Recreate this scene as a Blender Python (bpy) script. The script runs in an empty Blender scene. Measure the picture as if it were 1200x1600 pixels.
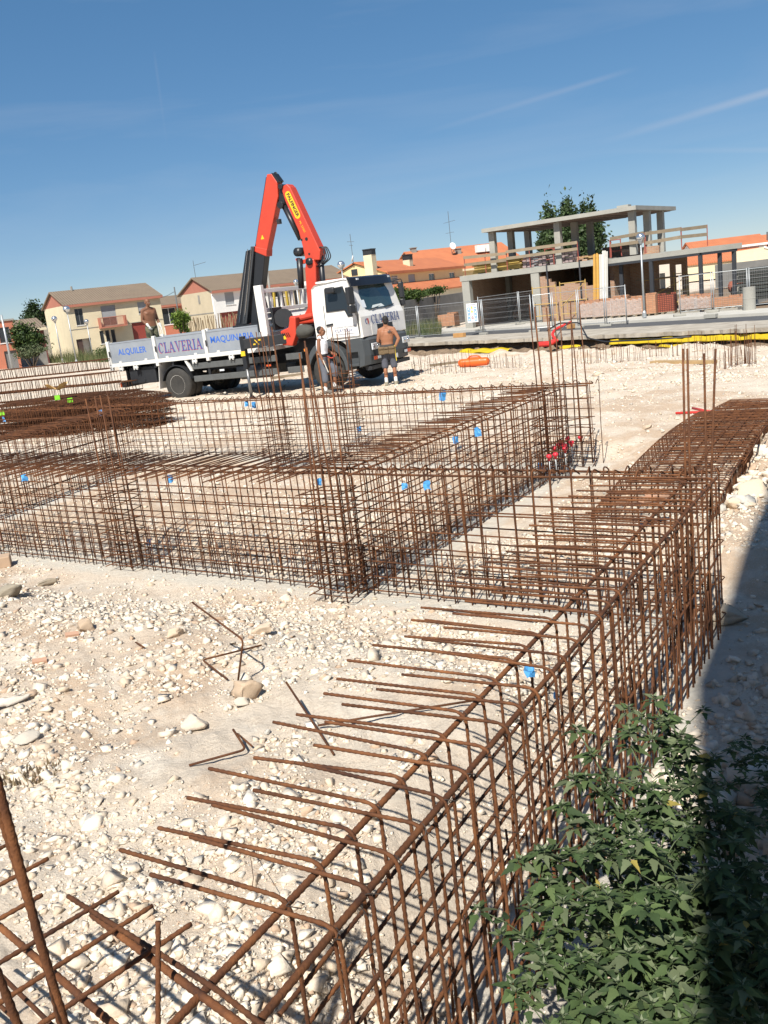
import bpy, bmesh, math, random
import numpy as np
from mathutils import Vector, Matrix, noise as mnoise
random.seed(7); RNG = np.random.default_rng(11)
R = math.radians
S = bpy.context.scene
COL = S.collection

# ------------------------------------------------------------------ camera
F_PX, ROLL, PITCH, H = 1450.0, R(6.81), R(13.2), 2.4
_fw = Vector((0, math.cos(PITCH), -math.sin(PITCH))); _r0 = Vector((1, 0, 0)); _u0 = _r0.cross(_fw)
_rt = _r0 * math.cos(ROLL) - _u0 * math.sin(ROLL); _up = _u0 * math.cos(ROLL) + _r0 * math.sin(ROLL)
cam_data = bpy.data.cameras.new('camera'); cam = bpy.data.objects.new('camera', cam_data); COL.objects.link(cam)
cam_data.sensor_width = 36.0; cam_data.lens = 36.0 * F_PX / 1600.0
cam_data.clip_start = 0.05; cam_data.clip_end = 3000
cam.matrix_world = Matrix(((_rt.x, _up.x, -_fw.x, 0), (_rt.y, _up.y, -_fw.y, 0), (_rt.z, _up.z, -_fw.z, H), (0, 0, 0, 1)))
S.camera = cam

# ------------------------------------------------------------------ light
SUN_AZ, SUN_EL = R(19.0), R(50.0)          # the light travels towards (sin az, cos az) and down
world = bpy.data.worlds.new('World'); S.world = world; world.use_nodes = True
wn, wl = world.node_tree.nodes, world.node_tree.links
wn.clear()
w_out = wn.new('ShaderNodeOutputWorld'); w_bg = wn.new('ShaderNodeBackground'); w_bg.inputs['Strength'].default_value = 0.138
sky = wn.new('ShaderNodeTexSky'); sky.sky_type = 'NISHITA'; sky.sun_disc = False
sky.sun_elevation = SUN_EL; sky.sun_rotation = math.atan2(-math.sin(SUN_AZ), -math.cos(SUN_AZ))
sky.altitude = 250; sky.air_density = 0.62; sky.dust_density = 0.1; sky.ozone_density = 3.6
# thin cirrus veils: stretched noise over the direction vector
tc = wn.new('ShaderNodeTexCoord'); mp = wn.new('ShaderNodeMapping'); mp.inputs['Rotation'].default_value = (0.25, 0.35, 0.5)
mp.inputs['Scale'].default_value = (1.1, 2.6, 9.0)
nz = wn.new('ShaderNodeTexNoise'); nz.inputs['Scale'].default_value = 1.6; nz.inputs['Detail'].default_value = 7; nz.inputs['Roughness'].default_value = 0.55
nz.inputs['Distortion'].default_value = 0.6
rp = wn.new('ShaderNodeValToRGB'); rp.color_ramp.elements[0].position = 0.47; rp.color_ramp.elements[1].position = 0.85
rp.color_ramp.elements[0].color = (0, 0, 0, 1); rp.color_ramp.elements[1].color = (0.17, 0.17, 0.17, 1)
mx = wn.new('ShaderNodeMix'); mx.data_type = 'RGBA'; mx.blend_type = 'MIX'
mx.inputs['B'].default_value = (6.5, 7.6, 9.0, 1)
wl.new(tc.outputs['Generated'], mp.inputs['Vector']); wl.new(mp.outputs['Vector'], nz.inputs['Vector'])
wl.new(nz.outputs['Fac'], rp.inputs['Fac']); wl.new(sky.outputs['Color'], mx.inputs['A'])
wl.new(rp.outputs['Color'], mx.inputs['Factor'])
SKY_TAIL = mx      # contrails are added further down to this chain
wl.new(w_bg.outputs['Background'], w_out.inputs['Surface'])
sd = bpy.data.lights.new('sun', 'SUN'); sd.energy = 4.6; sd.angle = R(0.53); sd.color = (1.0, 0.95, 0.86)
sun = bpy.data.objects.new('sun', sd); COL.objects.link(sun)
_ld = Vector((math.sin(SUN_AZ) * math.cos(SUN_EL), math.cos(SUN_AZ) * math.cos(SUN_EL), -math.sin(SUN_EL)))
sun.rotation_euler = _ld.to_track_quat('-Z', 'Y').to_euler(); sun.location = (-20, -60, 80)
S.view_settings.view_transform = 'Standard'; S.view_settings.look = 'None'; S.view_settings.gamma = 1.0
S.view_settings.exposure = 0.72; S.view_settings.use_curve_mapping = False
S.cycles.max_bounces = 6; S.cycles.transparent_max_bounces = 12
S.cycles.caustics_reflective = False; S.cycles.caustics_refractive = False

# ------------------------------------------------------------------ pixel -> place
def ray(px, py): return _fw + _rt * ((px - 600) / F_PX) - _up * ((py - 800) / F_PX)
def g(px, py, z=0.0):
    d = ray(px, py); t = (z - H) / d.z; return Vector((0, 0, H)) + d * t
def at(px, py, Y):
    d = ray(px, py); return Vector((0, 0, H)) + d * (Y / d.y)
def contrail(p1, p2, width, strength):
    # a thin vapour trail: a soft band round the great circle through two sky directions
    global SKY_TAIL
    a, b = ray(*p1).normalized(), ray(*p2).normalized(); n = a.cross(b).normalized(); m = (a + b).normalized()
    half = math.acos(max(-1, min(1, a.dot(m))))
    def vm(op, v=None, src=None):
        k = wn.new('ShaderNodeVectorMath'); k.operation = op; wl.new(tc.outputs['Generated'], k.inputs[0]); k.inputs[1].default_value = v; return k.outputs['Value']
    def mth(op, x, y=None, z=None):
        k = wn.new('ShaderNodeMath'); k.operation = op
        for i, q in enumerate((x, y, z)):
            if q is None: continue
            if isinstance(q, (int, float)): k.inputs[i].default_value = q
            else: wl.new(q, k.inputs[i])
        return k.outputs[0]
    def mr(x, a0, a1, b0, b1):
        k = wn.new('ShaderNodeMapRange'); k.interpolation_type = 'SMOOTHSTEP'; wl.new(x, k.inputs['Value'])
        k.inputs['From Min'].default_value = a0; k.inputs['From Max'].default_value = a1; k.inputs['To Min'].default_value = b0; k.inputs['To Max'].default_value = b1
        return k.outputs['Result']
    d = mth('ABSOLUTE', vm('DOT_PRODUCT', n)); band = mr(d, 0, width, 1, 0)
    c = vm('DOT_PRODUCT', m); ends = mr(c, math.cos(half * 1.05), math.cos(half * 0.45), 0, 1)
    t = vm('DOT_PRODUCT', (b - a).normalized()); fade = mr(t, -half * 0.9, half * 0.9, 0.25, 1)
    f = mth('MULTIPLY', mth('MULTIPLY', mth('MULTIPLY', band, ends), fade), strength)
    k = wn.new('ShaderNodeMix'); k.data_type = 'RGBA'; k.inputs['B'].default_value = (7.8, 8.2, 8.8, 1)
    wl.new(f, k.inputs['Factor']); wl.new(SKY_TAIL.outputs['Result'], k.inputs['A']); SKY_TAIL = k
contrail((930, 225), (1330, 105), 0.0055, 0.26)
contrail((640, 215), (1000, 105), 0.004, 0.10)
contrail((930, 237), (1300, 233), 0.004, 0.10)
contrail((262, 235), (240, 75), 0.0022, 0.03)
w_gm = wn.new('ShaderNodeGamma'); w_gm.inputs['Gamma'].default_value = 0.54; wl.new(SKY_TAIL.outputs['Result'], w_gm.inputs['Color'])       # softer contrast between zenith and horizon
w_hs = wn.new('ShaderNodeHueSaturation'); w_hs.inputs['Saturation'].default_value = 1.60; wl.new(w_gm.outputs['Color'], w_hs.inputs['Color']); wl.new(w_hs.outputs['Color'], w_bg.inputs['Color'])

# ------------------------------------------------------------------ helpers
def tag(o, label=None, cat=None, group=None, kind=None):
    for k, v in (('label', label), ('category', cat), ('group', group), ('kind', kind)):
        if v: o[k] = v
    return o
def empty(name, loc=(0, 0, 0), rz=0.0, label=None, cat=None, group=None):
    o = bpy.data.objects.new(name, None); COL.objects.link(o); o.location = loc; o.rotation_euler = (0, 0, rz)
    o.empty_display_size = 0.2
    return tag(o, label, cat, group)
def link(name, me, parent=None, loc=None, rot=None, scale=None):
    o = bpy.data.objects.new(name, me); COL.objects.link(o)
    if parent is not None: o.parent = parent
    if loc is not None: o.location = loc
    if rot is not None: o.rotation_euler = rot
    if scale is not None: o.scale = scale
    return o

class MB:
    """collects boxes, tubes, prisms ... and links them as one mesh object"""
    def __init__(s): s.v = []; s.f = []
    def add(s, vs, fs):
        n = len(s.v); s.v.extend([tuple(p) for p in vs]); s.f.extend([tuple(i + n for i in q) for q in fs]); return s
    def box(s, c, size, rz=0.0, M=None):
        x, y, z = (k / 2 for k in size); ca, sa = math.cos(rz), math.sin(rz); vs = []
        for dx, dy, dz in ((-1,-1,-1),(1,-1,-1),(1,1,-1),(-1,1,-1),(-1,-1,1),(1,-1,1),(1,1,1),(-1,1,1)):
            p = Vector((dx * x, dy * y, dz * z))
            p = (M @ p) if M is not None else Vector((p.x * ca - p.y * sa, p.x * sa + p.y * ca, p.z))
            vs.append(p + Vector(c))
        return s.add(vs, [(0,3,2,1),(4,5,6,7),(0,1,5,4),(1,2,6,5),(2,3,7,6),(3,0,4,7)])
    def bx(s, x0, x1, y0, y1, z0, z1): return s.box(((x0+x1)/2, (y0+y1)/2, (z0+z1)/2), (abs(x1-x0), abs(y1-y0), abs(z1-z0)))
    def beam(s, a, b, w, h, up=(0, 0, 1)):
        a, b = Vector(a), Vector(b); d = (b - a); L = d.length; d.normalize(); u = Vector(up)
        if abs(d.dot(u)) > 0.98: u = Vector((0, 1, 0))
        sd_ = d.cross(u).normalized(); u = sd_.cross(d)
        M = Matrix((d, sd_, u)).transposed()
        return s.box((a + b) / 2, (L, w, h), M=M)
    def tube(s, pts, r, n=6, caps=True, r2=None):
        pts = [Vector(p) for p in pts]; m = len(pts); rs = r if isinstance(r, (list, tuple)) else [r + ((r2 if r2 is not None else r) - r) * i / max(1, m - 1) for i in range(m)]
        t0 = (pts[1] - pts[0]).normalized(); ref = Vector((0, 0, 1)) if abs(t0.z) < 0.9 else Vector((1, 0, 0))
        nrm = t0.cross(ref).normalized(); vs = []; fs = []
        for i, p in enumerate(pts):
            t = (pts[min(i + 1, m - 1)] - pts[max(i - 1, 0)]).normalized()
            nrm = (nrm - t * nrm.dot(t)).normalized(); bn = t.cross(nrm)
            for k in range(n):
                a = 2 * math.pi * k / n; vs.append(p + (nrm * math.cos(a) + bn * math.sin(a)) * rs[i])
        for i in range(m - 1):
            for k in range(n):
                k2 = (k + 1) % n; fs.append((i*n+k, i*n+k2, (i+1)*n+k2, (i+1)*n+k))
        if caps: fs.append(tuple(range(n - 1, -1, -1))); fs.append(tuple((m-1)*n + k for k in range(n)))
        return s.add(vs, fs)
    def cyl(s, a, b, r, n=16, r2=None): return s.tube([a, b], r, n, True, r2)
    def lathe(s, prof, n=20, M=None):
        vs = []; fs = []
        for (r, z) in prof:
            for k in range(n):
                a = 2 * math.pi * k / n; p = Vector((r * math.cos(a), r * math.sin(a), z)); vs.append(M @ p if M is not None else p)
        for i in range(len(prof) - 1):
            for k in range(n):
                k2 = (k + 1) % n; fs.append((i*n+k, i*n+k2, (i+1)*n+k2, (i+1)*n+k))
        fs.append(tuple(range(n - 1, -1, -1))); fs.append(tuple((len(prof)-1)*n + k for k in range(n)))
        return s.add(vs, fs)
    def prism(s, poly, d0, d1, axis='y'):
        """poly in two axes, extruded along the third: 'y' -> (x,z), 'x' -> (y,z), 'z' -> (x,y)"""
        n = len(poly)
        def P(q, d): return {'y': (q[0], d, q[1]), 'x': (d, q[0], q[1]), 'z': (q[0], q[1], d)}[axis]
        vs = [P(q, d0) for q in poly] + [P(q, d1) for q in poly]
        fs = [tuple(range(n)), tuple(range(2*n-1, n-1, -1))] + [(i, i + n, (i+1) % n + n, (i+1) % n) for i in range(n)]
        return s.add(vs, fs)
    def sphere(s, c, r, n=16, m=10, sc=(1, 1, 1), M=None):
        prof = []
        vs = []; fs = []; c = Vector(c)
        for i in range(m + 1):
            th = math.pi * i / m
            for k in range(n):
                a = 2 * math.pi * k / n; p = Vector((r*sc[0]*math.sin(th)*math.cos(a), r*sc[1]*math.sin(th)*math.sin(a), r*sc[2]*math.cos(th)))
                vs.append(c + (M @ p if M is not None else p))
        for i in range(m):
            for k in range(n):
                k2 = (k+1) % n; fs.append((i*n+k, (i+1)*n+k, (i+1)*n+k2, i*n+k2))
        return s.add(vs, fs)
    def mesh(s, name, mat=None, smooth=False, fix=True):
        me = bpy.data.meshes.new(name); me.from_pydata(s.v, [], s.f)
        if fix:
            bm = bmesh.new(); bm.from_mesh(me); bmesh.ops.remove_doubles(bm, verts=bm.verts, dist=1e-6)
            bmesh.ops.recalc_face_normals(bm, faces=bm.faces); bm.to_mesh(me); bm.free()
        if mat: me.materials.append(mat)
        if smooth: me.polygons.foreach_set('use_smooth', [True] * len(me.polygons))
        me.update(); return me
    def build(s, name, mat, parent=None, smooth=False, loc=None, rot=None, bevel=0.0, fix=True):
        o = link(name, s.mesh(name, mat, smooth, fix), parent, loc, rot)
        if bevel:
            b = o.modifiers.new('bevel', 'BEVEL'); b.width = bevel; b.segments = 2; b.limit_method = 'ANGLE'; b.angle_limit = R(40)
        return o

def arc_path(pts, rad, seg=4):
    """polyline with rounded corners"""
    pts = [Vector(p) for p in pts]; out = [pts[0]]
    for i in range(1, len(pts) - 1):
        a, b, c = pts[i-1], pts[i], pts[i+1]; d1 = (a - b).normalized(); d2 = (c - b).normalized()
        r_ = min(rad, (a-b).length * 0.45, (c-b).length * 0.45); p1, p2 = b + d1 * r_, b + d2 * r_
        for k in range(seg + 1):
            t = k / seg; out.append(p1 * (1-t)**2 + b * 2 * t * (1-t) + p2 * t * t)
    out.append(pts[-1]); return out

# ------------------------------------------------------------------ materials
_M = {}
def mat(name, col, rough=0.7, var=0.0, scale=4.0, col2=None, bump=0.0, bscale=None, metal=0.0, objvar=0.0, spec=0.5, detail=6, contrast=0.5, emit=None):
    if name in _M: return _M[name]
    m = bpy.data.materials.new(name); m.use_nodes = True; n, l = m.node_tree.nodes, m.node_tree.links
    b = n['Principled BSDF']; b.inputs['Roughness'].default_value = rough; b.inputs['Metallic'].default_value = metal
    b.inputs['Specular IOR Level'].default_value = spec
    c = (*col, 1); c2 = (*(col2 if col2 else [k * (1 - var) for k in col]), 1)
    t = n.new('ShaderNodeTexCoord'); src = None
    if var or col2:
        z = n.new('ShaderNodeTexNoise'); z.inputs['Scale'].default_value = scale; z.inputs['Detail'].default_value = detail; z.inputs['Roughness'].default_value = 0.6
        l.new(t.outputs['Object'], z.inputs['Vector'])
        rr = n.new('ShaderNodeMapRange'); rr.inputs['From Min'].default_value = 0.5 - contrast * 0.5; rr.inputs['From Max'].default_value = 0.5 + contrast * 0.5; l.new(z.outputs['Fac'], rr.inputs['Value'])
        x = n.new('ShaderNodeMix'); x.data_type = 'RGBA'; x.inputs['A'].default_value = c2; x.inputs['B'].default_value = c
        l.new(rr.outputs['Result'], x.inputs['Factor']); src = x.outputs['Result']
    if objvar:
        oi = n.new('ShaderNodeObjectInfo'); mr = n.new('ShaderNodeMapRange'); mr.inputs['To Min'].default_value = 1 - objvar; mr.inputs['To Max'].default_value = 1 + objvar * 0.6
        l.new(oi.outputs['Random'], mr.inputs['Value']); hs = n.new('ShaderNodeHueSaturation')
        if src: l.new(src, hs.inputs['Color'])
        else: hs.inputs['Color'].default_value = c
        l.new(mr.outputs['Result'], hs.inputs['Value']); src = hs.outputs['Color']
    if src: l.new(src, b.inputs['Base Color'])
    else: b.inputs['Base Color'].default_value = c
    if bump:
        z2 = n.new('ShaderNodeTexNoise'); z2.inputs['Scale'].default_value = bscale or scale * 4; z2.inputs['Detail'].default_value = 5
        l.new(t.outputs['Object'], z2.inputs['Vector']); bp = n.new('ShaderNodeBump'); bp.inputs['Strength'].default_value = bump; bp.inputs['Distance'].default_value = 0.02
        l.new(z2.outputs['Fac'], bp.inputs['Height']); l.new(bp.outputs['Normal'], b.inputs['Normal'])
    if emit: b.inputs['Emission Color'].default_value = (*emit, 1); b.inputs['Emission Strength'].default_value = 1
    m.diffuse_color = c
    _M[name] = m; return m
def brick_mat(name, c1, c2, mortar, scale=1.0, bw=0.5, bh=0.25, off=0.5, ms=0.02, rough=0.85, bump=0.4, axis='xz'):
    if name in _M: return _M[name]
    m = bpy.data.materials.new(name); m.use_nodes = True; n, l = m.node_tree.nodes, m.node_tree.links; b = n['Principled BSDF']; b.inputs['Roughness'].default_value = rough
    t = n.new('ShaderNodeTexCoord'); sp = n.new('ShaderNodeSeparateXYZ'); cb = n.new('ShaderNodeCombineXYZ'); l.new(t.outputs['Object'], sp.inputs[0])
    ad = n.new('ShaderNodeMath'); ad.operation = 'ADD'; l.new(sp.outputs['X'], ad.inputs[0]); l.new(sp.outputs['Y'], ad.inputs[1])
    if axis == 'xz': l.new(ad.outputs[0], cb.inputs['X']); l.new(sp.outputs['Z'], cb.inputs['Y'])
    else: l.new(sp.outputs['X'], cb.inputs['X']); l.new(sp.outputs['Y'], cb.inputs['Y'])
    k = n.new('ShaderNodeTexBrick'); k.offset = off; k.inputs['Scale'].default_value = scale; k.inputs['Brick Width'].default_value = bw; k.inputs['Row Height'].default_value = bh
    k.inputs['Mortar Size'].default_value = ms; k.inputs['Color1'].default_value = (*c1, 1); k.inputs['Color2'].default_value = (*c2, 1); k.inputs['Mortar'].default_value = (*mortar, 1)
    l.new(cb.outputs[0], k.inputs['Vector']); z = n.new('ShaderNodeTexNoise'); z.inputs['Scale'].default_value = 1.3; z.inputs['Detail'].default_value = 6; l.new(t.outputs['Object'], z.inputs['Vector'])
    mr = n.new('ShaderNodeMapRange'); mr.inputs['To Min'].default_value = 0.72; mr.inputs['To Max'].default_value = 1.18; l.new(z.outputs['Fac'], mr.inputs['Value'])
    hs = n.new('ShaderNodeHueSaturation'); l.new(k.outputs['Color'], hs.inputs['Color']); l.new(mr.outputs['Result'], hs.inputs['Value']); l.new(hs.outputs['Color'], b.inputs['Base Color'])
    bp = n.new('ShaderNodeBump'); bp.inputs['Strength'].default_value = bump; bp.inputs['Distance'].default_value = 0.02; bp.invert = True; l.new(k.outputs['Fac'], bp.inputs['Height']); l.new(bp.outputs['Normal'], b.inputs['Normal'])
    _M[name] = m; return m
def tile_mat(name, c1, c2, pitch=0.28, rough=0.8):
    """ridged clay roof: ribs run down the slope (object y/z), spaced along object x"""
    if name in _M: return _M[name]
    m = mat(name, c1, rough, col2=c2, scale=0.9, contrast=0.6); n, l = m.node_tree.nodes, m.node_tree.links; b = n['Principled BSDF']
    t = n.new('ShaderNodeTexCoord'); w = n.new('ShaderNodeTexWave'); w.bands_direction = 'X'; w.inputs['Scale'].default_value = 1 / pitch * 0.32; w.inputs['Distortion'].default_value = 0.3
    l.new(t.outputs['Object'], w.inputs['Vector']); bp = n.new('ShaderNodeBump'); bp.inputs['Strength'].default_value = 0.8; bp.inputs['Distance'].default_value = 0.06
    l.new(w.outputs['Fac'], bp.inputs['Height']); l.new(bp.outputs['Normal'], b.inputs['Normal']); return m
def glass_mat(name, col=(0.02, 0.025, 0.03), rough=0.08):
    return mat(name, col, rough, spec=0.6)
def attr_mat(name, rough=0.9, bump=0.3, bscale=60):
    """base colour from a per-face colour attribute (each stone, leaf ... has a colour of its own)"""
    if name in _M: return _M[name]
    m = bpy.data.materials.new(name); m.use_nodes = True; n, l = m.node_tree.nodes, m.node_tree.links; b = n['Principled BSDF']; b.inputs['Roughness'].default_value = rough
    b.inputs['Specular IOR Level'].default_value = 0.25
    a = n.new('ShaderNodeAttribute'); a.attribute_name = 'tint'
    t = n.new('ShaderNodeTexCoord'); z = n.new('ShaderNodeTexNoise'); z.inputs['Scale'].default_value = bscale; z.inputs['Detail'].default_value = 5; l.new(t.outputs['Object'], z.inputs['Vector'])
    mr = n.new('ShaderNodeMapRange'); mr.inputs['To Min'].default_value = 0.8; mr.inputs['To Max'].default_value = 1.15; l.new(z.outputs['Fac'], mr.inputs['Value'])
    hs = n.new('ShaderNodeHueSaturation'); l.new(a.outputs['Color'], hs.inputs['Color']); l.new(mr.outputs['Result'], hs.inputs['Value']); l.new(hs.outputs['Color'], b.inputs['Base Color'])
    bp = n.new('ShaderNodeBump'); bp.inputs['Strength'].default_value = bump; bp.inputs['Distance'].default_value = 0.01; l.new(z.outputs['Fac'], bp.inputs['Height']); l.new(bp.outputs['Normal'], b.inputs['Normal'])
    _M[name] = m; return m
def np_mesh(name, V, Fc, tint=None, mat_=None, smooth=False):
    """fast mesh from numpy arrays: V (n,3), Fc (m,k) with constant k; tint (m,3) per face"""
    me = bpy.data.meshes.new(name); n, m, k = len(V), len(Fc), Fc.shape[1]
    me.vertices.add(n); me.vertices.foreach_set('co', np.asarray(V, np.float32).ravel())
    me.loops.add(m * k); me.loops.foreach_set('vertex_index', Fc.astype(np.int32).ravel())
    me.polygons.add(m); me.polygons.foreach_set('loop_start', np.arange(0, m * k, k, dtype=np.int32)); me.polygons.foreach_set('loop_total', np.full(m, k, np.int32))
    if smooth: me.polygons.foreach_set('use_smooth', np.ones(m, bool))
    me.update(calc_edges=True)
    if tint is not None:
        a = me.attributes.new('tint', 'FLOAT_COLOR', 'FACE'); a.data.foreach_set('color', np.concatenate([tint, np.ones((m, 1))], 1).astype(np.float32).ravel())
    if mat_: me.materials.append(mat_)
    me.validate(); return me
def text_mesh(txt, size, mat_, ext=0.0, offset=0.0, align='CENTER', shear=0.0, spacing=1.0):
    c = bpy.data.curves.new('t', 'FONT'); c.body = txt; c.size = size; c.extrude = ext; c.offset = offset; c.align_x = align; c.align_y = 'CENTER'; c.shear = shear; c.space_character = spacing
    c.resolution_u = 3
    o = bpy.data.objects.new('t', c); COL.objects.link(o); bpy.context.view_layer.update()
    me = bpy.data.meshes.new_from_object(o); bpy.data.objects.remove(o); bpy.data.curves.remove(c)
    me.materials.clear(); me.materials.append(mat_); return me
# ------------------------------------------------------------------ terrain
def _hash(ix, iy, seed):
    h = (ix.astype(np.int64) * 374761393 + iy.astype(np.int64) * 668265263 + seed * 1442695041) & 0x7fffffff
    h = ((h ^ (h >> 13)) * 1274126177) & 0x7fffffff
    return ((h ^ (h >> 16)) & 0xffff) / 65535.0
def vnoise(x, y, seed=0):
    ix, iy = np.floor(x), np.floor(y); fx, fy = x - ix, y - iy; fx = fx*fx*(3-2*fx); fy = fy*fy*(3-2*fy)
    a, b, c, d = _hash(ix, iy, seed), _hash(ix+1, iy, seed), _hash(ix, iy+1, seed), _hash(ix+1, iy+1, seed)
    return (a*(1-fx)+b*fx)*(1-fy) + (c*(1-fx)+d*fx)*fy
def fbm(x, y, oct=4, seed=0):
    s = 0; a = 0.5
    for k in range(oct): s = s + a * (vnoise(x, y, seed + k * 17) - 0.5); x = x * 2.03 + 5.1; y = y * 2.03 + 9.7; a *= 0.5
    return s
def ss(a, b, x): t = np.clip((x - a) / (b - a), 0, 1); return t * t * (3 - 2 * t)
A_COR = np.array([2.09, 5.69]); A_DIR = np.array([0.514, 0.858]); A_N = np.array([-0.858, 0.514])
B_DIR = np.array([0.81, -0.586]); B_N = np.array([-0.586, -0.81])
BK0 = np.array([2.61, 54.13]); BK_D = np.array([0.578, -0.816]); BK_N = np.array([-0.816, -0.578])   # broken kerb edge of the road
def seg_dist(x, y, p, q):
    p, q = np.asarray(p, float), np.asarray(q, float); d = q - p; L2 = d @ d
    t = np.clip(((x - p[0]) * d[0] + (y - p[1]) * d[1]) / L2, 0, 1); return np.hypot(x - p[0] - t * d[0], y - p[1] - t * d[1])
C0, C1 = np.array([-0.25, 7.3]), np.array([2.3, 11.25])
D0, D1 = np.array([-9.5, 19.9]), np.array([2.65, 11.35])
E0, E1 = np.array([-5.7, 11.3]), np.array([-4.0, 15.5])
CAGE_LINES = [((-0.8, 0.9), A_COR), ((-5.6, 11.25), A_COR), (C0, C1), (D0, D1), (E0, E1)]
def cage_dist(x, y):
    d = np.full(np.shape(x), 99.0)
    for p, q in CAGE_LINES: d = np.minimum(d, seg_dist(x, y, p, q))
    return d
def ground_z(x, y):
    x = np.asarray(x, float); y = np.asarray(y, float)
    s = (x - BK0[0]) * BK_N[0] + (y - BK0[1]) * BK_N[1] + 0.35 * fbm(x * 1.1, y * 1.1, 3, 5); t = (x - BK0[0]) * BK_D[0] + (y - BK0[1]) * BK_D[1]
    bank = ss(-16, -2, t)                                   # the cut fades out towards the left
    low = -0.62 - 0.58 * bank
    z = low * (1 - ss(1.2, 17.5, s)) + 0.10 * np.exp(-(((x + 5.2) / 2.5) ** 2 + ((y - 28.0) / 2.2) ** 2))
    z = np.where(s < 0.45, low + (-0.76 - low) * (1 - ss(-0.25, 0.30, s)), z)
    z = np.where(s < -0.25, -0.76, z)
    dA = (x - A_COR[0]) * A_N[0] + (y - A_COR[1]) * A_N[1]; dB = (x - A_COR[0]) * B_N[0] + (y - A_COR[1]) * B_N[1]
    mound = 0.33 * ss(0.30, 0.85, dA) * ss(0.45, 2.0, dB)
    inner = 0.16 * ss(0.3, 0.9, -dB) * ss(0.35, 1.2, cage_dist(x, y)) * (1 - ss(14, 20, y))
    right = 0.20 * ss(0.35, 1.6, -dA) * (1 - ss(7, 12, y))
    z = z + np.maximum(mound, np.maximum(inner, right)) + 0.22 * np.exp(-(((x + 2.7) / 0.9) ** 2 + ((y - 14.6) / 0.5) ** 2))
    calm = ss(0.22, 0.8, cage_dist(x, y)); road = ss(0.2, 1.2, s)
    rough = 0.10 * fbm(x * 0.8, y * 0.8, 4, 1) + 0.075 * fbm(x * 3.1, y * 3.1, 4, 2) + 0.045 * fbm(x * 11, y * 11, 3, 9)
    rub = 0.9 * np.maximum(0, fbm(x * 0.9, y * 0.9, 4, 31) + 0.05) * ss(0.5, 1.6, s) * (1 - ss(3.5, 7.5, s)) * bank    # spoil heaped along the cut
    return z + rough * (0.12 + 0.88 * calm) * road * ss(-60, 0, -np.abs(x) + 60) + rub
def gz(x, y): return float(ground_z(np.array([x]), np.array([y]))[0])
def gp(px, py):
    """pixel -> point on the uneven ground"""
    z = 0.0
    for _ in range(12): p = g(px, py, z); z = 0.5 * z + 0.5 * gz(p.x, p.y)
    p = g(px, py, z); return Vector((p.x, p.y, gz(p.x, p.y)))

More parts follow.
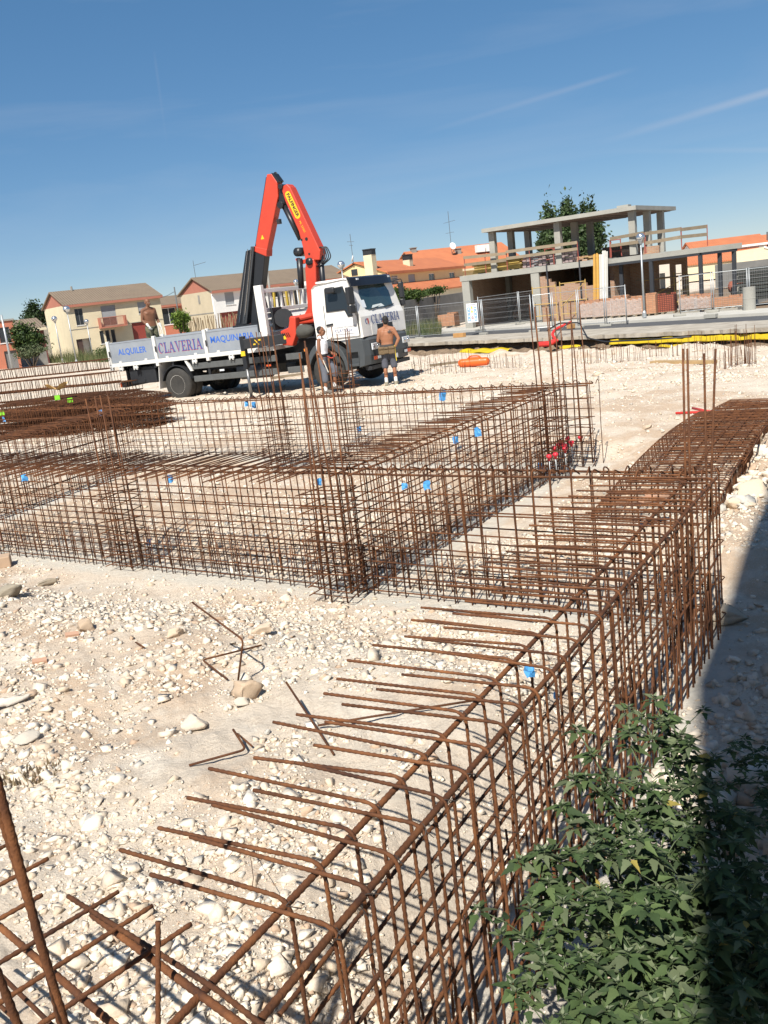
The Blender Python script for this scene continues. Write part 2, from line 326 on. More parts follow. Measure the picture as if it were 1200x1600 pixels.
def ground_material():
    m = bpy.data.materials.new('limestone_ground'); m.use_nodes = True; n, l = m.node_tree.nodes, m.node_tree.links; b = n['Principled BSDF']; b.inputs['Roughness'].default_value = 0.95; b.inputs['Specular IOR Level'].default_value = 0.15
    t = n.new('ShaderNodeTexCoord')
    def noise(sc, det, rough=0.6, dist=0.0):
        z = n.new('ShaderNodeTexNoise'); z.inputs['Scale'].default_value = sc; z.inputs['Detail'].default_value = det; z.inputs['Roughness'].default_value = rough; z.inputs['Distortion'].default_value = dist
        l.new(t.outputs['Object'], z.inputs['Vector']); return z.outputs['Fac']
    def ramp(src, p0, p1):
        r = n.new('ShaderNodeMapRange'); r.inputs['From Min'].default_value = p0; r.inputs['From Max'].default_value = p1; l.new(src, r.inputs['Value']); return r.outputs['Result']
    def mix(fac, a, c):
        x = n.new('ShaderNodeMix'); x.data_type = 'RGBA'; l.new(fac, x.inputs['Factor'])
        for k, v in (('A', a), ('B', c)):
            if isinstance(v, tuple): x.inputs[k].default_value = (*v, 1)
            else: l.new(v, x.inputs[k])
        return x.outputs['Result']
    a3 = n.new('ShaderNodeAttribute'); a3.attribute_name = 'tan'; mt = n.new('ShaderNodeMath'); mt.operation = 'ADD'; l.new(a3.outputs['Fac'], mt.inputs[0]); l.new(noise(0.55, 9, 0.66, 0.6), mt.inputs[1])
    c = mix(ramp(mt.outputs[0], 0.47, 0.62), (0.635, 0.545, 0.44), (0.50, 0.37, 0.26))
    c = mix(ramp(noise(2.3, 6, 0.65), 0.5, 0.72), c, (0.72, 0.65, 0.55))
    c = mix(ramp(noise(55, 6, 0.75), 0.36, 0.56), mix(ramp(noise(7, 5), .35, .7), (0.46, 0.375, 0.29), c), c)
    c = mix(ramp(noise(150, 3, 0.7), 0.55, 0.75), c, (0.74, 0.68, 0.58))
    a = n.new('ShaderNodeAttribute'); a.attribute_name = 'blind'                                  # grey cement smeared over the footing trenches
    nb = noise(3.5, 5, 0.65); mm = n.new('ShaderNodeMath'); mm.operation = 'ADD'; l.new(a.outputs['Fac'], mm.inputs[0]); l.new(nb, mm.inputs[1])
    a2 = n.new('ShaderNodeAttribute'); a2.attribute_name = 'soil'; ms = n.new('ShaderNodeMath'); ms.operation = 'ADD'; l.new(a2.outputs['Fac'], ms.inputs[0]); l.new(noise(1.7, 6, 0.7), ms.inputs[1])
    c = mix(ramp(ms.outputs[0], 0.95, 1.25), c, mix(ramp(noise(5, 6), .3, .7), (0.13, 0.095, 0.065), (0.27, 0.20, 0.14)))
    c = mix(ramp(mm.outputs[0], 1.15, 1.55), c, mix(ramp(noise(20, 4), .3, .7), (0.50, 0.465, 0.40), (0.60, 0.56, 0.485)))
    l.new(c, b.inputs['Base Color'])
    bp = n.new('ShaderNodeBump'); bp.inputs['Strength'].default_value = 0.7; bp.inputs['Distance'].default_value = 0.045; l.new(noise(13, 10, 0.75, 0.8), bp.inputs['Height'])
    b2 = n.new('ShaderNodeBump'); b2.inputs['Strength'].default_value = 0.6; b2.inputs['Distance'].default_value = 0.008; l.new(noise(110, 6, 0.7), b2.inputs['Height'])
    l.new(bp.outputs['Normal'], b2.inputs['Normal']); l.new(b2.outputs['Normal'], b.inputs['Normal']); return m
M_GROUND = ground_material()
rings = np.concatenate([[0.02], np.geomspace(0.7, 70, 330), np.geomspace(75, 1500, 40)])
front = np.radians(np.linspace(-33, 33, 370)); side_r = np.radians(np.linspace(35, 180, 26)); side_l = np.radians(np.linspace(-176, -35, 26))
ang = np.concatenate([side_l, front, side_r]); nA_, nR_ = len(ang), len(rings)
gx = (rings[:, None] * np.sin(ang)[None, :]).ravel(); gy = (rings[:, None] * np.cos(ang)[None, :]).ravel()
GV = np.stack([gx, gy, ground_z(gx, gy)], 1)
_i = np.arange(nR_ - 1)[:, None] * nA_; _k = np.arange(nA_)[None, :]; _k2 = (np.arange(nA_)[None, :] + 1) % nA_
GF = np.stack([_i + _k, _i + nA_ + _k, _i + nA_ + _k2, _i + _k2], -1).reshape(-1, 4)[:, ::-1]
me = np_mesh('site_ground', GV, GF, None, M_GROUND, smooth=True)
ba = me.attributes.new('blind', 'FLOAT', 'POINT'); ba.data.foreach_set('value', (1 - ss(0.10, 0.55, cage_dist(gx, gy))).astype(np.float32))
_s = (gx - BK0[0]) * BK_N[0] + (gy - BK0[1]) * BK_N[1]; _t = (gx - BK0[0]) * BK_D[0] + (gy - BK0[1]) * BK_D[1]
sa_ = me.attributes.new('soil', 'FLOAT', 'POINT'); sa_.data.foreach_set('value', ((1 - ss(0.6, 1.7, _s)) * ss(-18, -4, _t)).astype(np.float32))
_dB = (gx - A_COR[0]) * B_N[0] + (gy - A_COR[1]) * B_N[1]; _tan = 0.13 * ss(0.3, 0.9, -_dB) * (1 - ss(13.5, 15.5, gy + gx * .55)) + 0.16 * np.exp(-((gx + 4.6) ** 2 + (gy - 9.0) ** 2) / 1.2) + 0.12 * np.exp(-(((gx - 4.2) / 1.6) ** 2 + ((gy - 14.5) / 3) ** 2)) + 0.10 * ss(.5, 1.5, -((gx - A_COR[0]) * A_N[0] + (gy - A_COR[1]) * A_N[1])) * (1 - ss(8, 10, gy))
ta_ = me.attributes.new('tan', 'FLOAT', 'POINT'); ta_.data.foreach_set('value', _tan.astype(np.float32))
GROUND = tag(link('site_ground', me), 'pale stony limestone ground of the building site', kind='structure')

# ------------------------------------------------------------------ stones on the ground
def ico(sub=1):
    bm = bmesh.new(); bmesh.ops.create_icosphere(bm, subdivisions=sub, radius=1.0); v = np.array([p.co[:] for p in bm.verts]); f = np.array([[q.index for q in p.verts] for p in bm.faces]); bm.free(); return v, f
ICO1, ICO1F = ico(1); ICO2, ICO2F = ico(2)
def stone_color(n):
    base = np.array([[0.665, 0.585, 0.48], [0.62, 0.53, 0.425], [0.56, 0.46, 0.35], [0.70, 0.635, 0.54], [0.46, 0.435, 0.39], [0.48, 0.35, 0.25]])
    k = RNG.choice(6, n, p=[0.32, 0.26, 0.15, 0.18, 0.05, 0.04]); return base[k] * RNG.uniform(0.86, 1.08, (n, 1))
CUB = np.array([[a, b, c] for a in (-.75, .75) for b in (-.75, .75) for c in (-.75, .75)], float); CUBF = np.array([[0, 1, 3], [0, 3, 2], [4, 6, 7], [4, 7, 5], [0, 4, 5], [0, 5, 1], [2, 3, 7], [2, 7, 6], [0, 2, 6], [0, 6, 4], [1, 5, 7], [1, 7, 3]])
OCT = np.array([[1, 0, 0], [-1, 0, 0], [0, 1, 0], [0, -1, 0], [0, 0, 1], [0, 0, -1]], float); OCTF = np.array([[0, 2, 4], [2, 1, 4], [1, 3, 4], [3, 0, 4], [2, 0, 5], [1, 2, 5], [3, 1, 5], [0, 3, 5]])
def rot_mats(n):
    q = RNG.normal(size=(n, 4)); q /= np.linalg.norm(q, axis=1, keepdims=True); w, x, y, z = q.T
    return np.stack([1-2*(y*y+z*z), 2*(x*y-z*w), 2*(x*z+y*w), 2*(x*y+z*w), 1-2*(x*x+z*z), 2*(y*z-x*w), 2*(x*z-y*w), 2*(y*z+x*w), 1-2*(x*x+y*y)], 1).reshape(n, 3, 3)
M_STONE = attr_mat('limestone_chips', 0.93, 0.5, 45)
def stone_cloud(name, P, size, flat=0.7, parent=None, V0=ICO1, F0=ICO1F):
    n = len(P); k = len(V0)
    v = V0[None] * (1 + RNG.uniform(-0.42, 0.30, (n, k, 1))) + RNG.uniform(-0.16, 0.16, (n, k, 3)); v = v * RNG.uniform(0.5, 1.3, (n, 1, 3))
    v = np.einsum('nij,nkj->nki', rot_mats(n), v); v[:, :, 2] *= flat; v = v * size[:, None, None] + P[:, None, :]
    f = F0[None] + (np.arange(n) * k)[:, None, None]
    return link(name, np_mesh(name, v.reshape(-1, 3), f.reshape(-1, 3), np.repeat(stone_color(n), len(F0), 0), M_STONE), parent)
def scatter(n, r0, r1, a0=-27, a1=31, keep=1.0):
    r = np.exp(RNG.uniform(np.log(r0), np.log(r1), n)); a = np.radians(RNG.uniform(a0, a1, n)); x, y = r * np.sin(a), r * np.cos(a)
    dens = vnoise(x * 0.9, y * 0.9, 77) * 0.6 + vnoise(x * 3.3, y * 3.3, 78) * 0.5
    s = (x - BK0[0]) * BK_N[0] + (y - BK0[1]) * BK_N[1]
    ok = (dens > RNG.uniform(0.22, 0.80, n)) & (s > 0.8) & (cage_dist(x, y) > RNG.uniform(0.0, 0.6, n)); return x[ok], y[ok], r[ok]
def gravel(n, r0, r1, med, sig, lo, hi, V0, F0, name='gravel'):
    x, y, r = scatter(n, r0, r1); sz = np.clip(RNG.lognormal(np.log(med), sig, len(r)), lo, hi)
    tag(stone_cloud(name, np.stack([x, y, ground_z(x, y) + sz * 0.05], 1), sz, 0.7, GROUND, V0, F0), kind='stuff')
gravel(110000, 1.7, 9, 0.0058, 0.5, 0.003, 0.02, OCT, OCTF); gravel(24000, 1.7, 11, 0.0125, 0.55, 0.006, 0.042, CUB, CUBF)
gravel(17000, 1.9, 13, 0.019, 0.45, 0.010, 0.05, OCT, OCTF); gravel(38000, 7, 20, 0.014, 0.5, 0.008, 0.05, OCT, OCTF); gravel(26000, 18, 44, 0.028, 0.5, 0.015, 0.10, OCT, OCTF)
# the stones that show largest: each a piece of its own
def rough_stone_mesh(seed, sub=2, sq=(1, 1, 0.65)):
    rg = np.random.default_rng(seed); V0, F0 = (ICO2, ICO2F) if sub == 2 else ico(3)
    d = V0 / np.linalg.norm(V0, axis=1, keepdims=True); k = 1.0
    v = d.copy()
    for _ in range(13):                                                    # chop flat facets
        n = rg.normal(size=3); n /= np.linalg.norm(n); h = rg.uniform(0.32, 0.75); q = v @ n; v = v - np.maximum(q - h, 0)[:, None] * n[None]
    if sub == 3: v = v * np.array([1 + .16 * mnoise.fractal(Vector(q) * 2.2 + Vector((seed, 0, 0)), 1.0, 2.0, 4) for q in d])[:, None]
    v = v * (1 + rg.normal(0, 0.035 if sub == 2 else 0.04, (len(v), 1))) * np.array(sq); return np_mesh('stone', v, F0, np.repeat(stone_color(1), len(F0), 0), M_STONE)
STONES = [rough_stone_mesh(100 + k, 2, (1, RNG.uniform(0.6, 0.95), RNG.uniform(0.4, 0.7))) for k in range(16)]
x, y, r = scatter(900, 2.6, 16); sz = np.clip(r * RNG.lognormal(-5.15, 0.36, len(r)), 0.010, 0.07)
order = np.argsort(-sz / r)[:260]
for i in order:
    link('stone', STONES[random.randrange(16)], GROUND, (x[i], y[i], gz(x[i], y[i]) + sz[i] * 0.12), (random.uniform(-.3, .3), random.uniform(-.3, .3), random.uniform(0, 6.3)), (sz[i],) * 3)
# heap of cobbles that rolled against the right side of the cage, in the shade
n = 520; t = RNG.uniform(0.3, 5.2, n); q = RNG.uniform(0.16, 1.5, n) ** 1.0
hx = A_COR[0] - A_DIR[0] * t - A_N[0] * q; hy = A_COR[1] - A_DIR[1] * t - A_N[1] * q; sz = RNG.lognormal(-3.45, 0.42, n).clip(0.012, 0.085) * np.where(q < 0.7, 1.15, 0.6)
tag(stone_cloud('cobbles', np.stack([hx, hy, ground_z(hx, hy) + sz * 0.2], 1), sz, 0.75, GROUND, ICO2, ICO2F), kind='stuff')
n = 260; t = RNG.uniform(0.2, 3.4, n); q = RNG.uniform(-0.05, 0.75, n)
hx = 2.95 + 0.5 * t + 0.866 * q; hy = 7.9 + 0.866 * t - 0.5 * q - 0.0; sz = RNG.lognormal(-3.2, 0.4, n).clip(0.015, 0.12)
tag(stone_cloud('rubble', np.stack([hx, hy, ground_z(hx, hy) + sz * 0.2], 1), sz, 0.75, GROUND, ICO2, ICO2F), kind='stuff')
# rocks one would point at
M_ROCK = attr_mat('tan_rock', 0.93, 0.6, 30)
def rock(px, py, size, col, label, sq=(1, 0.8, 0.7), rz=0.0):
    p = gp(px, py); o = link('rock', rough_stone_mesh(int(px * 7 + py), 3, sq)); me = o.data
    me.attributes['tint'].data.foreach_set('color', np.tile(np.array([*col, 1], np.float32), len(me.polygons)))
    me.materials[0] = M_ROCK; o.scale = (size,) * 3; o.location = (p.x, p.y, p.z + size * sq[2] * 0.45); o.rotation_euler = (0.1, -0.1, rz)
    return tag(o, label, 'rock', 'rocks lying on the site')
rock(390, 1092, 0.12, (0.50, 0.38, 0.27), 'round tan rock lying at the foot of the bent rod', (1, .8, .75))
rock(412, 992, 0.115, (0.56, 0.45, 0.34), 'flat tan rock with a dark crack right of the bent rod', (1, .7, .5), 0.2)
rock(305, 1138, 0.10, (0.62, 0.53, 0.43), 'pale squarish rock left of the short loose rods', (1, .8, .6))
rock(270, 996, 0.09, (0.58, 0.46, 0.34), 'small tan rock left of the bent rod', (1, .8, .5))
rock(135, 985, 0.11, (0.46, 0.35, 0.25), 'brown rock among pale stones on the left', (1, .6, .6), 0.4)
rock(22, 1098, 0.13, (0.62, 0.56, 0.49), 'large flat grey white slab rock at the left edge', (1, .7, .3), 0.5)
rock(38, 1158, 0.09, (0.52, 0.47, 0.40), 'grey rock below the flat white slab at the left', (1, .8, .5))
rock(1010, 670, 0.10, (0.5, 0.4, 0.3), 'dark little rock lying left of the red bolt cutter', (1, .8, .5))
rock(1180, 690, 0.16, (0.58, 0.46, 0.33), 'small tan boulder right of the lying mesh cage', (1, .8, .7))
rock(1183, 775, 0.21, (0.60, 0.49, 0.36), 'large tan boulder at the right edge above the shadow', (1, .8, .55), 0.3)
rock(1146, 792, 0.13, (0.62, 0.50, 0.37), 'tan rock half buried left of the large boulder', (1, .75, .6))
rock(1128, 975, 0.20, (0.42, 0.36, 0.28), 'big grey brown rock in the shade against the cage', (1, .7, .6))
rock(10, 935, 0.19, (0.30, 0.26, 0.20), 'dark clod of clay at the left edge below the brick block', (1, .7, .5))
rock(70, 915, 0.13, (0.34, 0.29, 0.22), 'dark lumpy clod beside the clay at the left edge', (1, .6, .45), 0.7)

# ------------------------------------------------------------------ street: asphalt, pavements, kerbs
M_ASPH = mat('asphalt', (0.085, 0.086, 0.09), 0.9, var=0.25, scale=2.5, bump=0.2, bscale=80)
M_CONC = mat('pavement_concrete', (0.50, 0.48, 0.43), 0.9, var=0.22, scale=1.6, bump=0.25, bscale=30)
M_CONC2 = mat('broken_concrete', (0.44, 0.40, 0.335), 0.95, col2=(0.25, 0.215, 0.17), scale=1.4, contrast=0.45, detail=9, bump=1.0, bscale=7)
def bk(t, s, z): return (BK0[0] + BK_D[0] * t + BK_N[0] * s, BK0[1] + BK_D[1] * t + BK_N[1] * s, z)   # along the kerb, towards the site
def strip(name, s0, s1, z0, z1, m, label=None, jag=0.0, t0=-80, t1=60, n=400):
    ts = np.linspace(t0, t1, n); V = []; Fq = []
    j = jag * (fbm(ts * 2.2, ts * 0 + 3.3, 4, 3) * 2.2); jz = jag * 0.25 * fbm(ts * 3, ts * 0, 3, 8)
    for i, t in enumerate(ts):
        V += [bk(t, s0 + j[i], z0 + jz[i] * 0), bk(t, s0 + j[i] * 0.8, z1 + jz[i]), bk(t, s1, z1 + jz[i] * .3), bk(t, s1, z0)]
    for i in range(n - 1):
        a = 4 * i; Fq += [(a, a+4, a+5, a+1), (a+1, a+5, a+6, a+2), (a+2, a+6, a+7, a+3)]
    mb = MB(); mb.add(V, Fq); return tag(mb.build(name, m), label, kind='structure')
strip('road', -3.2, -6.2, -0.72, -0.60, M_ASPH, 'grey asphalt street behind the site')
strip('road_edge', 0.30, -3.25, -0.73, -0.57, M_CONC2, 'broken concrete edge of the street above the cut', jag=0.30, t0=-22)
strip('far_pavement', -6.15, -9.2, -0.75, -0.47, M_CONC, 'pale pavement with kerb across the street')
# ------------------------------------------------------------------ reinforcement cages
def rust_material():
    m = bpy.data.materials.new('rusty_rebar'); m.use_nodes = True; n, l = m.node_tree.nodes, m.node_tree.links; b = n['Principled BSDF']; b.inputs['Roughness'].default_value = 0.78; b.inputs['Specular IOR Level'].default_value = 0.3
    t = n.new('ShaderNodeTexCoord'); z = n.new('ShaderNodeTexNoise'); z.inputs['Scale'].default_value = 9; z.inputs['Detail'].default_value = 7; z.inputs['Roughness'].default_value = 0.7; l.new(t.outputs['Object'], z.inputs['Vector'])
    r = n.new('ShaderNodeValToRGB'); e = r.color_ramp.elements; e[0].position = 0.32; e[0].color = (0.050, 0.021, 0.012, 1); e[1].position = 0.72; e[1].color = (0.200, 0.080, 0.029, 1)
    k = e.new(0.5); k.color = (0.108, 0.042, 0.017, 1); l.new(z.outputs['Fac'], r.inputs['Fac'])
    oi = n.new('ShaderNodeObjectInfo'); mr = n.new('ShaderNodeMapRange'); mr.inputs['To Min'].default_value = 0.75; mr.inputs['To Max'].default_value = 1.2; l.new(oi.outputs['Random'], mr.inputs['Value'])
    hs = n.new('ShaderNodeHueSaturation'); l.new(r.outputs['Color'], hs.inputs['Color']); l.new(mr.outputs['Result'], hs.inputs['Value']); l.new(hs.outputs['Color'], b.inputs['Base Color'])
    z2 = n.new('ShaderNodeTexNoise'); z2.inputs['Scale'].default_value = 160; z2.inputs['Detail'].default_value = 4; l.new(t.outputs['Object'], z2.inputs['Vector'])
    bp = n.new('ShaderNodeBump'); bp.inputs['Strength'].default_value = 0.6; bp.inputs['Distance'].default_value = 0.004; l.new(z2.outputs['Fac'], bp.inputs['Height']); l.new(bp.outputs['Normal'], b.inputs['Normal']); return m
M_RUST = rust_material(); M_DARKWIRE = mat('dark_tie_wire', (.035, .028, .024), .6)
def jit(a): return random.uniform(-a, a)
def ribbed(pts, r, n=8, pitch=0.011, lift=0.0011):
    """ribbed bar: rings alternate in radius along the path"""
    out = []; rs = []; pts = [Vector(p) for p in pts]
    for a, b in zip(pts[:-1], pts[1:]):
        L = (b - a).length; k = max(1, int(L / pitch))
        for i in range(k):
            out.append(a.lerp(b, i / k)); rs.append(r + (lift if len(out) % 2 else -lift * 0.4))
    out.append(pts[-1]); rs.append(r); mb = MB(); mb.tube(out, rs, n); return mb
def bar(name, pts, r, parent, n=6, rib=False):
    mb = ribbed(pts, r) if rib else MB().tube(pts, r, n)
    return mb.build(name, M_RUST, parent, smooth=True, fix=False)
def frame_of(p, q):
    d = Vector((q[0] - p[0], q[1] - p[1], 0)); return d.length, math.atan2(d.y, d.x)
def long_bar(L, y, z, n=None, sag=0.006, x0=0.0):
    n = n or max(3, int(L / 0.6)); return [(x0 + L * i / n, y + jit(sag), z + jit(sag)) for i in range(n + 1)]
def wall_cage(label, p, q, height=1.03, sp=0.155, thick=0.165, tails=None, levels=7, r_s=0.0055, r_l=0.006, r_top=0.009, hooks=False, rib=False, nside=6, tail_from=0.0, tail_to=1e9, ext=0.0, back=0.0, dowels=False):
    """two-faced wall cage from p to q: local x along it, y to the left of travel. tails = (lo1, hi1, lo2, hi2) reach of the bent tops to the left"""
    L, rz = frame_of(p, q); root = empty('rebar_cage', (p[0], p[1], 0), rz, label, 'rebar cage', 'reinforcement cages standing in the trenches')
    ns = int(L / sp)
    for k in range(ns + 1):
        for face in (0, 1):
            x = k * sp + 0.04 + jit(0.012) + face * 0.05; y = face * thick + (-0.016 if face == 0 or tails else 0.016); lean = jit(0.012); top = height + 0.008 + jit(0.004)
            base = (x + lean, y + jit(0.008), -0.02)
            mid = (x + lean * 0.5 + jit(0.006), y + jit(0.005), height * 0.5)
            if tails and tail_from <= x <= tail_to:
                t = random.uniform(tails[0], tails[1]) if face == 0 else random.uniform(tails[2], tails[3]); sk = jit(0.03)
                if hooks:                                        # bar lies across the top and sticks out on both sides
                    back = -random.uniform(0.30, 0.45)
                    bar('stirrup', [base, mid, (x, y, top - 0.01)], r_s, root, nside)
                    bar('top_bar', [(x - sk, back, top + jit(.01)), (x, 0.08, top + 0.004), (x + sk, t, top + jit(0.015))], r_s, root, nside); continue
                pts = arc_path([base, mid, (x, y, top), (x + sk, t, top + jit(0.012))], 0.05, 5)
            else:
                s_ = 1 if face == 0 else -1
                pts = arc_path([base, mid, (x, y, top + 0.012), (x + jit(.02), y + s_ * 0.045, top + 0.035), (x + 0.02 + jit(.02), y + s_ * 0.12, top - 0.01 + jit(.015))], 0.03, 3)
            bar('stirrup', pts, r_s, root, nside, rib)
    if dowels:                                                    # short dowels cast into the footing
        for k in range(ns):
            for face in (0, 1):
                x, y = (k + .5) * sp + jit(.03), face * thick + jit(.02); bar('dowel', [(x, y, -.03), (x + jit(.02), y + jit(.02), random.uniform(.26, .5))], 0.005, root, 5)
    for face in (0, 1):
        y = face * thick
        bar('top_rail', long_bar(L + ext + back, y, height - 0.012, sag=0.004, x0=-back), r_top, root, 8, rib)
        for i in range(levels):
            z = 0.05 + (height - 0.13) * i / levels + jit(0.02); bar('longitudinal_bar', long_bar(L + ext, y + jit(.008), z), r_l, root, nside, rib and i >= levels - 3)
    if rib:                                                       # twisted tie wire at the crossings
        tw = MB()
        for k in range(ns + 1):
            for face in (0, 1):
                for z in (height - 0.012, 0.05 + (height - 0.13) * (levels - 1) / levels, 0.05 + (height - 0.13) * (levels - 2) / levels):
                    if random.random() < .8:
                        x, y = k * sp + 0.04 + face * .05, face * thick - .006; a = random.uniform(0, 6.3); r_ = .0135
                        tw.tube([(x + r_ * .7 * math.cos(a + t) , y + r_ * .8 * math.sin(a + t), z + r_ * math.sin(a * 2 + t)) for t in (0, 1.05, 2.1, 3.14, 4.2, 5.25, 6.28)] + [(x + jit(.02), y - .03, z + jit(.02))], .0013, 4)
        tag(tw.build('tie_wires', M_DARKWIRE, root, fix=False), kind='stuff')
    return root
A0 = A_COR - A_DIR * 4.55
CAGE_A = wall_cage('nearest rusty wall cage running from the bottom of the picture, bent tops reaching left', A0, A_COR, sp=0.145, tails=(0.50, 0.60, 0.68, 0.79), levels=6, rib=True, ext=0.08, back=0.6, dowels=True)
B0 = A_COR - B_DIR * 9.1
CAGE_B = wall_cage('long rusty wall cage crossing the whole picture behind the stony foreground', B0, A_COR, sp=0.15, thick=0.2, tails=(0.55, 0.8, 0.6, 0.85), hooks=True, tail_to=5.8, levels=7, r_s=0.0055, ext=-0.10, dowels=True)
CAGE_C = wall_cage('rusty wall cage running away from the long one towards the red caps', C0, C1, sp=0.15, thick=0.17, tails=(0.48, 0.62, 0.62, 0.8), levels=7, r_s=0.0055, dowels=True)
CAGE_D = wall_cage('farthest long rusty wall cage, in front of the crane truck', D0, D1, sp=0.15, thick=0.2, levels=8, r_s=0.005, r_l=0.005, r_top=0.010, nside=5)
CAGE_E = wall_cage('short rusty wall cage at the left edge behind the long one', E0, E1, sp=0.15, thick=0.2, tails=(0.5, 0.62, 0.62, 0.8), levels=6, nside=5)
def corner_cage():
    # the cage that meets the nearest one at the bottom left corner of the picture: only its top shows
    p = g(385, 1602, 1.03); q = g(85, 1383, 1.03); L, rz = frame_of(p, q); L += 0.55
    root = empty('rebar_cage', (p.x, p.y, 0), rz, 'rusty cage in the bottom left corner with bars crossing at right angles', 'rebar cage', 'reinforcement cages standing in the trenches')
    # local x runs to the left away from the corner, y towards the camera (left of travel)
    Lr = (g(142, 1425, 1.03) - p).length
    bar('top_rail', long_bar(Lr + 0.5, 0.0, 1.02, sag=.003, x0=-0.5), 0.009, root, 8, True); bar('top_rail', long_bar(1.6, 0.16, 1.02, sag=.003, x0=-0.35), 0.008, root, 8, True)
    bar('loose_bar', [(-0.55, 0.01, 1.045), (0.1, -0.012, 1.05), (Lr + 0.10, 0.006, 1.036)], 0.006, root, 8, True)
    tips = [(298, 1444), (240, 1417), (185, 1394), (78, 1344), (65, 1398), (10, 1320)]
    for i, t in enumerate(tips):
        w = g(*t, 1.04); d = w - p; lx = d.x * math.cos(rz) + d.y * math.sin(rz); ly = -d.x * math.sin(rz) + d.y * math.cos(rz)
        for face in (0,):
            yb = 0.60 if i % 2 else 0.66
            pts = arc_path([(lx + jit(.01), yb + jit(.01), 0.1), (lx, yb, 1.042), (lx + jit(.01), ly, 1.042)], 0.05, 5); bar('stirrup', pts, 0.0055, root, 8, True)
    for z in (0.86, 0.70, 0.52, 0.34): bar('longitudinal_bar', long_bar(1.7, 0.16 + jit(.01), z, x0=-0.3), 0.006, root, 6)
    return root
corner_cage()

def starters(px_label, P, h, n, spread=0.2, hoop_top=1.0, lean=0.04, r=0.007, hoops=10, rz=-0.6):
    root = empty('starter_bars', (P[0], P[1], 0), rz, px_label, 'starter bars', 'column starter bars rising out of the cages')
    for i in range(n):
        a = 2 * math.pi * (i + 0.4) / n; x, y = spread / 2 * math.copysign(min(1, abs(math.cos(a)) * 1.3), math.cos(a)), spread / 2 * math.copysign(min(1, abs(math.sin(a)) * 1.3), math.sin(a))
        lx, ly = jit(lean), jit(lean); hh = h + jit(0.12)
        bar('upright_bar', [(x + jit(.01), y + jit(.01), 0.0), (x + lx * .3, y + ly * .3, hh * .5), (x + lx, y + ly, hh)], r, root, 6)
    for i in range(hoops):
        z = 0.06 + (hoop_top - 0.06) * i / max(1, hoops - 1) + jit(.03); w = spread / 2 + 0.045; t = jit(.05)
        bar('hoop', arc_path([(-w, -w + jit(.02), z), (w + .05, -w, z + t), (w, w, z), (-w, w, z - t), (-w, -w - .06, z)], 0.03, 2), 0.0052, root, 5)
    return root
starters('starter bars in the long cage on the left with a blue tag at their foot', (-2.6, 9.1), 1.78, 5, 0.2, 0.9)
starters('tallest starter bars where the middle cage leaves the long one', (-0.42, 7.3), 2.02, 6, 0.24, 0.95, 0.07)
starters('starter bars left of the man in the white vest', (-1.42, 13.75), 2.1, 7, 0.26, 0.9, 0.09)
starters('starter bars with many hoops below the truck cab', (-0.35, 14.3), 1.9, 6, 0.24, 1.3, 0.08, hoops=11)
starters('starter bars at the far end of the middle cage', (2.1, 10.95), 2.0, 6, 0.22, 0.95, 0.05)
starters('starter bars at the right end of the farthest cage', (2.55, 11.55), 1.95, 4, 0.24, 0.6, 0.05, hoops=4)
rr = empty('starter_bars', (2.0, 5.72, 0), -0.6, 'four tall starter bars at the corner of the nearest cage on the right', 'starter bars', 'column starter bars rising out of the cages')
for (px, pt, yy) in ((1067, 545, 0), (1074, 545, 0.03), (1100, 552, 0.05), (1118, 545, -0.04)):
    b_ = g(px + 9 if px < 1110 else 1104, 985, 0); t_ = at(px, pt, b_.y + yy)
    M_ = Matrix.Rotation(0.6, 4, 'Z'); bar('upright_bar', [M_ @ Vector((b_.x - 2.0, b_.y - 5.72, 0)), M_ @ Vector((t_.x - 2.0, t_.y - 5.72, t_.z))], 0.0075, rr, 8)
for z in (0.1, 0.35, 0.6, 0.85): bar('hoop', arc_path([(-.1, -.1, z), (.13, -.1, z + .02), (.12, .12, z), (-.1, .12, z), (-.1, -.14, z)], .03, 2), .004, rr, 5)
# two thick uprights close to the lens at the left edge
rr = empty('starter_bars', (-0.72, 1.5, 0), 0, 'pair of thick rusty uprights close to the camera at the left edge', 'starter bars', 'column starter bars rising out of the cages')
for (pts, r_) in ((((-6, 1215), (62, 1470), (105, 1612)), 0.0085), (((0, 1270), (70, 1490), (98, 1612)), 0.0075)):
    w = [at(a, b, 1.52 + 0.02 * i * (r_ < 0.008)) for i, (a, b) in enumerate(pts)]; w[-1] = w[-1]; e_ = w[-1] + (w[-1] - w[0]).normalized() * 0.9
    bar('upright_bar', [v - Vector((-0.72, 1.5, 0)) for v in (e_, w[2], w[1], w[0], w[0] + (w[0] - w[1]) * 0.9)], r_, rr, 8, True)
w = [at(0, 1530, 1.42), at(32, 1612, 1.42)]; d_ = (w[1] - w[0]); bar('upright_bar', [v - Vector((-0.72, 1.5, 0)) for v in (w[1] + d_ * 7, w[1], w[0], w[0] - d_ * 6)], .0075, rr, 8, True)
w = [at(247, 1440, 1.72), at(247, 1612, 1.66)]; bar('upright_bar', [v - Vector((-0.72, 1.5, 0)) for v in (w[0], w[1], w[1] + (w[1] - w[0]) * 2.2)], .0055, rr, 8, True)

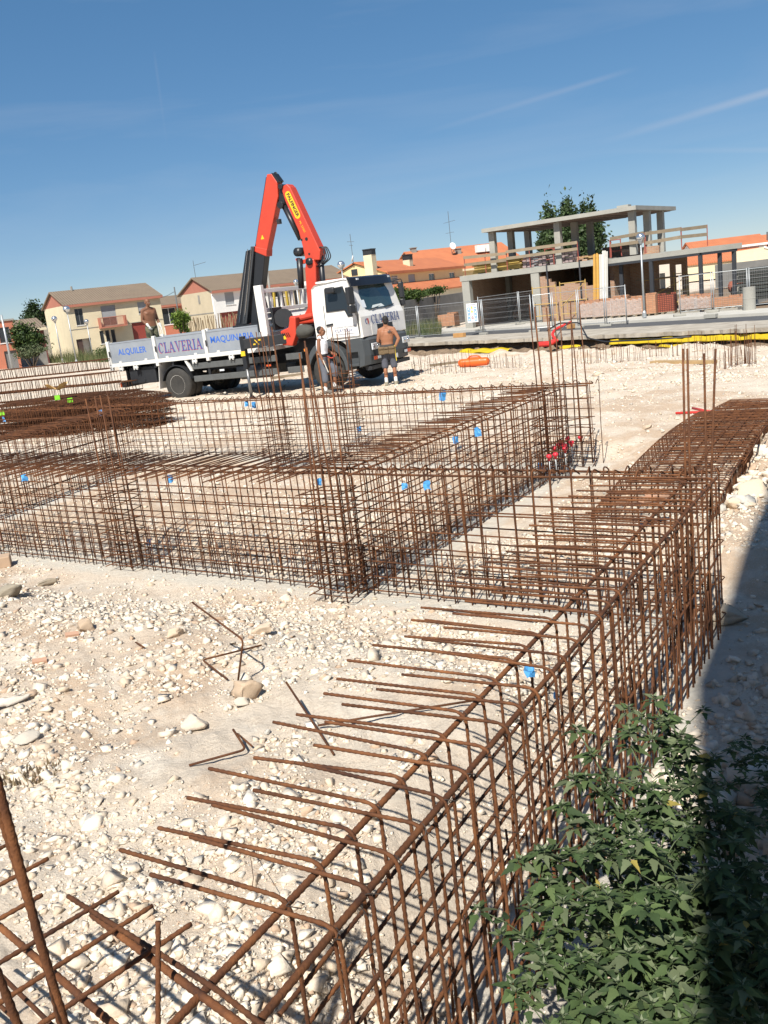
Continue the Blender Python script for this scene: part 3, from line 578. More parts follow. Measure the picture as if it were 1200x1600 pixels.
# lying cages (stirrups and long bars) and the piles of them
def lying_cage(label, P, rz, L, W, Hh, sp, group, z0=0.03, nlong=6, taper=0.0, tilt=(0, 0), r_s=0.005, r_l=0.006, hook=False, joined=False, arch=0.0):
    root = empty('rebar_cage', (P[0], P[1], P[2]), rz, label, 'rebar cage', group); root.rotation_euler = (tilt[0], tilt[1], rz)
    ns = int(L / sp); ac = MB()
    for k in range(ns + 1):
        x = k * sp + jit(sp * .25); f = 1 - taper * abs(2 * x / L - 1) ** 2.4; w, h_ = W * f / 2, Hh * f; s = jit(.02); sl = jit(.03)
        pts = arc_path([(x, -w, z0), (x + sl, w, z0), (x + sl + s, w + (0.02 if hook else 0), z0 + h_), (x + s, -w, z0 + h_ + jit(.008)), (x - s, -w, z0 - 0.0)], 0.03, 2)
        if arch: pts = [p + Vector((0, 0, arch * math.sin(math.pi * min(1, max(0, p.x / L))))) for p in pts]
        if joined: ac.tube(pts, r_s, 4)
        else: bar('stirrup', pts, r_s, root, 5)
    for i in range(nlong):
        for zz in (z0 + 0.008, z0 + Hh - 0.008):
            y = -W / 2 + W * i / (nlong - 1); n_ = 9
            pts = [(L * k / n_, y * (1 - taper * abs(2 * k / n_ - 1) ** 2.4) + jit(.01), z0 + (zz - z0) * (1 - taper * abs(2 * k / n_ - 1) ** 2.4) + jit(.006)) for k in range(n_ + 1)]
            if arch: pts = [(p[0], p[1], p[2] + arch * math.sin(math.pi * p[0] / L)) for p in pts]
            if joined: ac.tube(pts, r_l, 4)
            else: bar('longitudinal_bar', pts, r_l, root, 5)
    if joined: tag(ac.build('bars', M_RUST, root, smooth=True, fix=False), kind='stuff')
    return root
_nl, _nr, _fl = g(925, 800, .26), g(1110, 800, .26), g(1090, 645, .26); _mr = math.atan2(_fl.y - _nl.y, _fl.x - _nl.x); _mm = (_nl + _nr) / 2
lying_cage('wide rusty cage lying flat beyond the corner of the nearest cage on the right', (_mm.x, _mm.y, 0.0), _mr, 5.6, 1.04, 0.22, 0.062, 'cages lying on the ground', nlong=9, hook=True, arch=0.11)
lying_cage('second rusty cage stacked on the flat one at the right edge', (_mm.x + 1.0, _mm.y + 1.5, 0.27), _mr - 0.03, 4.2, 0.85, 0.04, 0.11, 'cages lying on the ground', nlong=7, joined=True, arch=0.09)
PG = 'rusty cages heaped on the left'; PL = ['bottom', 'second', 'third', 'top']
for k in range(4):
    lying_cage(f'{PL[k]} layer of the dark heap of cages left of the truck', (-10.6 + 0.12 * k, 24.35 + 0.1 * (k % 2), -0.02 + 0.19 * k), -0.40 + 0.012 * (k % 3 - 1), 6.3 - 0.12 * k, 1.9 - 0.1 * k, 0.24, 0.055, PG, taper=0.62, nlong=8, joined=True, r_s=0.006)
FG = 'long beam cages stacked far left'; FLb = ['lowest', 'second', 'third', 'topmost']
for k in range(4):
    q = at(-40 + 12 * (k % 2), 640 - 22 * k, 29.0 + 0.6 * (k % 2)); lying_cage(f'{FLb[k]} long beam cage in the stack behind the dark heap', (q.x - 2.0, q.y + 1.2, 0.02 + 0.36 * k), -0.34 + 0.03 * (k % 2), 8.0 - 0.5 * k, 0.55, 0.3, 0.085, FG, nlong=5, joined=True, r_s=0.008, r_l=0.010)

# loose rods on the ground
def rod(label, pts, r=0.006):
    o = empty('loose_rod', pts[0], 0, label, 'rebar', 'loose rods on the ground'); p0 = Vector(pts[0])
    bar('rod', arc_path([Vector(p) - p0 for p in pts], 0.03, 4), r, o, 7); return o
def up(px, py, h): p = gp(px, py); return p + Vector((0, 0, h))
b0 = up(371, 1072, 0.0); rod('bent rod standing on the stones with its long arm pointing up left', [b0, at(380, 1000, b0.y + 0.02), at(300, 941, b0.y + 0.42)])
rod('bent rod lying in a hook across the standing one', [up(356, 1066, 0.02), up(318, 1043, 0.05), at(409, 1008, gp(409, 1016).y - 0.02)])
rod('thin rod leaning left of the tips of the near cage', [at(447, 1066, gp(470, 1110).y - 0.05), up(487, 1140, 0.06), up(522, 1182, 0.01)])
rod('straight rod lying among stones behind the bar tips', [up(498, 1142, 0.03), up(620, 1122, 0.03), up(752, 1107, 0.05)])
rod('short bent rod lying left of the bar tips', [up(296, 1199, 0.01), up(386, 1180, 0.03), up(368, 1163, 0.08)])
rod('short twisted rod end above the bar tips', [up(372, 1152, 0.02), up(395, 1172, 0.02)], 0.005)
rod('rusty rod lying flat in front of the long cage', [up(664, 972, 0.02), up(800, 988, 0.02)], 0.007)
rod('rusty rod lying on the cement close to the long cage', [up(690, 955, 0.02), up(840, 975, 0.02)], 0.007)
rod('thin rusty rod on the brown soil near the red bolt cutter', [up(1140, 638, 0.02), up(1175, 630, 0.02), up(1150, 642, .02)], 0.006)
q_ = [up(358, 1346, .02), up(372, 1342, .05), up(394, 1352, .06), at(396, 1372, gp(394, 1385).y - .25), at(393, 1392, gp(394, 1385).y - .5)]; rod('thin curled tie wire hanging from the near cage rail', q_, 0.0013)
rod('twig like rod left of the leaning rod on the stones', [up(213, 1008, 0.02), up(226, 1016, 0.02)], 0.006)
# ------------------------------------------------------------------ crane truck
M_WHITE = mat('truck_white_paint', (0.80, 0.80, 0.79), 0.38, col2=(0.66, 0.63, 0.57), scale=2.2, contrast=0.8, spec=0.5)
M_WHITE2 = mat('bed_white_paint', (0.72, 0.72, 0.70), 0.55, var=0.25, scale=6, col2=(0.55, 0.53, 0.49), contrast=0.9)
M_ALU = mat('board_aluminium', (0.33, 0.36, 0.40), 0.45, var=0.15, scale=3.5, spec=0.5, metal=0.25)
M_BLACK = mat('black_plastic', (0.022, 0.024, 0.028), 0.5, var=0.3, scale=6)
M_GREY = mat('bumper_grey_plastic', (0.060, 0.068, 0.074), 0.55, var=0.15, scale=5)
M_GUARD = mat('side_guard_grey', (0.10, 0.105, 0.105), 0.6, var=0.3, scale=7)
M_RED = mat('crane_red_paint', (0.60, 0.060, 0.028), 0.45, col2=(0.44, 0.045, 0.024), scale=3.5, contrast=0.8)
M_DARK = mat('crane_dark_steel', (0.018, 0.02, 0.024), 0.4, var=0.3, scale=8)
M_CHROME = mat('chrome', (0.6, 0.6, 0.6), 0.15, metal=1.0)
M_TYRE = mat('tyre_rubber', (0.018, 0.018, 0.018), 0.85, col2=(0.050, 0.046, 0.041), scale=5, contrast=0.6, bump=0.2, bscale=30)
M_RIM = mat('dusty_rim', (0.52, 0.50, 0.46), 0.6, var=0.3, scale=7)
M_HUB = mat('brown_hub', (0.10, 0.08, 0.06), 0.7, var=0.3, scale=9)
M_GLASS = glass_mat('truck_glass')
M_BLUE = mat('sign_blue', (0.035, 0.13, 0.50), 0.5)
M_BLUE2 = mat('letter_navy', (0.05, 0.09, 0.27), 0.5)
M_LRED = mat('letter_red', (0.50, 0.05, 0.04), 0.5)
M_YEL = mat('sign_yellow', (0.75, 0.48, 0.02), 0.5)
M_LAMP = mat('lamp_glass', (0.62, 0.65, 0.68), 0.12, spec=0.8)
M_ORANGE = mat('orange_lens', (0.75, 0.22, 0.03), 0.3)
M_LENS = mat('red_orange_lens', (0.55, 0.09, 0.03), 0.3)
M_TEXT = mat('small_grey_text', (0.25, 0.27, 0.33), 0.5)
THEAD = R(-30.2)
TRUCK = empty('crane_truck', (-0.54, 26.14, 0.05), THEAD, 'white flatbed truck with a folded red loading crane behind its cab', 'truck'); TRUCK.rotation_euler = (0, R(-0.76), THEAD)
def part(name, mb, m, parent=TRUCK, smooth=False, bevel=0.0): return mb.build(name, m, parent, smooth, bevel=bevel)
# wheels ------------------------------------------------------------
def wheel(x, y, z, r, outward, dual=False):
    w = empty('wheel', (x, y, z)); w.parent = TRUCK
    def lat(prof, m, nm, n=36): 
        mb = MB(); M_ = Matrix.Rotation(R(-90), 4, 'X') if outward > 0 else Matrix.Rotation(R(90), 4, 'X')
        mb.lathe(prof, n, M_); return mb.build(nm, m, w, smooth=True)
    hw = 0.14
    tp = [(r*.56, -hw), (r*.62, -hw*1.05), (r*.88, -hw), (r*.985, -hw*.75), (r, -hw*.45), (r*.985, -.012), (r*.985, .012), (r, hw*.45), (r*.985, hw*.75), (r*.88, hw), (r*.62, hw*1.05), (r*.56, hw)]
    t = lat(tp, M_TYRE, 'tyre'); t.modifiers.new('edge', 'EDGE_SPLIT').split_angle = R(50)
    lat([(r*.30, hw*.15), (r*.40, hw*.2), (r*.44, hw*.75), (r*.55, hw*1.0), (r*.58, hw*.98), (r*.575, -hw), (r*.3, -hw)] if not dual else [(r*.30, -hw*.3), (r*.42, -hw*.2), (r*.47, hw*.85), (r*.57, hw*1.02), (r*.58, hw*.9), (r*.575, -hw), (r*.3, -hw)], M_RIM, 'rim')
    lat([(0.001, hw*.9), (r*.16, hw*.85), (r*.20, hw*.5), (r*.37, hw*.28), (r*.37, -hw*.5), (0.001, -hw*.5)], M_HUB, 'hub')
    for k in range(10):
        a = 2 * math.pi * k / 10; mb = MB(); c = (r*.255*math.cos(a), outward * hw * .3, r*.255*math.sin(a)); mb.cyl(c, (c[0], outward * hw * .55, c[2]), 0.016, 6); mb.build('wheel_nut', M_HUB, w)
    return w
wheel(0.15, -1.08, 0.485, 0.485, -1); wheel(0.15, 1.08, 0.485, 0.485, 1)
for y, o in ((-1.10, -1), (-0.78, -1), (1.10, 1), (0.78, 1)): wheel(-5.12, y, 0.50, 0.485, o, True)
mb = MB(); mb.cyl((-5.12, -1.0, 0.5), (-5.12, 1.0, 0.5), 0.09, 10); mb.sphere((-5.12, 0, 0.5), 0.22, 12, 8); mb.cyl((0.15, -1, .45), (0.15, 1, .45), 0.07, 10); part('axles', mb, M_DARK, smooth=True)
# chassis ------------------------------------------------------------
mb = MB()
for s in (-1, 1): mb.bx(-7.4, 1.1, s*.42-.04, s*.42+.04, 0.78, 1.04)
for x in (-7.2, -6.2, -4.2, -3.0, -1.6, -0.5): mb.bx(x-.05, x+.05, -.42, .42, .82, 1.0)
part('chassis', mb, M_DARK)
mb = MB(); mb.cyl((-2.9, -0.95, 0.72), (-1.9, -0.95, 0.72), 0.26, 18); part('air_tank', mb, M_DARK, smooth=True)
mb = MB(); mb.bx(-3.9, -2.4, 0.5, 1.1, 0.45, 1.0); part('fuel_tank', mb, M_GUARD, bevel=.06)
mb = MB(); mb.bx(-7.05, -6.0, -1.12, -0.62, 0.62, 1.12); part('battery_box', mb, M_BLACK, bevel=.03)
mb = MB(); mb.cyl((-6.5, -1.14, 0.72), (-6.5, -1.10, 0.72), 0.07, 12); part('box_knob', mb, M_BLACK)
mb = MB(); mb.bx(-7.45, -7.25, -1.1, 1.1, 0.55, 0.72); mb.bx(-7.4, -7.3, -.9, -.75, .7, 1.1); mb.bx(-7.4, -7.3, .75, .9, .7, 1.1); part('rear_underrun_bar', mb, M_BLACK)
for y in (-0.98, 0.98):
    mb = MB(); mb.bx(-7.50, -7.455, y-.16, y+.16, .57, .70); part('tail_light', mb, M_LENS)
for z in (0.98, 0.62):
    mb = MB(); mb.bx(-4.48, -1.45, -1.22, -1.18, z - .085, z + .085); part('side_guard', mb, M_GUARD, bevel=.012)
    mb = MB(); mb.bx(-4.48, -1.45, 1.18, 1.22, z - .085, z + .085); part('side_guard', mb, M_GUARD, bevel=.012)
for z in (0.98, 0.62):
    mb = MB(); mb.bx(-1.15, -0.62, -1.22, -1.18, z - .085, z + .085); part('side_guard', mb, M_GUARD, bevel=.012)
for x in (-3.9, -2.2):
    mb = MB(); mb.bx(x-.04, x+.04, -1.18, -0.46, .60, .64); mb.bx(x-.04, x+.04, -1.18, -1.14, .58, 1.04); part('guard_bracket', mb, M_DARK)
for (x, z) in ((-3.4, .80), (-1.75, .80)):
    mb = MB(); mb.box((x, -1.225, z), (.16, .02, .05)); part('side_marker', mb, M_LAMP if x < -2 else M_LENS)
# rear mudguard ------------------------------------------------------
mb = MB(); pr = [(-5.85, 0.42), (-5.83, 0.42), (-5.70, 1.16), (-5.72, 1.16)]; mb.prism(pr, -1.24, -0.62, 'y'); part('mud_flap', mb, M_WHITE2)
mb = MB(); mb.prism([(-4.72, 1.18), (-4.64, 1.18), (-4.46, .86), (-4.54, .86)], -1.245, -1.17, 'y'); part('mudguard_stay', mb, M_WHITE2)
mb = MB(); N = 14; o_ = []
for k in range(N + 1):
    a = R(165 - 150 * k / N); o_.append((-5.12 + .57 * math.cos(a), .5 + .57 * math.sin(a)))
for a, b in zip(o_[:-1], o_[1:]): mb.add([(a[0], -1.24, a[1]), (b[0], -1.24, b[1]), (b[0], -.6, b[1]), (a[0], -.6, a[1])], [(0, 1, 2, 3)])
fo = part('rear_mudguard', mb, M_BLACK); fo.modifiers.new('t', 'SOLIDIFY').thickness = 0.02
# bed ----------------------------------------------------------------
mb = MB(); mb.bx(-7.62, -1.45, -1.25, 1.25, 1.20, 1.31); part('bed_floor', mb, M_WHITE2, bevel=.01)
mb = MB()
for k in range(9): x = -7.3 + k * .7; mb.bx(x-.04, x+.04, -1.2, 1.2, 1.05, 1.2)
part('cross_bearer', mb, M_DARK)
segs = [(-7.54, -5.80), (-5.66, -3.88), (-3.74, -1.93)]
for sgn in (-1, 1):
    for i, (x0, x1) in enumerate(segs):
        mb = MB(); mb.bx(x0, x1, sgn*1.225-.018, sgn*1.225+.018, 1.315, 1.93)
        bo = part('side_board', mb, M_ALU, bevel=.008)
        mb = MB()
        for z in (1.335, 1.912): mb.bx(x0 + .01, x1 - .01, sgn*1.245-.008, sgn*1.245+.008, z-.018, z+.018)
        mb.build('board_lip', M_ALU, bo)
        for x in (x0 + .35, x1 - .35):
            mb = MB(); mb.bx(x-.05, x+.05, sgn*1.25-.02, sgn*1.25+.02, 1.27, 1.36); mb.build('hinge', M_WHITE2, bo)
    for x in (-7.60, -5.73, -3.81):
        mb = MB(); mb.bx(x-.055, x+.055, sgn*1.235-.045, sgn*1.235+.045, 1.10, 1.98); part('bed_post', mb, M_WHITE2, bevel=.012)
        mb = MB(); mb.bx(x+.03, x+.065, sgn*1.29-.012, sgn*1.29+.012, 1.52, 1.68); part('post_latch', mb, M_BLACK)
    mb = MB(); mb.bx(-7.62, -1.45, sgn*1.262-.01, sgn*1.262+.01, 1.195, 1.30); part('bed_sill', mb, M_WHITE2)
    for x in (-7.2, -4.3, -2.95, -6.6):
        mb = MB(); mb.bx(x-.09, x+.09, sgn*1.27-.015, sgn*1.27+.015, 1.10, 1.17); mb.bx(x-.07, x-.04, sgn*1.28-.02, sgn*1.28+.02, 1.06, 1.2); mb.bx(x+.04, x+.07, sgn*1.28-.02, sgn*1.28+.02, 1.06, 1.2); part('lashing_hook', mb, M_WHITE2)
mb = MB(); mb.bx(-7.63, -7.59, -1.18, 1.18, 1.32, 1.93); part('tailboard', mb, M_ALU, bevel=.008)
# headboard ------------------------------------------------------------
for y in (-1.17, 1.17):
    mb = MB(); mb.bx(-1.86, -1.62, y-.07, y+.07, 1.45, 2.96); part('headboard_post', mb, M_WHITE, bevel=.012)
for z in (2.80, 2.28):
    mb = MB(); mb.bx(-1.78, -1.68, -1.10, 1.10, z-.055, z+.055); part('headboard_rail', mb, M_WHITE, bevel=.01)
for k, z in enumerate((2.14, 1.97, 1.80, 1.62)):
    mb = MB(); mb.prism([(-1.70, z-.075), (-1.66, z-.075), (-1.74, z+.06), (-1.78, z+.06)], -1.10, 1.10, 'y'); part('headboard_slat', mb, M_WHITE)
for y in (-.70, -.2, .35, .85):
    mb = MB(); mb.bx(-1.76, -1.70, y-.035, y+.035, 2.335, 2.745); part('headboard_bar', mb, M_WHITE)
# straps and chains hanging behind the headboard
M_STRAP = mat('yellow_lashing_strap', (0.50, 0.36, 0.05), 0.8, var=0.3, scale=8)
for k in range(9):
    y = -0.95 + 0.22 * k + jit(.04); mb = MB(); mb.beam((-1.90, y, 2.30 + jit(.08)), (-1.90 + jit(.04), y + jit(.05), 2.74), .06, .05)
    part('hanging_strap', mb, M_STRAP if k % 3 == 0 else M_BLACK)
# cab ------------------------------------------------------------------
def cab_shell():
    # side profile in (x, z); nose leans back above the sill
    prof = [(-0.08, 1.36), (-0.10, 2.10), (-0.06, 2.66), (0.04, 2.74), (0.95, 2.80), (1.04, 2.77), (1.27, 1.96), (1.34, 1.80), (1.36, 1.28), (0.60, 1.26)]
    bm = bmesh.new(); rings_ = []
    for (y, k) in ((-1.17, .955), (-1.20, .985), (-1.21, 1.0), (1.21, 1.0), (1.20, .985), (1.17, .955)):
        rings_.append([bm.verts.new((0.6 + (x - 0.6) * k, y * (1 - 0.045 * max(0, z - 1.95)), 1.98 + (z - 1.98) * (k * .3 + .7))) for x, z in prof])
    n = len(prof)
    for a, b in zip(rings_[:-1], rings_[1:]):
        for i in range(n): bm.faces.new((a[i], a[(i+1) % n], b[(i+1) % n], b[i]))
    bm.faces.new(rings_[0]); bm.faces.new(rings_[-1][::-1]); bmesh.ops.recalc_face_normals(bm, faces=bm.faces)
    me = bpy.data.meshes.new('cab'); bm.to_mesh(me); bm.free(); me.materials.append(M_WHITE); o = link('cab', me, TRUCK)
    b = o.modifiers.new('bevel', 'BEVEL'); b.width = .02; b.segments = 2; b.limit_method = 'ANGLE'; b.angle_limit = R(35); return o
CAB = cab_shell()
def side_y(z, s): return s * 1.212 * (1 - 0.045 * max(0, z - 1.95))
def side_panel(poly, s, out, m, name, parent, thick=.012):
    mb = MB(); n = len(poly); vs = [(x, side_y(z, s) + s * out, z) for x, z in poly] + [(x, side_y(z, s) + s * (out - thick), z) for x, z in poly]
    mb.add(vs, [tuple(range(n)), tuple(range(2*n-1, n-1, -1))] + [(i, i+n, (i+1) % n + n, (i+1) % n) for i in range(n)]); return mb.build(name, m, parent)
for s in (-1, 1):
    dr = side_panel([(0.27, 1.34), (0.27, 2.66), (0.96, 2.69), (1.10, 2.20), (1.23, 1.80), (1.25, 1.34)], s, .010, M_WHITE, 'door', TRUCK)
    side_panel([(0.335, 2.02), (0.345, 2.60), (0.92, 2.63), (1.05, 2.22), (1.13, 1.84), (0.98, 1.84), (0.90, 2.02)], s, .016, M_BLACK, 'window_frame', dr)
    side_panel([(0.37, 2.05), (0.38, 2.57), (0.90, 2.595), (1.02, 2.21), (1.09, 1.88), (1.0, 1.88), (0.92, 2.05)], s, .020, M_GLASS, 'window_pane', dr)
    side_panel([(0.30, 1.66), (0.30, 1.71), (0.50, 1.725), (0.50, 1.675)], s, .034, M_BLACK, 'door_handle', dr, .03)
    for xs in (0.262, 1.262): side_panel([(xs - .006, 1.33), (xs - .006, 2.2), (xs + .006, 2.2), (xs + .006, 1.33)], s, .012, M_BLACK, 'door_gap', dr)
# front glass and front pieces: the windscreen plane runs between (1.27,1.96) and (1.04,2.77)
def front_panel(poly, out, m, name, parent=TRUCK, thick=.02, low=False):
    # poly in (y, t): t runs up the front face; low face between z 1.28 and 1.80
    def P(y, t, o):
        if low: x0, z0, x1, z1 = 1.36, 1.28, 1.34, 1.80
        else: x0, z0, x1, z1 = 1.285, 1.90, 1.045, 2.77
        d = Vector((x1-x0, 0, z1-z0)); nrm = Vector((d.z, 0, -d.x)).normalized(); p = Vector((x0, y, z0)) + d * t + nrm * o
        p.x -= 0.10 * abs(y / 1.2) ** 4 * (0.4 if low else 1); return p
    mb = MB(); n = len(poly); mb.add([P(y, t, out) for y, t in poly] + [P(y, t, out - thick) for y, t in poly], [tuple(range(n)), tuple(range(2*n-1, n-1, -1))] + [(i, i+n, (i+1) % n + n, (i+1) % n) for i in range(n)])
    return mb.build(name, m, parent)
wsf = front_panel([(-1.10, .05), (-1.13, .10), (-1.03, .86), (-.6, .90), (.6, .90), (1.03, .86), (1.13, .10), (1.10, .05), (.6, .03), (-.6, .03)], .018, M_BLACK, 'windscreen_frame')
wsm = bpy.data.materials.new('windscreen_glass'); wsm.use_nodes = True; _b = wsm.node_tree.nodes['Principled BSDF']; _b.inputs['Base Color'].default_value = (0.025, 0.05, 0.055, 1); _b.inputs['Roughness'].default_value = 0.03; _b.inputs['Specular IOR Level'].default_value = 1.0
front_panel([(-1.05, .09), (-.98, .84), (-.6, .875), (-.03, .885), (-.03, .06), (-.6, .06)], .026, wsm, 'windscreen_pane', wsf)
front_panel([(1.05, .09), (.98, .84), (.6, .875), (-.03, .885), (-.03, .06), (.6, .06)], .027, wsm, 'windscreen_pane', wsf)
front_panel([(-.93, .13), (-.93, .36), (-.70, .36), (-.70, .13)], .030, M_LAMP, 'windscreen_sticker', wsf)
front_panel([(-.45, .09), (-.35, .17), (.12, .19), (.25, .10)], .030, mat('paper', (0.62, 0.68, 0.68), 0.8), 'paper_on_dashboard', wsf)
for y in (-.5, .25): 
    mb = MB(); mb.beam((1.30, y, 1.96), (1.27, y + .55, 2.02), .02, .02); mb.build('wiper', M_BLACK, wsf)
# sun visor
mb = MB(); pv = []
for k in range(13):
    y = -1.12 + 2.24 * k / 12; b = 1 - 0.5 * abs(y / 1.12) ** 5; pv.append((y, b))
vs = []
for y, b in pv: vs += [(1.00, y, 2.84), (1.20 * b + 1.0 * (1-b), y, 2.80), (1.27 * b + 1.02 * (1-b), y, 2.58), (1.16 * b + 1.0 * (1-b), y, 2.62)]
fs = []
for k in range(12):
    for j in range(4): fs.append((4*k+j, 4*k+(j+1) % 4, 4*k+4+(j+1) % 4, 4*k+4+j))
fs += [(3, 2, 1, 0), (48, 49, 50, 51)]
vz = mb.add(vs, fs).build('sun_visor', mat('smoked_visor', (0.010, 0.012, 0.018), 0.35, spec=0.4), TRUCK, bevel=.01)
for y in (-.85, .85):
    mb = MB(); mb.bx(1.165, 1.20, y-.05, y+.05, 2.74, 2.785); mb.build('marker_light', M_LAMP, vz)
mb = MB(); mb.bx(-0.02, 1.0, -1.02, 1.02, 2.77, 2.83); part('roof_panel', mb, M_WHITE, bevel=.03)
front_panel([(-.72, .04), (-.72, .62), (.72, .62), (.72, .04)], .012, M_WHITE, 'front_flap', low=True)
front_panel([(-.42, .08), (-.42, .52), (.42, .52), (.42, .08)], .02, M_BLACK, 'grille', low=True)
for k in range(5): front_panel([(-.41, .12 + .08*k), (-.41, .15 + .08*k), (.41, .15 + .08*k), (.41, .12 + .08*k)], .027, M_DARK, 'grille_slat', low=True)
for y in (-1.0, 1.0): front_panel([(y-.06, .80), (y-.06, .98), (y+.06, .98), (y+.06, .80)], .012, M_BLACK, 'corner_vent', low=True)
# bumper
mb = MB(); prof = [(1.30, .52), (1.46, .56), (1.50, .80), (1.48, 1.20), (1.38, 1.26), (1.15, 1.26), (1.15, .52)]; secs = []
vs = []
for k in range(15):
    y = -1.24 + 2.48 * k / 14; c = 0.16 * abs(y / 1.24) ** 6; vs += [(x - c if x > 1.2 else x, y, z) for x, z in prof]
fs = [(7*k+j, 7*k+(j+1) % 7, 7*k+7+(j+1) % 7, 7*k+7+j) for k in range(14) for j in range(7)] + [tuple(range(6, -1, -1)), tuple(98 + j for j in range(7))]
bump = mb.add(vs, fs).build('bumper', M_GREY, TRUCK, smooth=False, bevel=.015)
for s in (-1, 1):
    y = s * .86
    mb = MB(); mb.bx(1.47, 1.505, y-.20, y+.20, .93, 1.10); hl = part('headlight', mb, M_LAMP, bevel=.01)
    mb = MB(); mb.sphere((1.505, y - .09, 1.01), .055, 12, 8, (.3, 1, 1)); mb.sphere((1.505, y + .10, 1.01), .055, 12, 8, (.3, 1, 1)); mb.build('lamp_bulb', M_CHROME, hl, True)
    mb = MB(); mb.bx(1.478, 1.505, y-.20, y+.20, .66, .77); fl = part('fog_light', mb, M_BLACK)
    mb = MB(); mb.bx(1.50, 1.512, y-.19 if s < 0 else y-.01, y-.01 if s < 0 else y+.19, .67, .76); mb.build('indicator', M_LENS, fl)
    mb = MB(); mb.bx(1.50, 1.512, y+.02 if s < 0 else y-.18, y+.18 if s < 0 else y-.02, .68, .75); mb.build('fog_lens', M_LAMP, fl)
mb = MB(); mb.bx(1.25, 1.42, -1.1, 1.1, .42, .52); part('under_spoiler', mb, M_BLACK)
mb = MB(); mb.bx(1.502, 1.512, -.26, .26, .60, .71); part('number_plate', mb, mat('plate_white', (0.7, 0.7, 0.7), 0.5))
for s in (-1, 1):                                   # front wheel arch, steps
    mb = MB(); outer = []; inner = []
    for k in range(17):
        a = R(200 - 205 * k / 16); outer.append((0.15 + .66 * math.cos(a), .50 + .80 * math.sin(a) * (1.0 if math.sin(a) > 0 else .6))); inner.append((0.15 + .56 * math.cos(a), .50 + .60 * math.sin(a)))
    y0, y1 = s * 1.24, s * .80; vs = []
    for (a, b) in zip(outer, inner): vs += [(a[0], y0, a[1]), (b[0], y0, b[1]), (b[0], y1, b[1]), (a[0], y1, a[1])]
    fs = [(4*k+j, 4*k+(j+1) % 4, 4*k+4+(j+1) % 4, 4*k+4+j) for k in range(16) for j in range(4)] + [(3, 2, 1, 0), (64, 65, 66, 67)]
    mb.add(vs, fs); part('front_wing', mb, M_GREY, bevel=.015)
    mb = MB(); mb.bx(.80, 1.32, s*1.14-.06, s*1.14+.06, .92, 1.26); mb.bx(.78, 1.3, s*1.10-.06, s*1.10+.06, .55, .62); mb.bx(.82, 1.3, s*1.02-.04, s*1.02+.04, .6, .95); part('cab_step', mb, M_GREY, bevel=.01)
    mb = MB(); mb.bx(-.50, -.42, s*1.24-.02, s*1.24+.02, 1.08, 1.15); part('wing_indicator', mb, M_ORANGE)
# mirrors
for s in (-1, 1):
    mb = MB(); yy = s * 1.42
    mb.tube(arc_path([(1.12, s*1.16, 2.62), (1.28, yy, 2.66), (1.30, yy, 2.05), (1.22, s*1.2, 1.95)], .05, 3), .014, 6); mi = part('mirror_arm', mb, M_BLACK)
    mb = MB(); mb.box((1.24, yy, 2.36), (.12, .22, .44), rz=s * .25); mb.build('mirror_housing', M_BLACK, mi, bevel=.03)
    mb = MB(); mb.box((1.24, yy, 2.02), (.12, .22, .20), rz=s * .25); mb.build('mirror_housing', M_BLACK, mi, bevel=.03)
mb = MB(); mb.box((.62, -1.36, 2.56), (.30, .10, .16)); part('kerb_mirror', mb, M_BLACK, bevel=.04)
# crane -----------------------------------------------------------------
mb = MB(); mb.bx(-1.30, -.40, -.55, .55, 1.02, 1.42); mb.bx(-1.15, -.55, -.35, .35, 1.4, 1.75); part('crane_base', mb, M_DARK, bevel=.03)
mb = MB(); mb.prism([(-1.16, 1.50), (-.52, 1.50), (-.60, 2.2), (-.46, 3.30), (-.50, 3.48), (-.74, 3.48), (-.82, 3.25), (-.92, 2.2), (-1.18, 1.9)], -.17, .17, 'y'); part('crane_column', mb, M_RED, bevel=.03)
mb = MB(); mb.bx(-1.26, -.45, -.30, .30, 1.78, 2.0); part('column_collar', mb, M_RED, bevel=.05)
mb = MB(); mb.cyl((-.45, 0, 2.0), (-.36, 0, 3.55), .075, 14); part('lift_cylinder', mb, M_DARK, smooth=True)
mb = MB(); mb.cyl((-1.05, -.12, 2.75), (-.98, -.12, 3.55), .085, 14); part('slew_cylinder', mb, M_DARK, smooth=True)
mb = MB(); mb.cyl((-.62, -.24, 3.42), (-.62, .24, 3.42), .10, 14); mb.cyl((-.98, -.20, 3.72), (-.98, .20, 3.72), .12, 14); part('boom_pin', mb, M_DARK, smooth=True)
mb = MB(); mb.prism([(-1.10, 3.38), (-.60, 3.42), (-.60, 3.52), (-1.04, 3.50), (-1.08, 3.58), (-1.16, 3.56)], -.06, .06, 'y'); part('boom_bracket', mb, M_RED, bevel=.01)
mb = MB(); mb.prism([(-.78, 3.46), (-.32, 3.42), (-.26, 3.66), (-.93, 5.42), (-1.02, 5.52), (-1.14, 5.50), (-1.22, 5.40), (-1.16, 5.10), (-.86, 4.25), (-.80, 3.80)], -.15, .15, 'y'); IB = part('inner_boom', mb, M_RED, bevel=.025)
for (x, z, r_) in ((-.64, 4.02, .045), (-.80, 4.02, .03), (-.62, 3.62, .03)):
    mb = MB(); mb.cyl((x, -.158, z), (x, -.13, z), r_, 12); mb.build('boom_bolt', M_DARK, IB)
mb = MB(); mb.cyl((-1.30, -.02, 5.0), (-.92, -.02, 4.05), .075, 14); part('bending_cylinder', mb, M_DARK, smooth=True)
mb = MB(); mb.cyl((-1.36, -.02, 5.16), (-1.28, -.02, 4.95), .04, 10); part('piston_rod', mb, M_CHROME, smooth=True)
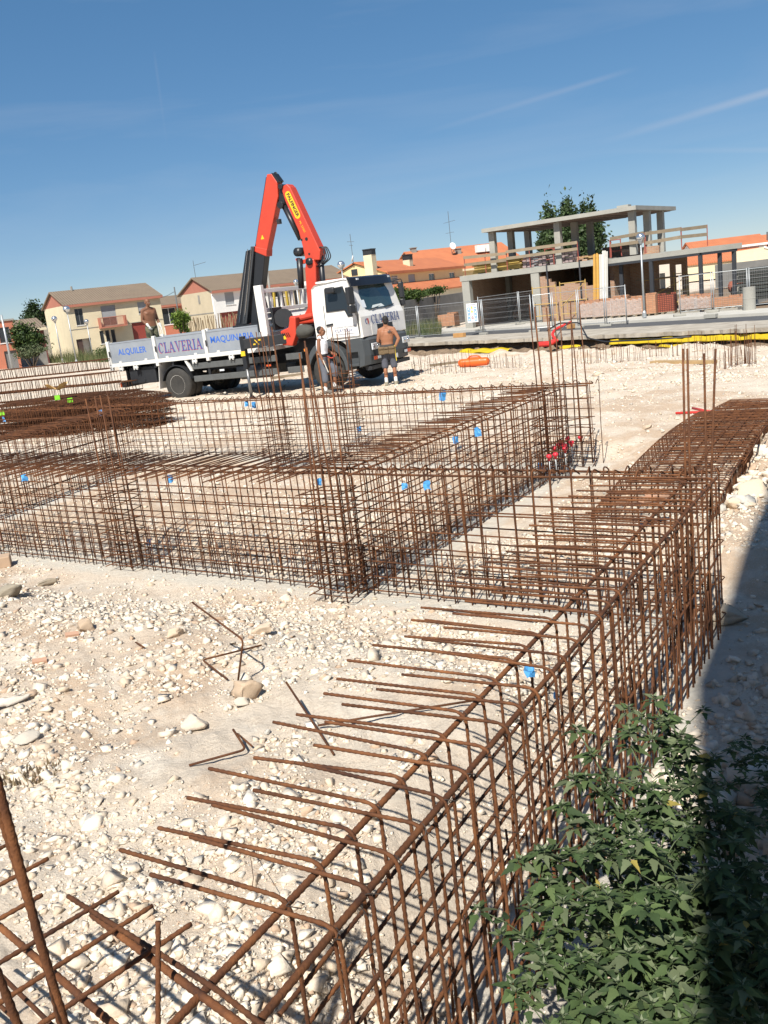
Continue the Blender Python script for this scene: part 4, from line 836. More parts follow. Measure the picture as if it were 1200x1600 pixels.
mb = MB(); mb.prism([(-1.20, 5.55), (-1.30, 5.50), (-1.44, 4.98), (-1.34, 4.94), (-1.22, 5.05), (-1.16, 5.42)], -.10, .10, 'y'); mb.cyl((-1.22, -.2, 5.48), (-1.22, .2, 5.48), .07, 12); mb.cyl((-1.34, -.16, 5.02), (-1.34, .16, 5.02), .10, 12); part('knuckle_link', mb, M_DARK, bevel=.01)
mb = MB(); mb.prism([(-1.64, 5.88), (-1.48, 5.86), (-1.34, 5.62), (-1.38, 5.25), (-2.03, 3.86), (-2.38, 3.95), (-2.36, 4.15)], -.13, .13, 'y'); OB = part('outer_boom', mb, M_RED, bevel=.025)
mb = MB(); mb.prism([(-2.44, 4.08), (-2.00, 3.94), (-2.05, 3.74), (-2.48, 3.95)], -.15, .15, 'y'); part('boom_collar', mb, M_RED, bevel=.02)
mb = MB(); mb.prism([(-1.50, 5.89), (-1.42, 5.86), (-1.28, 5.64), (-1.35, 5.60)], -.12, .12, 'y'); part('boom_end_cap', mb, M_DARK)
mb = MB(); mb.beam((-1.66, 0, 5.80), (-2.42, 0, 3.95), .22, .07); part('extension_cylinder', mb, M_DARK)
mb = MB(); mb.prism([(-2.40, 4.00), (-2.08, 3.86), (-2.72, 1.95), (-2.97, 1.95)], -.13, .13, 'y'); part('boom_extension', mb, M_DARK, bevel=.02)
mb = MB(); mb.prism([(-2.72, 3.98), (-2.42, 4.02), (-3.14, 1.95), (-3.50, 1.95)], -.17, .05, 'y'); part('boom_extension', mb, M_DARK, bevel=.02)
mb = MB(); mb.prism([(-2.50, 4.08), (-2.38, 4.06), (-3.06, 1.98), (-3.22, 1.98)], -.20, .12, 'y'); part('boom_extension', mb, mat('boom_grey_steel', (0.045, 0.048, 0.052), 0.35), bevel=.015)
mb = MB(); mb.tube([(-2.46, -.215, 4.05), (-3.12, -.215, 2.05)], .012, 6); mb.tube([(-2.60, -.215, 4.02), (-3.30, -.215, 2.05)], .010, 6); part('hydraulic_pipe', mb, M_CHROME)
mb = MB(); mb.bx(-3.5, -2.6, -.3, .3, 1.70, 1.97); part('boom_rest', mb, M_BLACK)
for k in range(4):
    y = -.12 + .07 * k; mb = MB(); mb.tube(arc_path([(-.45, y, 3.25), (-.16 + .03*k, y, 3.45), (-.18, y, 3.78), (-.42, y, 3.70)], .12, 5), .016, 6); part('hydraulic_hose', mb, M_BLACK, smooth=True)
mb = MB(); mb.tube(arc_path([(-1.28, .02, 5.6), (-1.5, .1, 5.95), (-1.64, .1, 5.8), (-1.66, .1, 5.2), (-2.3, .1, 4.1)], .1, 4), .018, 6); part('hydraulic_hose', mb, M_BLACK, smooth=True)
mb = MB(); mb.bx(-1.60, -1.50, -.05, .05, 4.55, 4.68); part('boom_light', mb, M_BLACK)
# hose reel by the headboard
HR = MB(); M_ = Matrix.Translation((-1.38, -.72, 2.02)) @ Matrix.Rotation(R(90), 4, 'X') @ Matrix.Rotation(R(25), 4, 'Y')
HR.lathe([(.02, -.10), (.25, -.10), (.25, -.07), (.12, -.06), (.12, .06), (.25, .07), (.25, .10), (.02, .10)], 24, M_); reel = HR.build('hose_reel', M_BLACK, TRUCK, smooth=False)
mb = MB(); mb.bx(-1.62, -1.55, -.95, -.5, 1.72, 2.33); mb.build('reel_frame', M_BLACK, reel)
# outrigger
ob = MB(); ob.beam((-.95, -.85, 1.47), (-2.10, -1.74, 1.47), .22, .27); OUT = part('outrigger_beam', ob, M_BLACK, bevel=.012)
mb = MB(); mb.beam((-2.10, -1.76, 1.68), (-2.10, -1.76, .82), .13, .13); part('outrigger_leg', mb, M_DARK, bevel=.01)
mb = MB(); mb.cyl((-2.10, -1.76, .84), (-2.10, -1.76, .02), .042, 14); part('outrigger_piston', mb, mat('grey_piston', (0.20, 0.20, 0.20), 0.35, metal=.6), smooth=True)
mb = MB(); mb.lathe([(.10, -.03), (.12, 0), (.05, .05)], 14, Matrix.Translation((-2.10, -1.76, 0.0))); part('outrigger_foot', mb, M_DARK)
mb = MB(); mb.box((-2.10, -1.835, 1.22), (.14, .02, .13)); part('reflector_band', mb, M_YEL)
od = Vector((-2.10 + .95, -1.74 + .85, 0)).normalized(); on = Vector((od.y, -od.x, 0)); on = on if on.y < 0 else -on
def on_out(t, z, hw, hh, m, nm, sl=0.0):
    c = Vector((-.95, -.85, z)) + od * t + on * .114; mb = MB()
    vs = [c + od * (a * hw + sl * b) + Vector((0, 0, b * hh)) for a, b in ((-1, -1), (1, -1), (1, 1), (-1, 1))]; mb.add(vs, [(0, 1, 2, 3)]); mb.build(nm, m, OUT)
on_out(1.10, 1.48, .015, .07, M_YEL, 'warning_stripe', .05); on_out(1.02, 1.53, .03, .02, M_YEL, 'warning_stripe'); on_out(1.17, 1.43, .03, .02, M_YEL, 'warning_stripe'); on_out(.28, 1.50, .08, .05, M_YEL, 'warning_label')
mb = MB(); mb.prism([(-1.28, 1.30), (-.95, 1.25), (-.78, 1.55), (-.72, 2.0), (-.9, 2.05), (-1.0, 1.75), (-1.28, 1.68)], -1.12, -.9, 'y'); mb.cyl((-1.0, -1.0, 1.92), (-.55, -.55, 1.98), .09, 12); part('control_stand', mb, M_RED, bevel=.03)
for k in range(5):
    mb = MB(); mb.cyl((-1.22 + .06*k, -1.12, 1.5), (-1.22 + .06*k, -1.2, 1.62), .012, 6); part('control_lever', mb, M_DARK)
mb = MB(); mb.sphere((-.62, -.95, 1.60), .30, 16, 10, (1.1, .6, .62)); part('covered_pump', mb, mat('grey_tarp', (0.075, 0.075, 0.065), 0.8, var=.4, scale=7), smooth=True)
# lettering -------------------------------------------------------------
def serif_letters(word, h, gap=0.10):
    """plain slab-serif capitals, made of strokes; returns polygons in (x, y)"""
    P = []; x = 0.0; T, t, sf = .19 * h, .08 * h, .07 * h
    def q(*pts): P.append([(x + a, b) for a, b in pts])
    def rect(a, b, c, d): q((a, b), (c, b), (c, d), (a, d))
    def slant(x0, x1, w): q((x0, 0), (x0 + w, 0), (x1 + w, h), (x1, h))
    def foot(cx, w, top): rect(cx - w/2, h - sf if top else 0, cx + w/2, h if top else sf)
    for ch in word:
        if ch == 'C':
            w = .82 * h; n = 22; o = []; i_ = []
            for k in range(n + 1):
                a = R(42 + 276 * k / n); tk = t + (T * 1.1 - t) * abs(math.cos(a)) ** 1.2
                o.append((w/2 + w/2 * math.cos(a), h/2 + h/2 * math.sin(a))); i_.append((w/2 + (w/2 - tk) * math.cos(a), h/2 + (h/2 - t*.9) * math.sin(a)))
            for k in range(n): q(o[k], o[k+1], i_[k+1], i_[k])
            rect(w*.80, h*.66, w*.90, h*.98)
        elif ch == 'L': w = .70 * h; rect(.10*h, 0, .10*h + T, h); foot(.10*h + T/2, T*2, True); rect(0, 0, w, t); rect(w - t, 0, w, h*.30); foot(.10*h+T/2, T*2, False)
        elif ch == 'A': w = .92 * h; slant(.08*h, .36*h, t); q((w - .06*h - T*1.1, 0), (w - .06*h, 0), (.36*h + T*.9, h), (.36*h - .02*h, h)); rect(.20*h, .30*h, .66*h, .30*h + t); foot(.10*h, T*1.5, False); foot(w - .06*h - T*.5, T*1.9, False)
        elif ch == 'V': w = .90 * h; q((.06*h, h), (.06*h + T*1.1, h), (.50*h + .02*h, 0), (.42*h, 0)); q((w - .10*h - t, h), (w - .10*h, h), (.50*h, 0), (.44*h, 0)); foot(.06*h + T*.5, T*1.9, True); foot(w - .13*h, T*1.5, True)
        elif ch == 'E': w = .74 * h; rect(.10*h, 0, .10*h + T, h); rect(0, 0, w, t); rect(0, h - t, w - .04*h, h); rect(.10*h, .5*h - t/2, .52*h, .5*h + t/2); rect(w - t, 0, w, .27*h); rect(w - .04*h - t, .75*h, w - .04*h, h); rect(.50*h, .38*h, .50*h + t*.8, .62*h)
        elif ch == 'R':
            w = .86 * h; rect(.10*h, 0, .10*h + T, h); foot(.10*h + T/2, T*2, False); rect(0, h - t, .45*h, h); rect(.2*h, .45*h, .45*h, .45*h + t); n = 10
            for k in range(n):
                a0, a1 = R(90 - 180*k/n), R(90 - 180*(k+1)/n); f = lambda a, r1, r2: (.42*h + r1 * math.cos(a), .725*h + r2 * math.sin(a)); q(f(a0, .30*h, .275*h), f(a1, .30*h, .275*h), f(a1, .30*h - T*.95, .275*h - t), f(a0, .30*h - T*.95, .275*h - t))
            q((.40*h, .46*h), (.40*h + T, .46*h), (w, 0), (w - T*1.15, 0))
        elif ch == 'I': w = .42 * h; rect(.11*h, 0, .11*h + T, h); foot(.11*h + T/2, T*2.1, True); foot(.11*h + T/2, T*2.1, False)
        x += w + gap * h
    return P, x - gap * h
def decal(polys, width, fn, name, m, parent):
    mb = MB(); 
    for k, p in enumerate(polys): mb.add([fn(a - width / 2, b, .0004 * (k % 5)) for a, b in p], [tuple(range(len(p)))])
    return mb.build(name, m, parent, fix=False)
def text_decal(txt, size, fn, name, m, parent, **kw):
    me = text_mesh(txt, size, m, **kw)
    for v in me.vertices: v.co = Vector(fn(v.co.x, v.co.y, 0))
    return link(name, me, parent)
side_fn = lambda cx, cz, y=-1.2465: (lambda a, b, e: (cx + a, y - e, cz + b))
text_decal('ALQUILER', .245, side_fn(-6.66, 1.62), 'lettering', M_BLUE, TRUCK, offset=.004, spacing=1.02)
text_decal('MAQUINARIA', .25, side_fn(-2.86, 1.66), 'lettering', M_BLUE, TRUCK, offset=.004, spacing=1.0)
P_, w_ = serif_letters('CLAVERIA', .30); P_ = [[(a * .79, b) for a, b in p] for p in P_]; w_ *= .79; decal(P_, w_, side_fn(-4.77, 1.46), 'lettering', M_BLUE2, TRUCK)
decal(P_, w_, lambda a, b, e: (-4.77 + a - .012, -1.2455, 1.46 + b - .012), 'lettering_shadow', M_LRED, TRUCK)
def front_fn(cy, cz): return lambda a, b, e: (1.353 - 0.10 * abs((cy + a) / 1.2) ** 4 * .4 + .014 + e, cy + a, cz + b)
P2, w2 = serif_letters('CLAVERIA', .235, .07); decal(P2, w2, front_fn(.10, 1.58), 'lettering', M_BLUE2, TRUCK)
mb = MB(); ff = front_fn(-.93, 1.60)
for k in range(10):
    a0, a1 = R(70 + 22*k), R(92 + 22*k); mb.add([ff(.07*math.cos(a0), .07 + .07*math.sin(a0), 0), ff(.07*math.cos(a1), .07 + .07*math.sin(a1), 0), ff(.04*math.cos(a1), .07 + .045*math.sin(a1), 0), ff(.04*math.cos(a0), .07 + .045*math.sin(a0), 0)], [(0, 1, 2, 3)])
mb.build('logo', M_BLUE2, TRUCK, fix=False)
mb = MB(); mb.add([ff(.05, 0, 0), ff(.10, 0, 0), ff(.10, .14, 0), ff(.0, .14, 0), ff(.0, .105, 0), ff(.05, .105, 0)], [(0, 1, 2, 3, 4, 5)]); mb.build('logo', M_LRED, TRUCK, fix=False)
dfn = lambda cx, cz: (lambda a, b, e: (cx + a, -1.2265, cz + b))
text_decal('ALQUILER MAQUINARIA', .062, dfn(.86, 1.60), 'door_lettering', M_TEXT, TRUCK)
P3, w3 = serif_letters('CLAVERIA', .075); decal(P3, w3, dfn(.80, 1.475), 'door_lettering', M_BLUE2, TRUCK)
mb = MB(); mb.add([dfn(.86, 1.41)(-.30, 0, 0), dfn(.86, 1.41)(.30, 0, 0), dfn(.86, 1.41)(.30, .012, 0), dfn(.86, 1.41)(-.30, .012, 0)], [(0, 1, 2, 3)]); mb.build('door_line', M_TEXT, TRUCK, fix=False)
# crane name plate: a yellow lozenge along the inner boom
ba_, bb_ = Vector((-1.09, 0, 5.34)), Vector((-.80, 0, 4.56)); bd = (bb_ - ba_).normalized(); bn_ = Vector((-bd.z, 0, bd.x)); bn_ = bn_ if bn_.x > 0 else -bn_
def boom_fn(c, y=-.1535): return lambda a, b, e: tuple(c + bd * a + bn_ * b + Vector((0, y - e, 0)))
cc = (ba_ + bb_) / 2 + bn_ * .02; fn = boom_fn(cc); hl_ = (bb_ - ba_).length / 2 - .02; pl = []
for k in range(9): a = R(-90 + 180 * k / 8); pl.append((hl_ - .09 + .09 * math.cos(a), .09 * math.sin(a)))
for k in range(9): a = R(90 + 180 * k / 8); pl.append((-hl_ + .09 + .09 * math.cos(a), .09 * math.sin(a)))
mb = MB(); mb.add([fn(a, b, 0) for a, b in pl], [tuple(range(18))]); mb.build('name_plate', M_YEL, TRUCK, fix=False)
text_decal('PALFINGER', .135, boom_fn(cc, -.157), 'plate_lettering', M_BLACK, TRUCK, offset=.004)
text_decal('PK 23502', .085, boom_fn(Vector((-.70, 0, 4.36)) + bn_ * -.02), 'plate_lettering', M_YEL, TRUCK)
mb = MB(); mb.add([(-2.16, -.1335, 4.22), (-2.04, -.1335, 4.22), (-2.09, -.1335, 4.34)], [(0, 1, 2)]); mb.build('warning_triangle', M_YEL, TRUCK, fix=False)
# ------------------------------------------------------------------ people
def skin_mat(name, col): return mat(name, col, 0.55, var=0.18, scale=9, spec=0.35)
def remeshed(mb, voxel, name, m, parent, smooth=3):
    me = mb.mesh('tmp', None); o = link('tmp', me); r = o.modifiers.new('r', 'REMESH'); r.mode = 'VOXEL'; r.voxel_size = voxel; r.use_smooth_shade = True
    if smooth: s = o.modifiers.new('s', 'SMOOTH'); s.factor = 0.5; s.iterations = smooth
    bpy.context.view_layer.update(); dg = bpy.context.evaluated_depsgraph_get(); out = bpy.data.meshes.new_from_object(o.evaluated_get(dg)); bpy.data.objects.remove(o)
    out.name = name; out.materials.clear(); out.materials.append(m); return link(name, out, parent)
def loft(mb, secs, n=18):
    """secs: (centre, half width x, half depth y)"""
    vs = []; fs = []
    for c, a, b in secs:
        for k in range(n):
            t = 2 * math.pi * k / n; ct, st = math.cos(t), math.sin(t); p = 0.8
            vs.append((c[0] + a * math.copysign(abs(ct) ** p, ct), c[1] + b * math.copysign(abs(st) ** p, st), c[2]))
    for i in range(len(secs) - 1):
        for k in range(n): fs.append((i*n+k, i*n+(k+1) % n, (i+1)*n+(k+1) % n, (i+1)*n+k))
    fs += [tuple(range(n-1, -1, -1)), tuple((len(secs)-1)*n + k for k in range(n))]; mb.add(vs, fs)
def limb(mb, pts, rs, n=12):
    P = []; Rr = []
    for i in range(len(pts) - 1):
        for k in range(5):
            t = k / 5; P.append(Vector(pts[i]).lerp(Vector(pts[i+1]), t)); Rr.append(rs[i] + (rs[i+1] - rs[i]) * t)
    P.append(Vector(pts[-1])); Rr.append(rs[-1]); mb.tube(P, Rr, n)
    for p, r in zip(pts, rs): mb.sphere(p, r, 12, 8)
def hand(mb, wrist, d, palm_n, side, grip=0.5):
    """palm + four fingers + thumb; d = direction fingers point, palm_n = palm normal"""
    d = Vector(d).normalized(); nrm = Vector(palm_n); nrm = (nrm - d * nrm.dot(d)).normalized(); w = d.cross(nrm).normalized() * side; wr = Vector(wrist)
    M_ = Matrix((w, nrm, d)).transposed(); c = wr + d * 0.05; mb.sphere(c, 1, 12, 8, (0.042, 0.018, 0.055), M_)
    for k, L in enumerate((0.068, 0.078, 0.074, 0.058)):
        b = wr + d * 0.088 + w * (0.031 - 0.0205 * k); e = d * math.cos(grip) + nrm * math.sin(grip); f = d * math.cos(grip * 2.1) + nrm * math.sin(grip * 2.1)
        limb(mb, [b, b + e * L * .5, b + e * L * .5 + f * L * .5], [.0095, .009, .0078], 8)
    b = wr + d * 0.032 + w * 0.034; limb(mb, [b, b + (w * .7 + d * .7 + nrm * .3) * .034, b + (w * .35 + d * 1.0 + nrm * .5) * .062], [.0125, .0108, .0088], 8)
def head_mesh(mb, c, yaw, pitch=0.0):
    """c = centre of the skull at eye height; faces -y when yaw = 0"""
    M_ = Matrix.Rotation(yaw, 3, 'Z') @ Matrix.Rotation(pitch, 3, 'X'); c = Vector(c); P = lambda x, y, z: c + M_ @ Vector((x, y, z))
    mb.sphere(P(0, .012, .035), 1, 20, 14, (.076, .096, .088), M_); mb.sphere(P(0, -.022, -.045), 1, 18, 12, (.061, .074, .080), M_)
    mb.sphere(P(0, -.045, -.088), 1, 14, 10, (.038, .040, .028), M_)                                   # chin
    limb(mb, [P(0, -.094, .008), P(0, -.112, -.030)], [.010, .0145]); mb.sphere(P(0, -.098, -.033), 1, 10, 8, (.019, .014, .010), M_)   # nose
    for s in (-1, 1):
        mb.sphere(P(s * .077, .012, -.012), 1, 10, 8, (.010, .021, .032), M_); mb.sphere(P(s * .045, -.068, -.03), 1, 10, 8, (.024, .022, .02), M_); mb.sphere(P(s*.03, -.084, .028), 1, 10, 8, (.026, .014, .009), M_)
    mb.sphere(P(0, -.088, -.062), 1, 10, 8, (.026, .012, .007), M_); mb.sphere(P(0, -.086, -.075), 1, 10, 8, (.022, .012, .007), M_)    # lips
    return P, M_
def face_details(P, M_, parent, lip=(0.25, 0.10, 0.08)):
    for s in (-1, 1):
        mb = MB(); mb.sphere(P(s * .031, -.084, .006), 1, 10, 8, (.013, .008, .008), M_); e = mb.build('eye', mat('eye_white', (0.6, 0.58, 0.55), 0.3), parent, True)
        mb = MB(); mb.sphere(P(s * .031, -.091, .006), 1, 8, 6, (.006, .004, .006), M_); mb.build('iris', mat('dark_iris', (0.02, 0.012, 0.008), 0.3), e, True)
        mb = MB(); limb(mb, [P(s*.014, -.094, .027), P(s*.046, -.086, .030)], [.004, .003], 6); mb.build('eyebrow', mat('dark_hair', (0.012, 0.010, 0.009), 0.7), parent, True)
    mb = MB(); limb(mb, [P(-.02, -.098, -.068), P(0, -.101, -.067), P(.02, -.098, -.068)], [.003, .004, .003], 6); mb.build('mouth', mat('lip', lip, 0.6), parent, True)
def torso(mb, hip, chest, neck, kx=1.0, fat=1.0, grow=0.0, z0=None, z1=None):
    """hip, chest, neck: centres of pelvis, ribcage and base of the neck"""
    hip, chest, neck = Vector(hip), Vector(chest), Vector(neck); gsc = grow
    secs = [(hip + Vector((0, 0, -.09)), .13, .095), (hip, .168, .118), (hip.lerp(chest, .25), .158, .112), (hip.lerp(chest, .5), .150, .106), (hip.lerp(chest, .8), .168, .118), (chest + Vector((0, 0, .04)), .182, .122), (chest + Vector((0, 0, .13)), .178, .105), (neck + Vector((0, 0, -.045)), .115, .072), (neck, .062, .060), (neck + Vector((0, -.006, .09)), .056, .058)]
    if z0 is not None: secs = [s for s in secs if z0 <= s[0].z <= z1]
    loft(mb, [(c, a * kx + gsc, b * fat + gsc) for c, a, b in secs])
M_CLOTH = lambda n, c, v=.25: mat(n, c, 0.9, var=v, scale=7, bump=.3, bscale=25)

# 1 -- bare-backed man with a tool belt, in front of the truck
def man_back():
    p = Vector((0.60, 24.55)); root = empty('person', (p.x, p.y, gz(p.x, p.y)), R(-8), 'bare-backed man in grey shorts with a tool belt, facing the truck front', 'person')
    sk = skin_mat('tanned_skin', (0.33, 0.145, 0.078)); mb = MB()      # local: faces +y (away), image right = +x
    hip, chest, neck = (0, 0, .96), (.01, .02, 1.26), (.015, .03, 1.47); torso(mb, hip, chest, neck, 1.04, 1.02)
    mb.sphere((-.075, -.055, 1.33), 1, 12, 8, (.08, .05, .11)); mb.sphere((.09, -.055, 1.33), 1, 12, 8, (.08, .05, .11))   # shoulder blades
    for s in (-1, 1): limb(mb, [(s*.09 + .01, .01, .90), (s*.115, .03, .50), (s*.125, -.01, .09)], [.085, .058, .040]); mb.sphere((s*.12, -.02, .36), 1, 10, 8, (.052, .058, .10))
    limb(mb, [(.02 + .175, .03, 1.43), (.315, -.01, 1.17), (.215, -.03, .99)], [.058, .046, .034]); limb(mb, [(.05, .03, 1.46), (.175, .03, 1.43)], [.07, .062])
    limb(mb, [(-.165, .03, 1.42), (-.235, .06, 1.16), (-.15, .24, 1.10)], [.058, .046, .034]); limb(mb, [(-.02, .03, 1.46), (-.165, .03, 1.42)], [.07, .06])
    hand(mb, (.215, -.03, .985), (-.5, .45, -.6), (-.6, .2, .2), 1, .4); hand(mb, (-.15, .245, 1.10), (.5, .8, .1), (.4, -.3, -.7), 1, .7)
    P, M_ = head_mesh(mb, (.015, .045, 1.655), R(180 + 12), R(4)); body = remeshed(mb, .0105, 'body', sk, root); face_details(P, M_, root)
    hm = MB(); hm.sphere(P(0, .022, .042), 1, 18, 12, (.083, .098, .090), M_); hm.sphere(P(0, .055, -.02), 1, 14, 10, (.068, .058, .075), M_); remeshed(hm, .01, 'hair', mat('black_hair', (0.012, 0.010, 0.010), 0.75, bump=.6, bscale=60), root, 1)
    tt = MB(); 
    for k in range(26):
        a = random.uniform(0, 6.28); rr_ = random.uniform(0, 1); tt.sphere((.105 + .05 * rr_ * math.cos(a), -.112 + .02 * abs(.105 + .05 * rr_ * math.cos(a) - .09), 1.385 + .045 * rr_ * math.sin(a)), .013, 6, 4, (1, .35, 1))
    tt.build('tattoo', mat('tattoo_ink', (0.10, 0.07, 0.06), .6), root, True)
    sh = MB(); torso(sh, hip, chest, neck, 1.04, 1.02, .016, .80, 1.03)
    for s in (-1, 1): limb(sh, [(s*.085 + .01, .01, .90), (s*.112, .025, .60), (s*.118, .03, .50)], [.108, .092, .094])
    remeshed(sh, .013, 'shorts', M_CLOTH('grey_shorts', (0.095, 0.10, 0.125)), root)
    bl = MB(); loft(bl, [((0, 0, 1.0), .195, .145), ((0, 0, 1.055), .19, .14)]); bl.build('belt', mat('dark_belt', (0.05, .045, .045), .8), root)
    pm = mat('leather_pouch', (0.17, 0.115, 0.06), .85, var=.4, scale=14)
    for (x, y, w, hh) in ((-.15, -.135, .16, .20), (-.02, -.165, .13, .17), (.12, -.15, .17, .20)):
        q = MB(); q.box((x, y, .91), (w, .075, hh)); q.box((x, y - .02, .97), (w * .9, .08, .06)); q.build('tool_pouch', pm, root, bevel=.02)
    q = MB(); q.cyl((.20, -.13, 1.02), (.215, -.15, .62), .011, 8); q.build('hanging_tool', mat('tool_yellow', (0.6, .45, .03), .6), root)
    for s in (-1, 1):
        q = MB(); limb(q, [(s*.125, -.01, .17), (s*.125, -.01, .07)], [.048, .046]); q.build('sock', mat('white_sock', (.72, .70, .67), .9), root, True)
        q = MB(); limb(q, [(s*.125, -.045, .05), (s*.125 + s*.015, .07, .045), (s*.125 + s*.03, .15, .035)], [.05, .048, .038]); q.box((s*.132, .045, .012), (.09, .27, .024)); remeshed(q, .01, 'shoe', mat('tan_shoe', (.30, .27, .20), .9, var=.3, scale=12), root)
man_back()

# 2 -- man in the white vest, seen from the side, walking to the right
def man_vest():
    u = Vector((math.cos(THEAD), math.sin(THEAD))); l_ = Vector((-u.y, u.x)); p = Vector((-.54, 26.14)) + u * .36 - l_ * 1.74
    root = empty('person', (p.x, p.y, gz(p.x, p.y)), R(-12), 'man in a white sleeveless vest and grey trousers walking past the front wheel', 'person')
    sk = skin_mat('brown_skin', (0.25, 0.112, 0.062)); mb = MB()     # faces +x
    hip, chest, neck = (0, 0, .93), (-.02, 0, 1.23), (.015, 0, 1.43)
    T = MB(); torso(T, (0, 0, .93), (0, -.02, 1.23), (0, .015, 1.43)); M_ = Matrix.Rotation(R(90), 3, 'Z'); mb.add([M_ @ Vector(v) * 1.0 for v in T.v], T.f)
    limb(mb, [(0, -.09, .88), (.03, -.10, .48), (.0, -.10, .09)], [.085, .056, .040]); limb(mb, [(.02, .09, .88), (.26, .10, .58), (.20, .10, .16)], [.085, .056, .040])
    limb(mb, [(0, -.17, 1.38), (-.03, -.225, 1.10), (.05, -.25, .87)], [.055, .044, .033]); limb(mb, [(0, .17, 1.38), (.06, .23, 1.12), (.22, .20, .98)], [.055, .044, .033])
    hand(mb, (.05, -.25, .865), (.25, 0, -1), (.4, 1, 0), 1, .6); hand(mb, (.22, .20, .98), (.9, 0, -.3), (0, -1, 0), -1, .6)
    P, Mh = head_mesh(mb, (.045, 0, 1.595), R(90), R(0)); remeshed(mb, .0105, 'body', sk, root); face_details(P, Mh, root)
    hm = MB(); hm.sphere(P(0, .030, .052), 1, 18, 12, (.080, .088, .080), Mh); hm.sphere(P(0, .06, -.005), 1, 14, 10, (.066, .052, .06), Mh); remeshed(hm, .01, 'hair', mat('black_hair', (0.012, 0.010, 0.010), 0.75), root, 1)
    g_ = MB()
    for s in (-1, 1): g_.sphere(P(s * .034, -.094, .008), 1, 10, 8, (.024, .008, .015), Mh)
    g_.build('glasses', mat('dark_lens', (.01, .01, .012), .2), root, True)
    v = MB(); T = MB(); torso(T, (0, 0, .93), (0, -.02, 1.23), (0, .015, 1.43), 1.02, 1.05, .018, .95, 1.42); v.add([M_ @ Vector(q) for q in T.v], T.f)
    for s in (-1, 1): limb(v, [(.0, s * .06, 1.445), (0, s * .125, 1.40)], [.045, .058])
    remeshed(v, .013, 'vest', mat('white_vest', (.80, .81, .83), .9, var=.06, scale=6), root)
    b = MB(); T = MB(); loft(T, [((0, 0, .96), .186, .140), ((0, 0, 1.01), .184, .138)]); b.add([M_ @ Vector(q) for q in T.v], T.f); b.build('belt', mat('black_belt', (.015, .015, .018), .6), root)
    q = MB(); q.tube(arc_path([(.12, -.05, .95), (.25, -.06, .88), (.33, .0, .93), (.25, .08, .98)], .05, 4), .014, 7); q.build('red_cord', mat('red_cord', (.45, .04, .02), .6), root, True)
    q = MB(); q.box((.14, .02, .90), (.10, .16, .15)); q.build('tool_pouch', mat('black_pouch', (.03, .03, .03), .8), root, bevel=.02)
    t = MB(); T = MB(); torso(T, (0, 0, .93), (0, -.02, 1.23), (0, .015, 1.43), 1.02, 1.02, .016, .80, .97); t.add([M_ @ Vector(q) for q in T.v], T.f)
    limb(t, [(0, -.085, .88), (.025, -.10, .55), (.02, -.10, .34)], [.105, .088, .084]); limb(t, [(.02, .085, .88), (.25, .10, .60), (.245, .10, .46)], [.105, .090, .088])
    remeshed(t, .013, 'trousers', M_CLOTH('grey_blue_trousers', (.13, .14, .17)), root)
    q = MB(); q.beam((.07, -.27, .88), (.17, -.27, .55), .035, .02); q.build('hand_tool', mat('pale_tool', (.55, .52, .45), .6), root)
    for (x, y, z, pit) in ((0, -.10, 0, 0), (.20, .10, .07, .0)):
        q = MB(); limb(q, [(x, y, z + .16), (x, y, z + .07)], [.047, .045]); q.build('sock', mat('white_sock', (.72, .70, .67), .9), root, True)
        q = MB(); limb(q, [(x - .04, y, z + .05), (x + .07, y, z + .045), (x + .15, y, z + .035)], [.05, .048, .038]); q.box((x + .045, y, z + .012), (.27, .09, .024)); remeshed(q, .01, 'shoe', mat('dusty_shoe', (.16, .14, .12), .9, var=.3, scale=12), root)
man_vest()

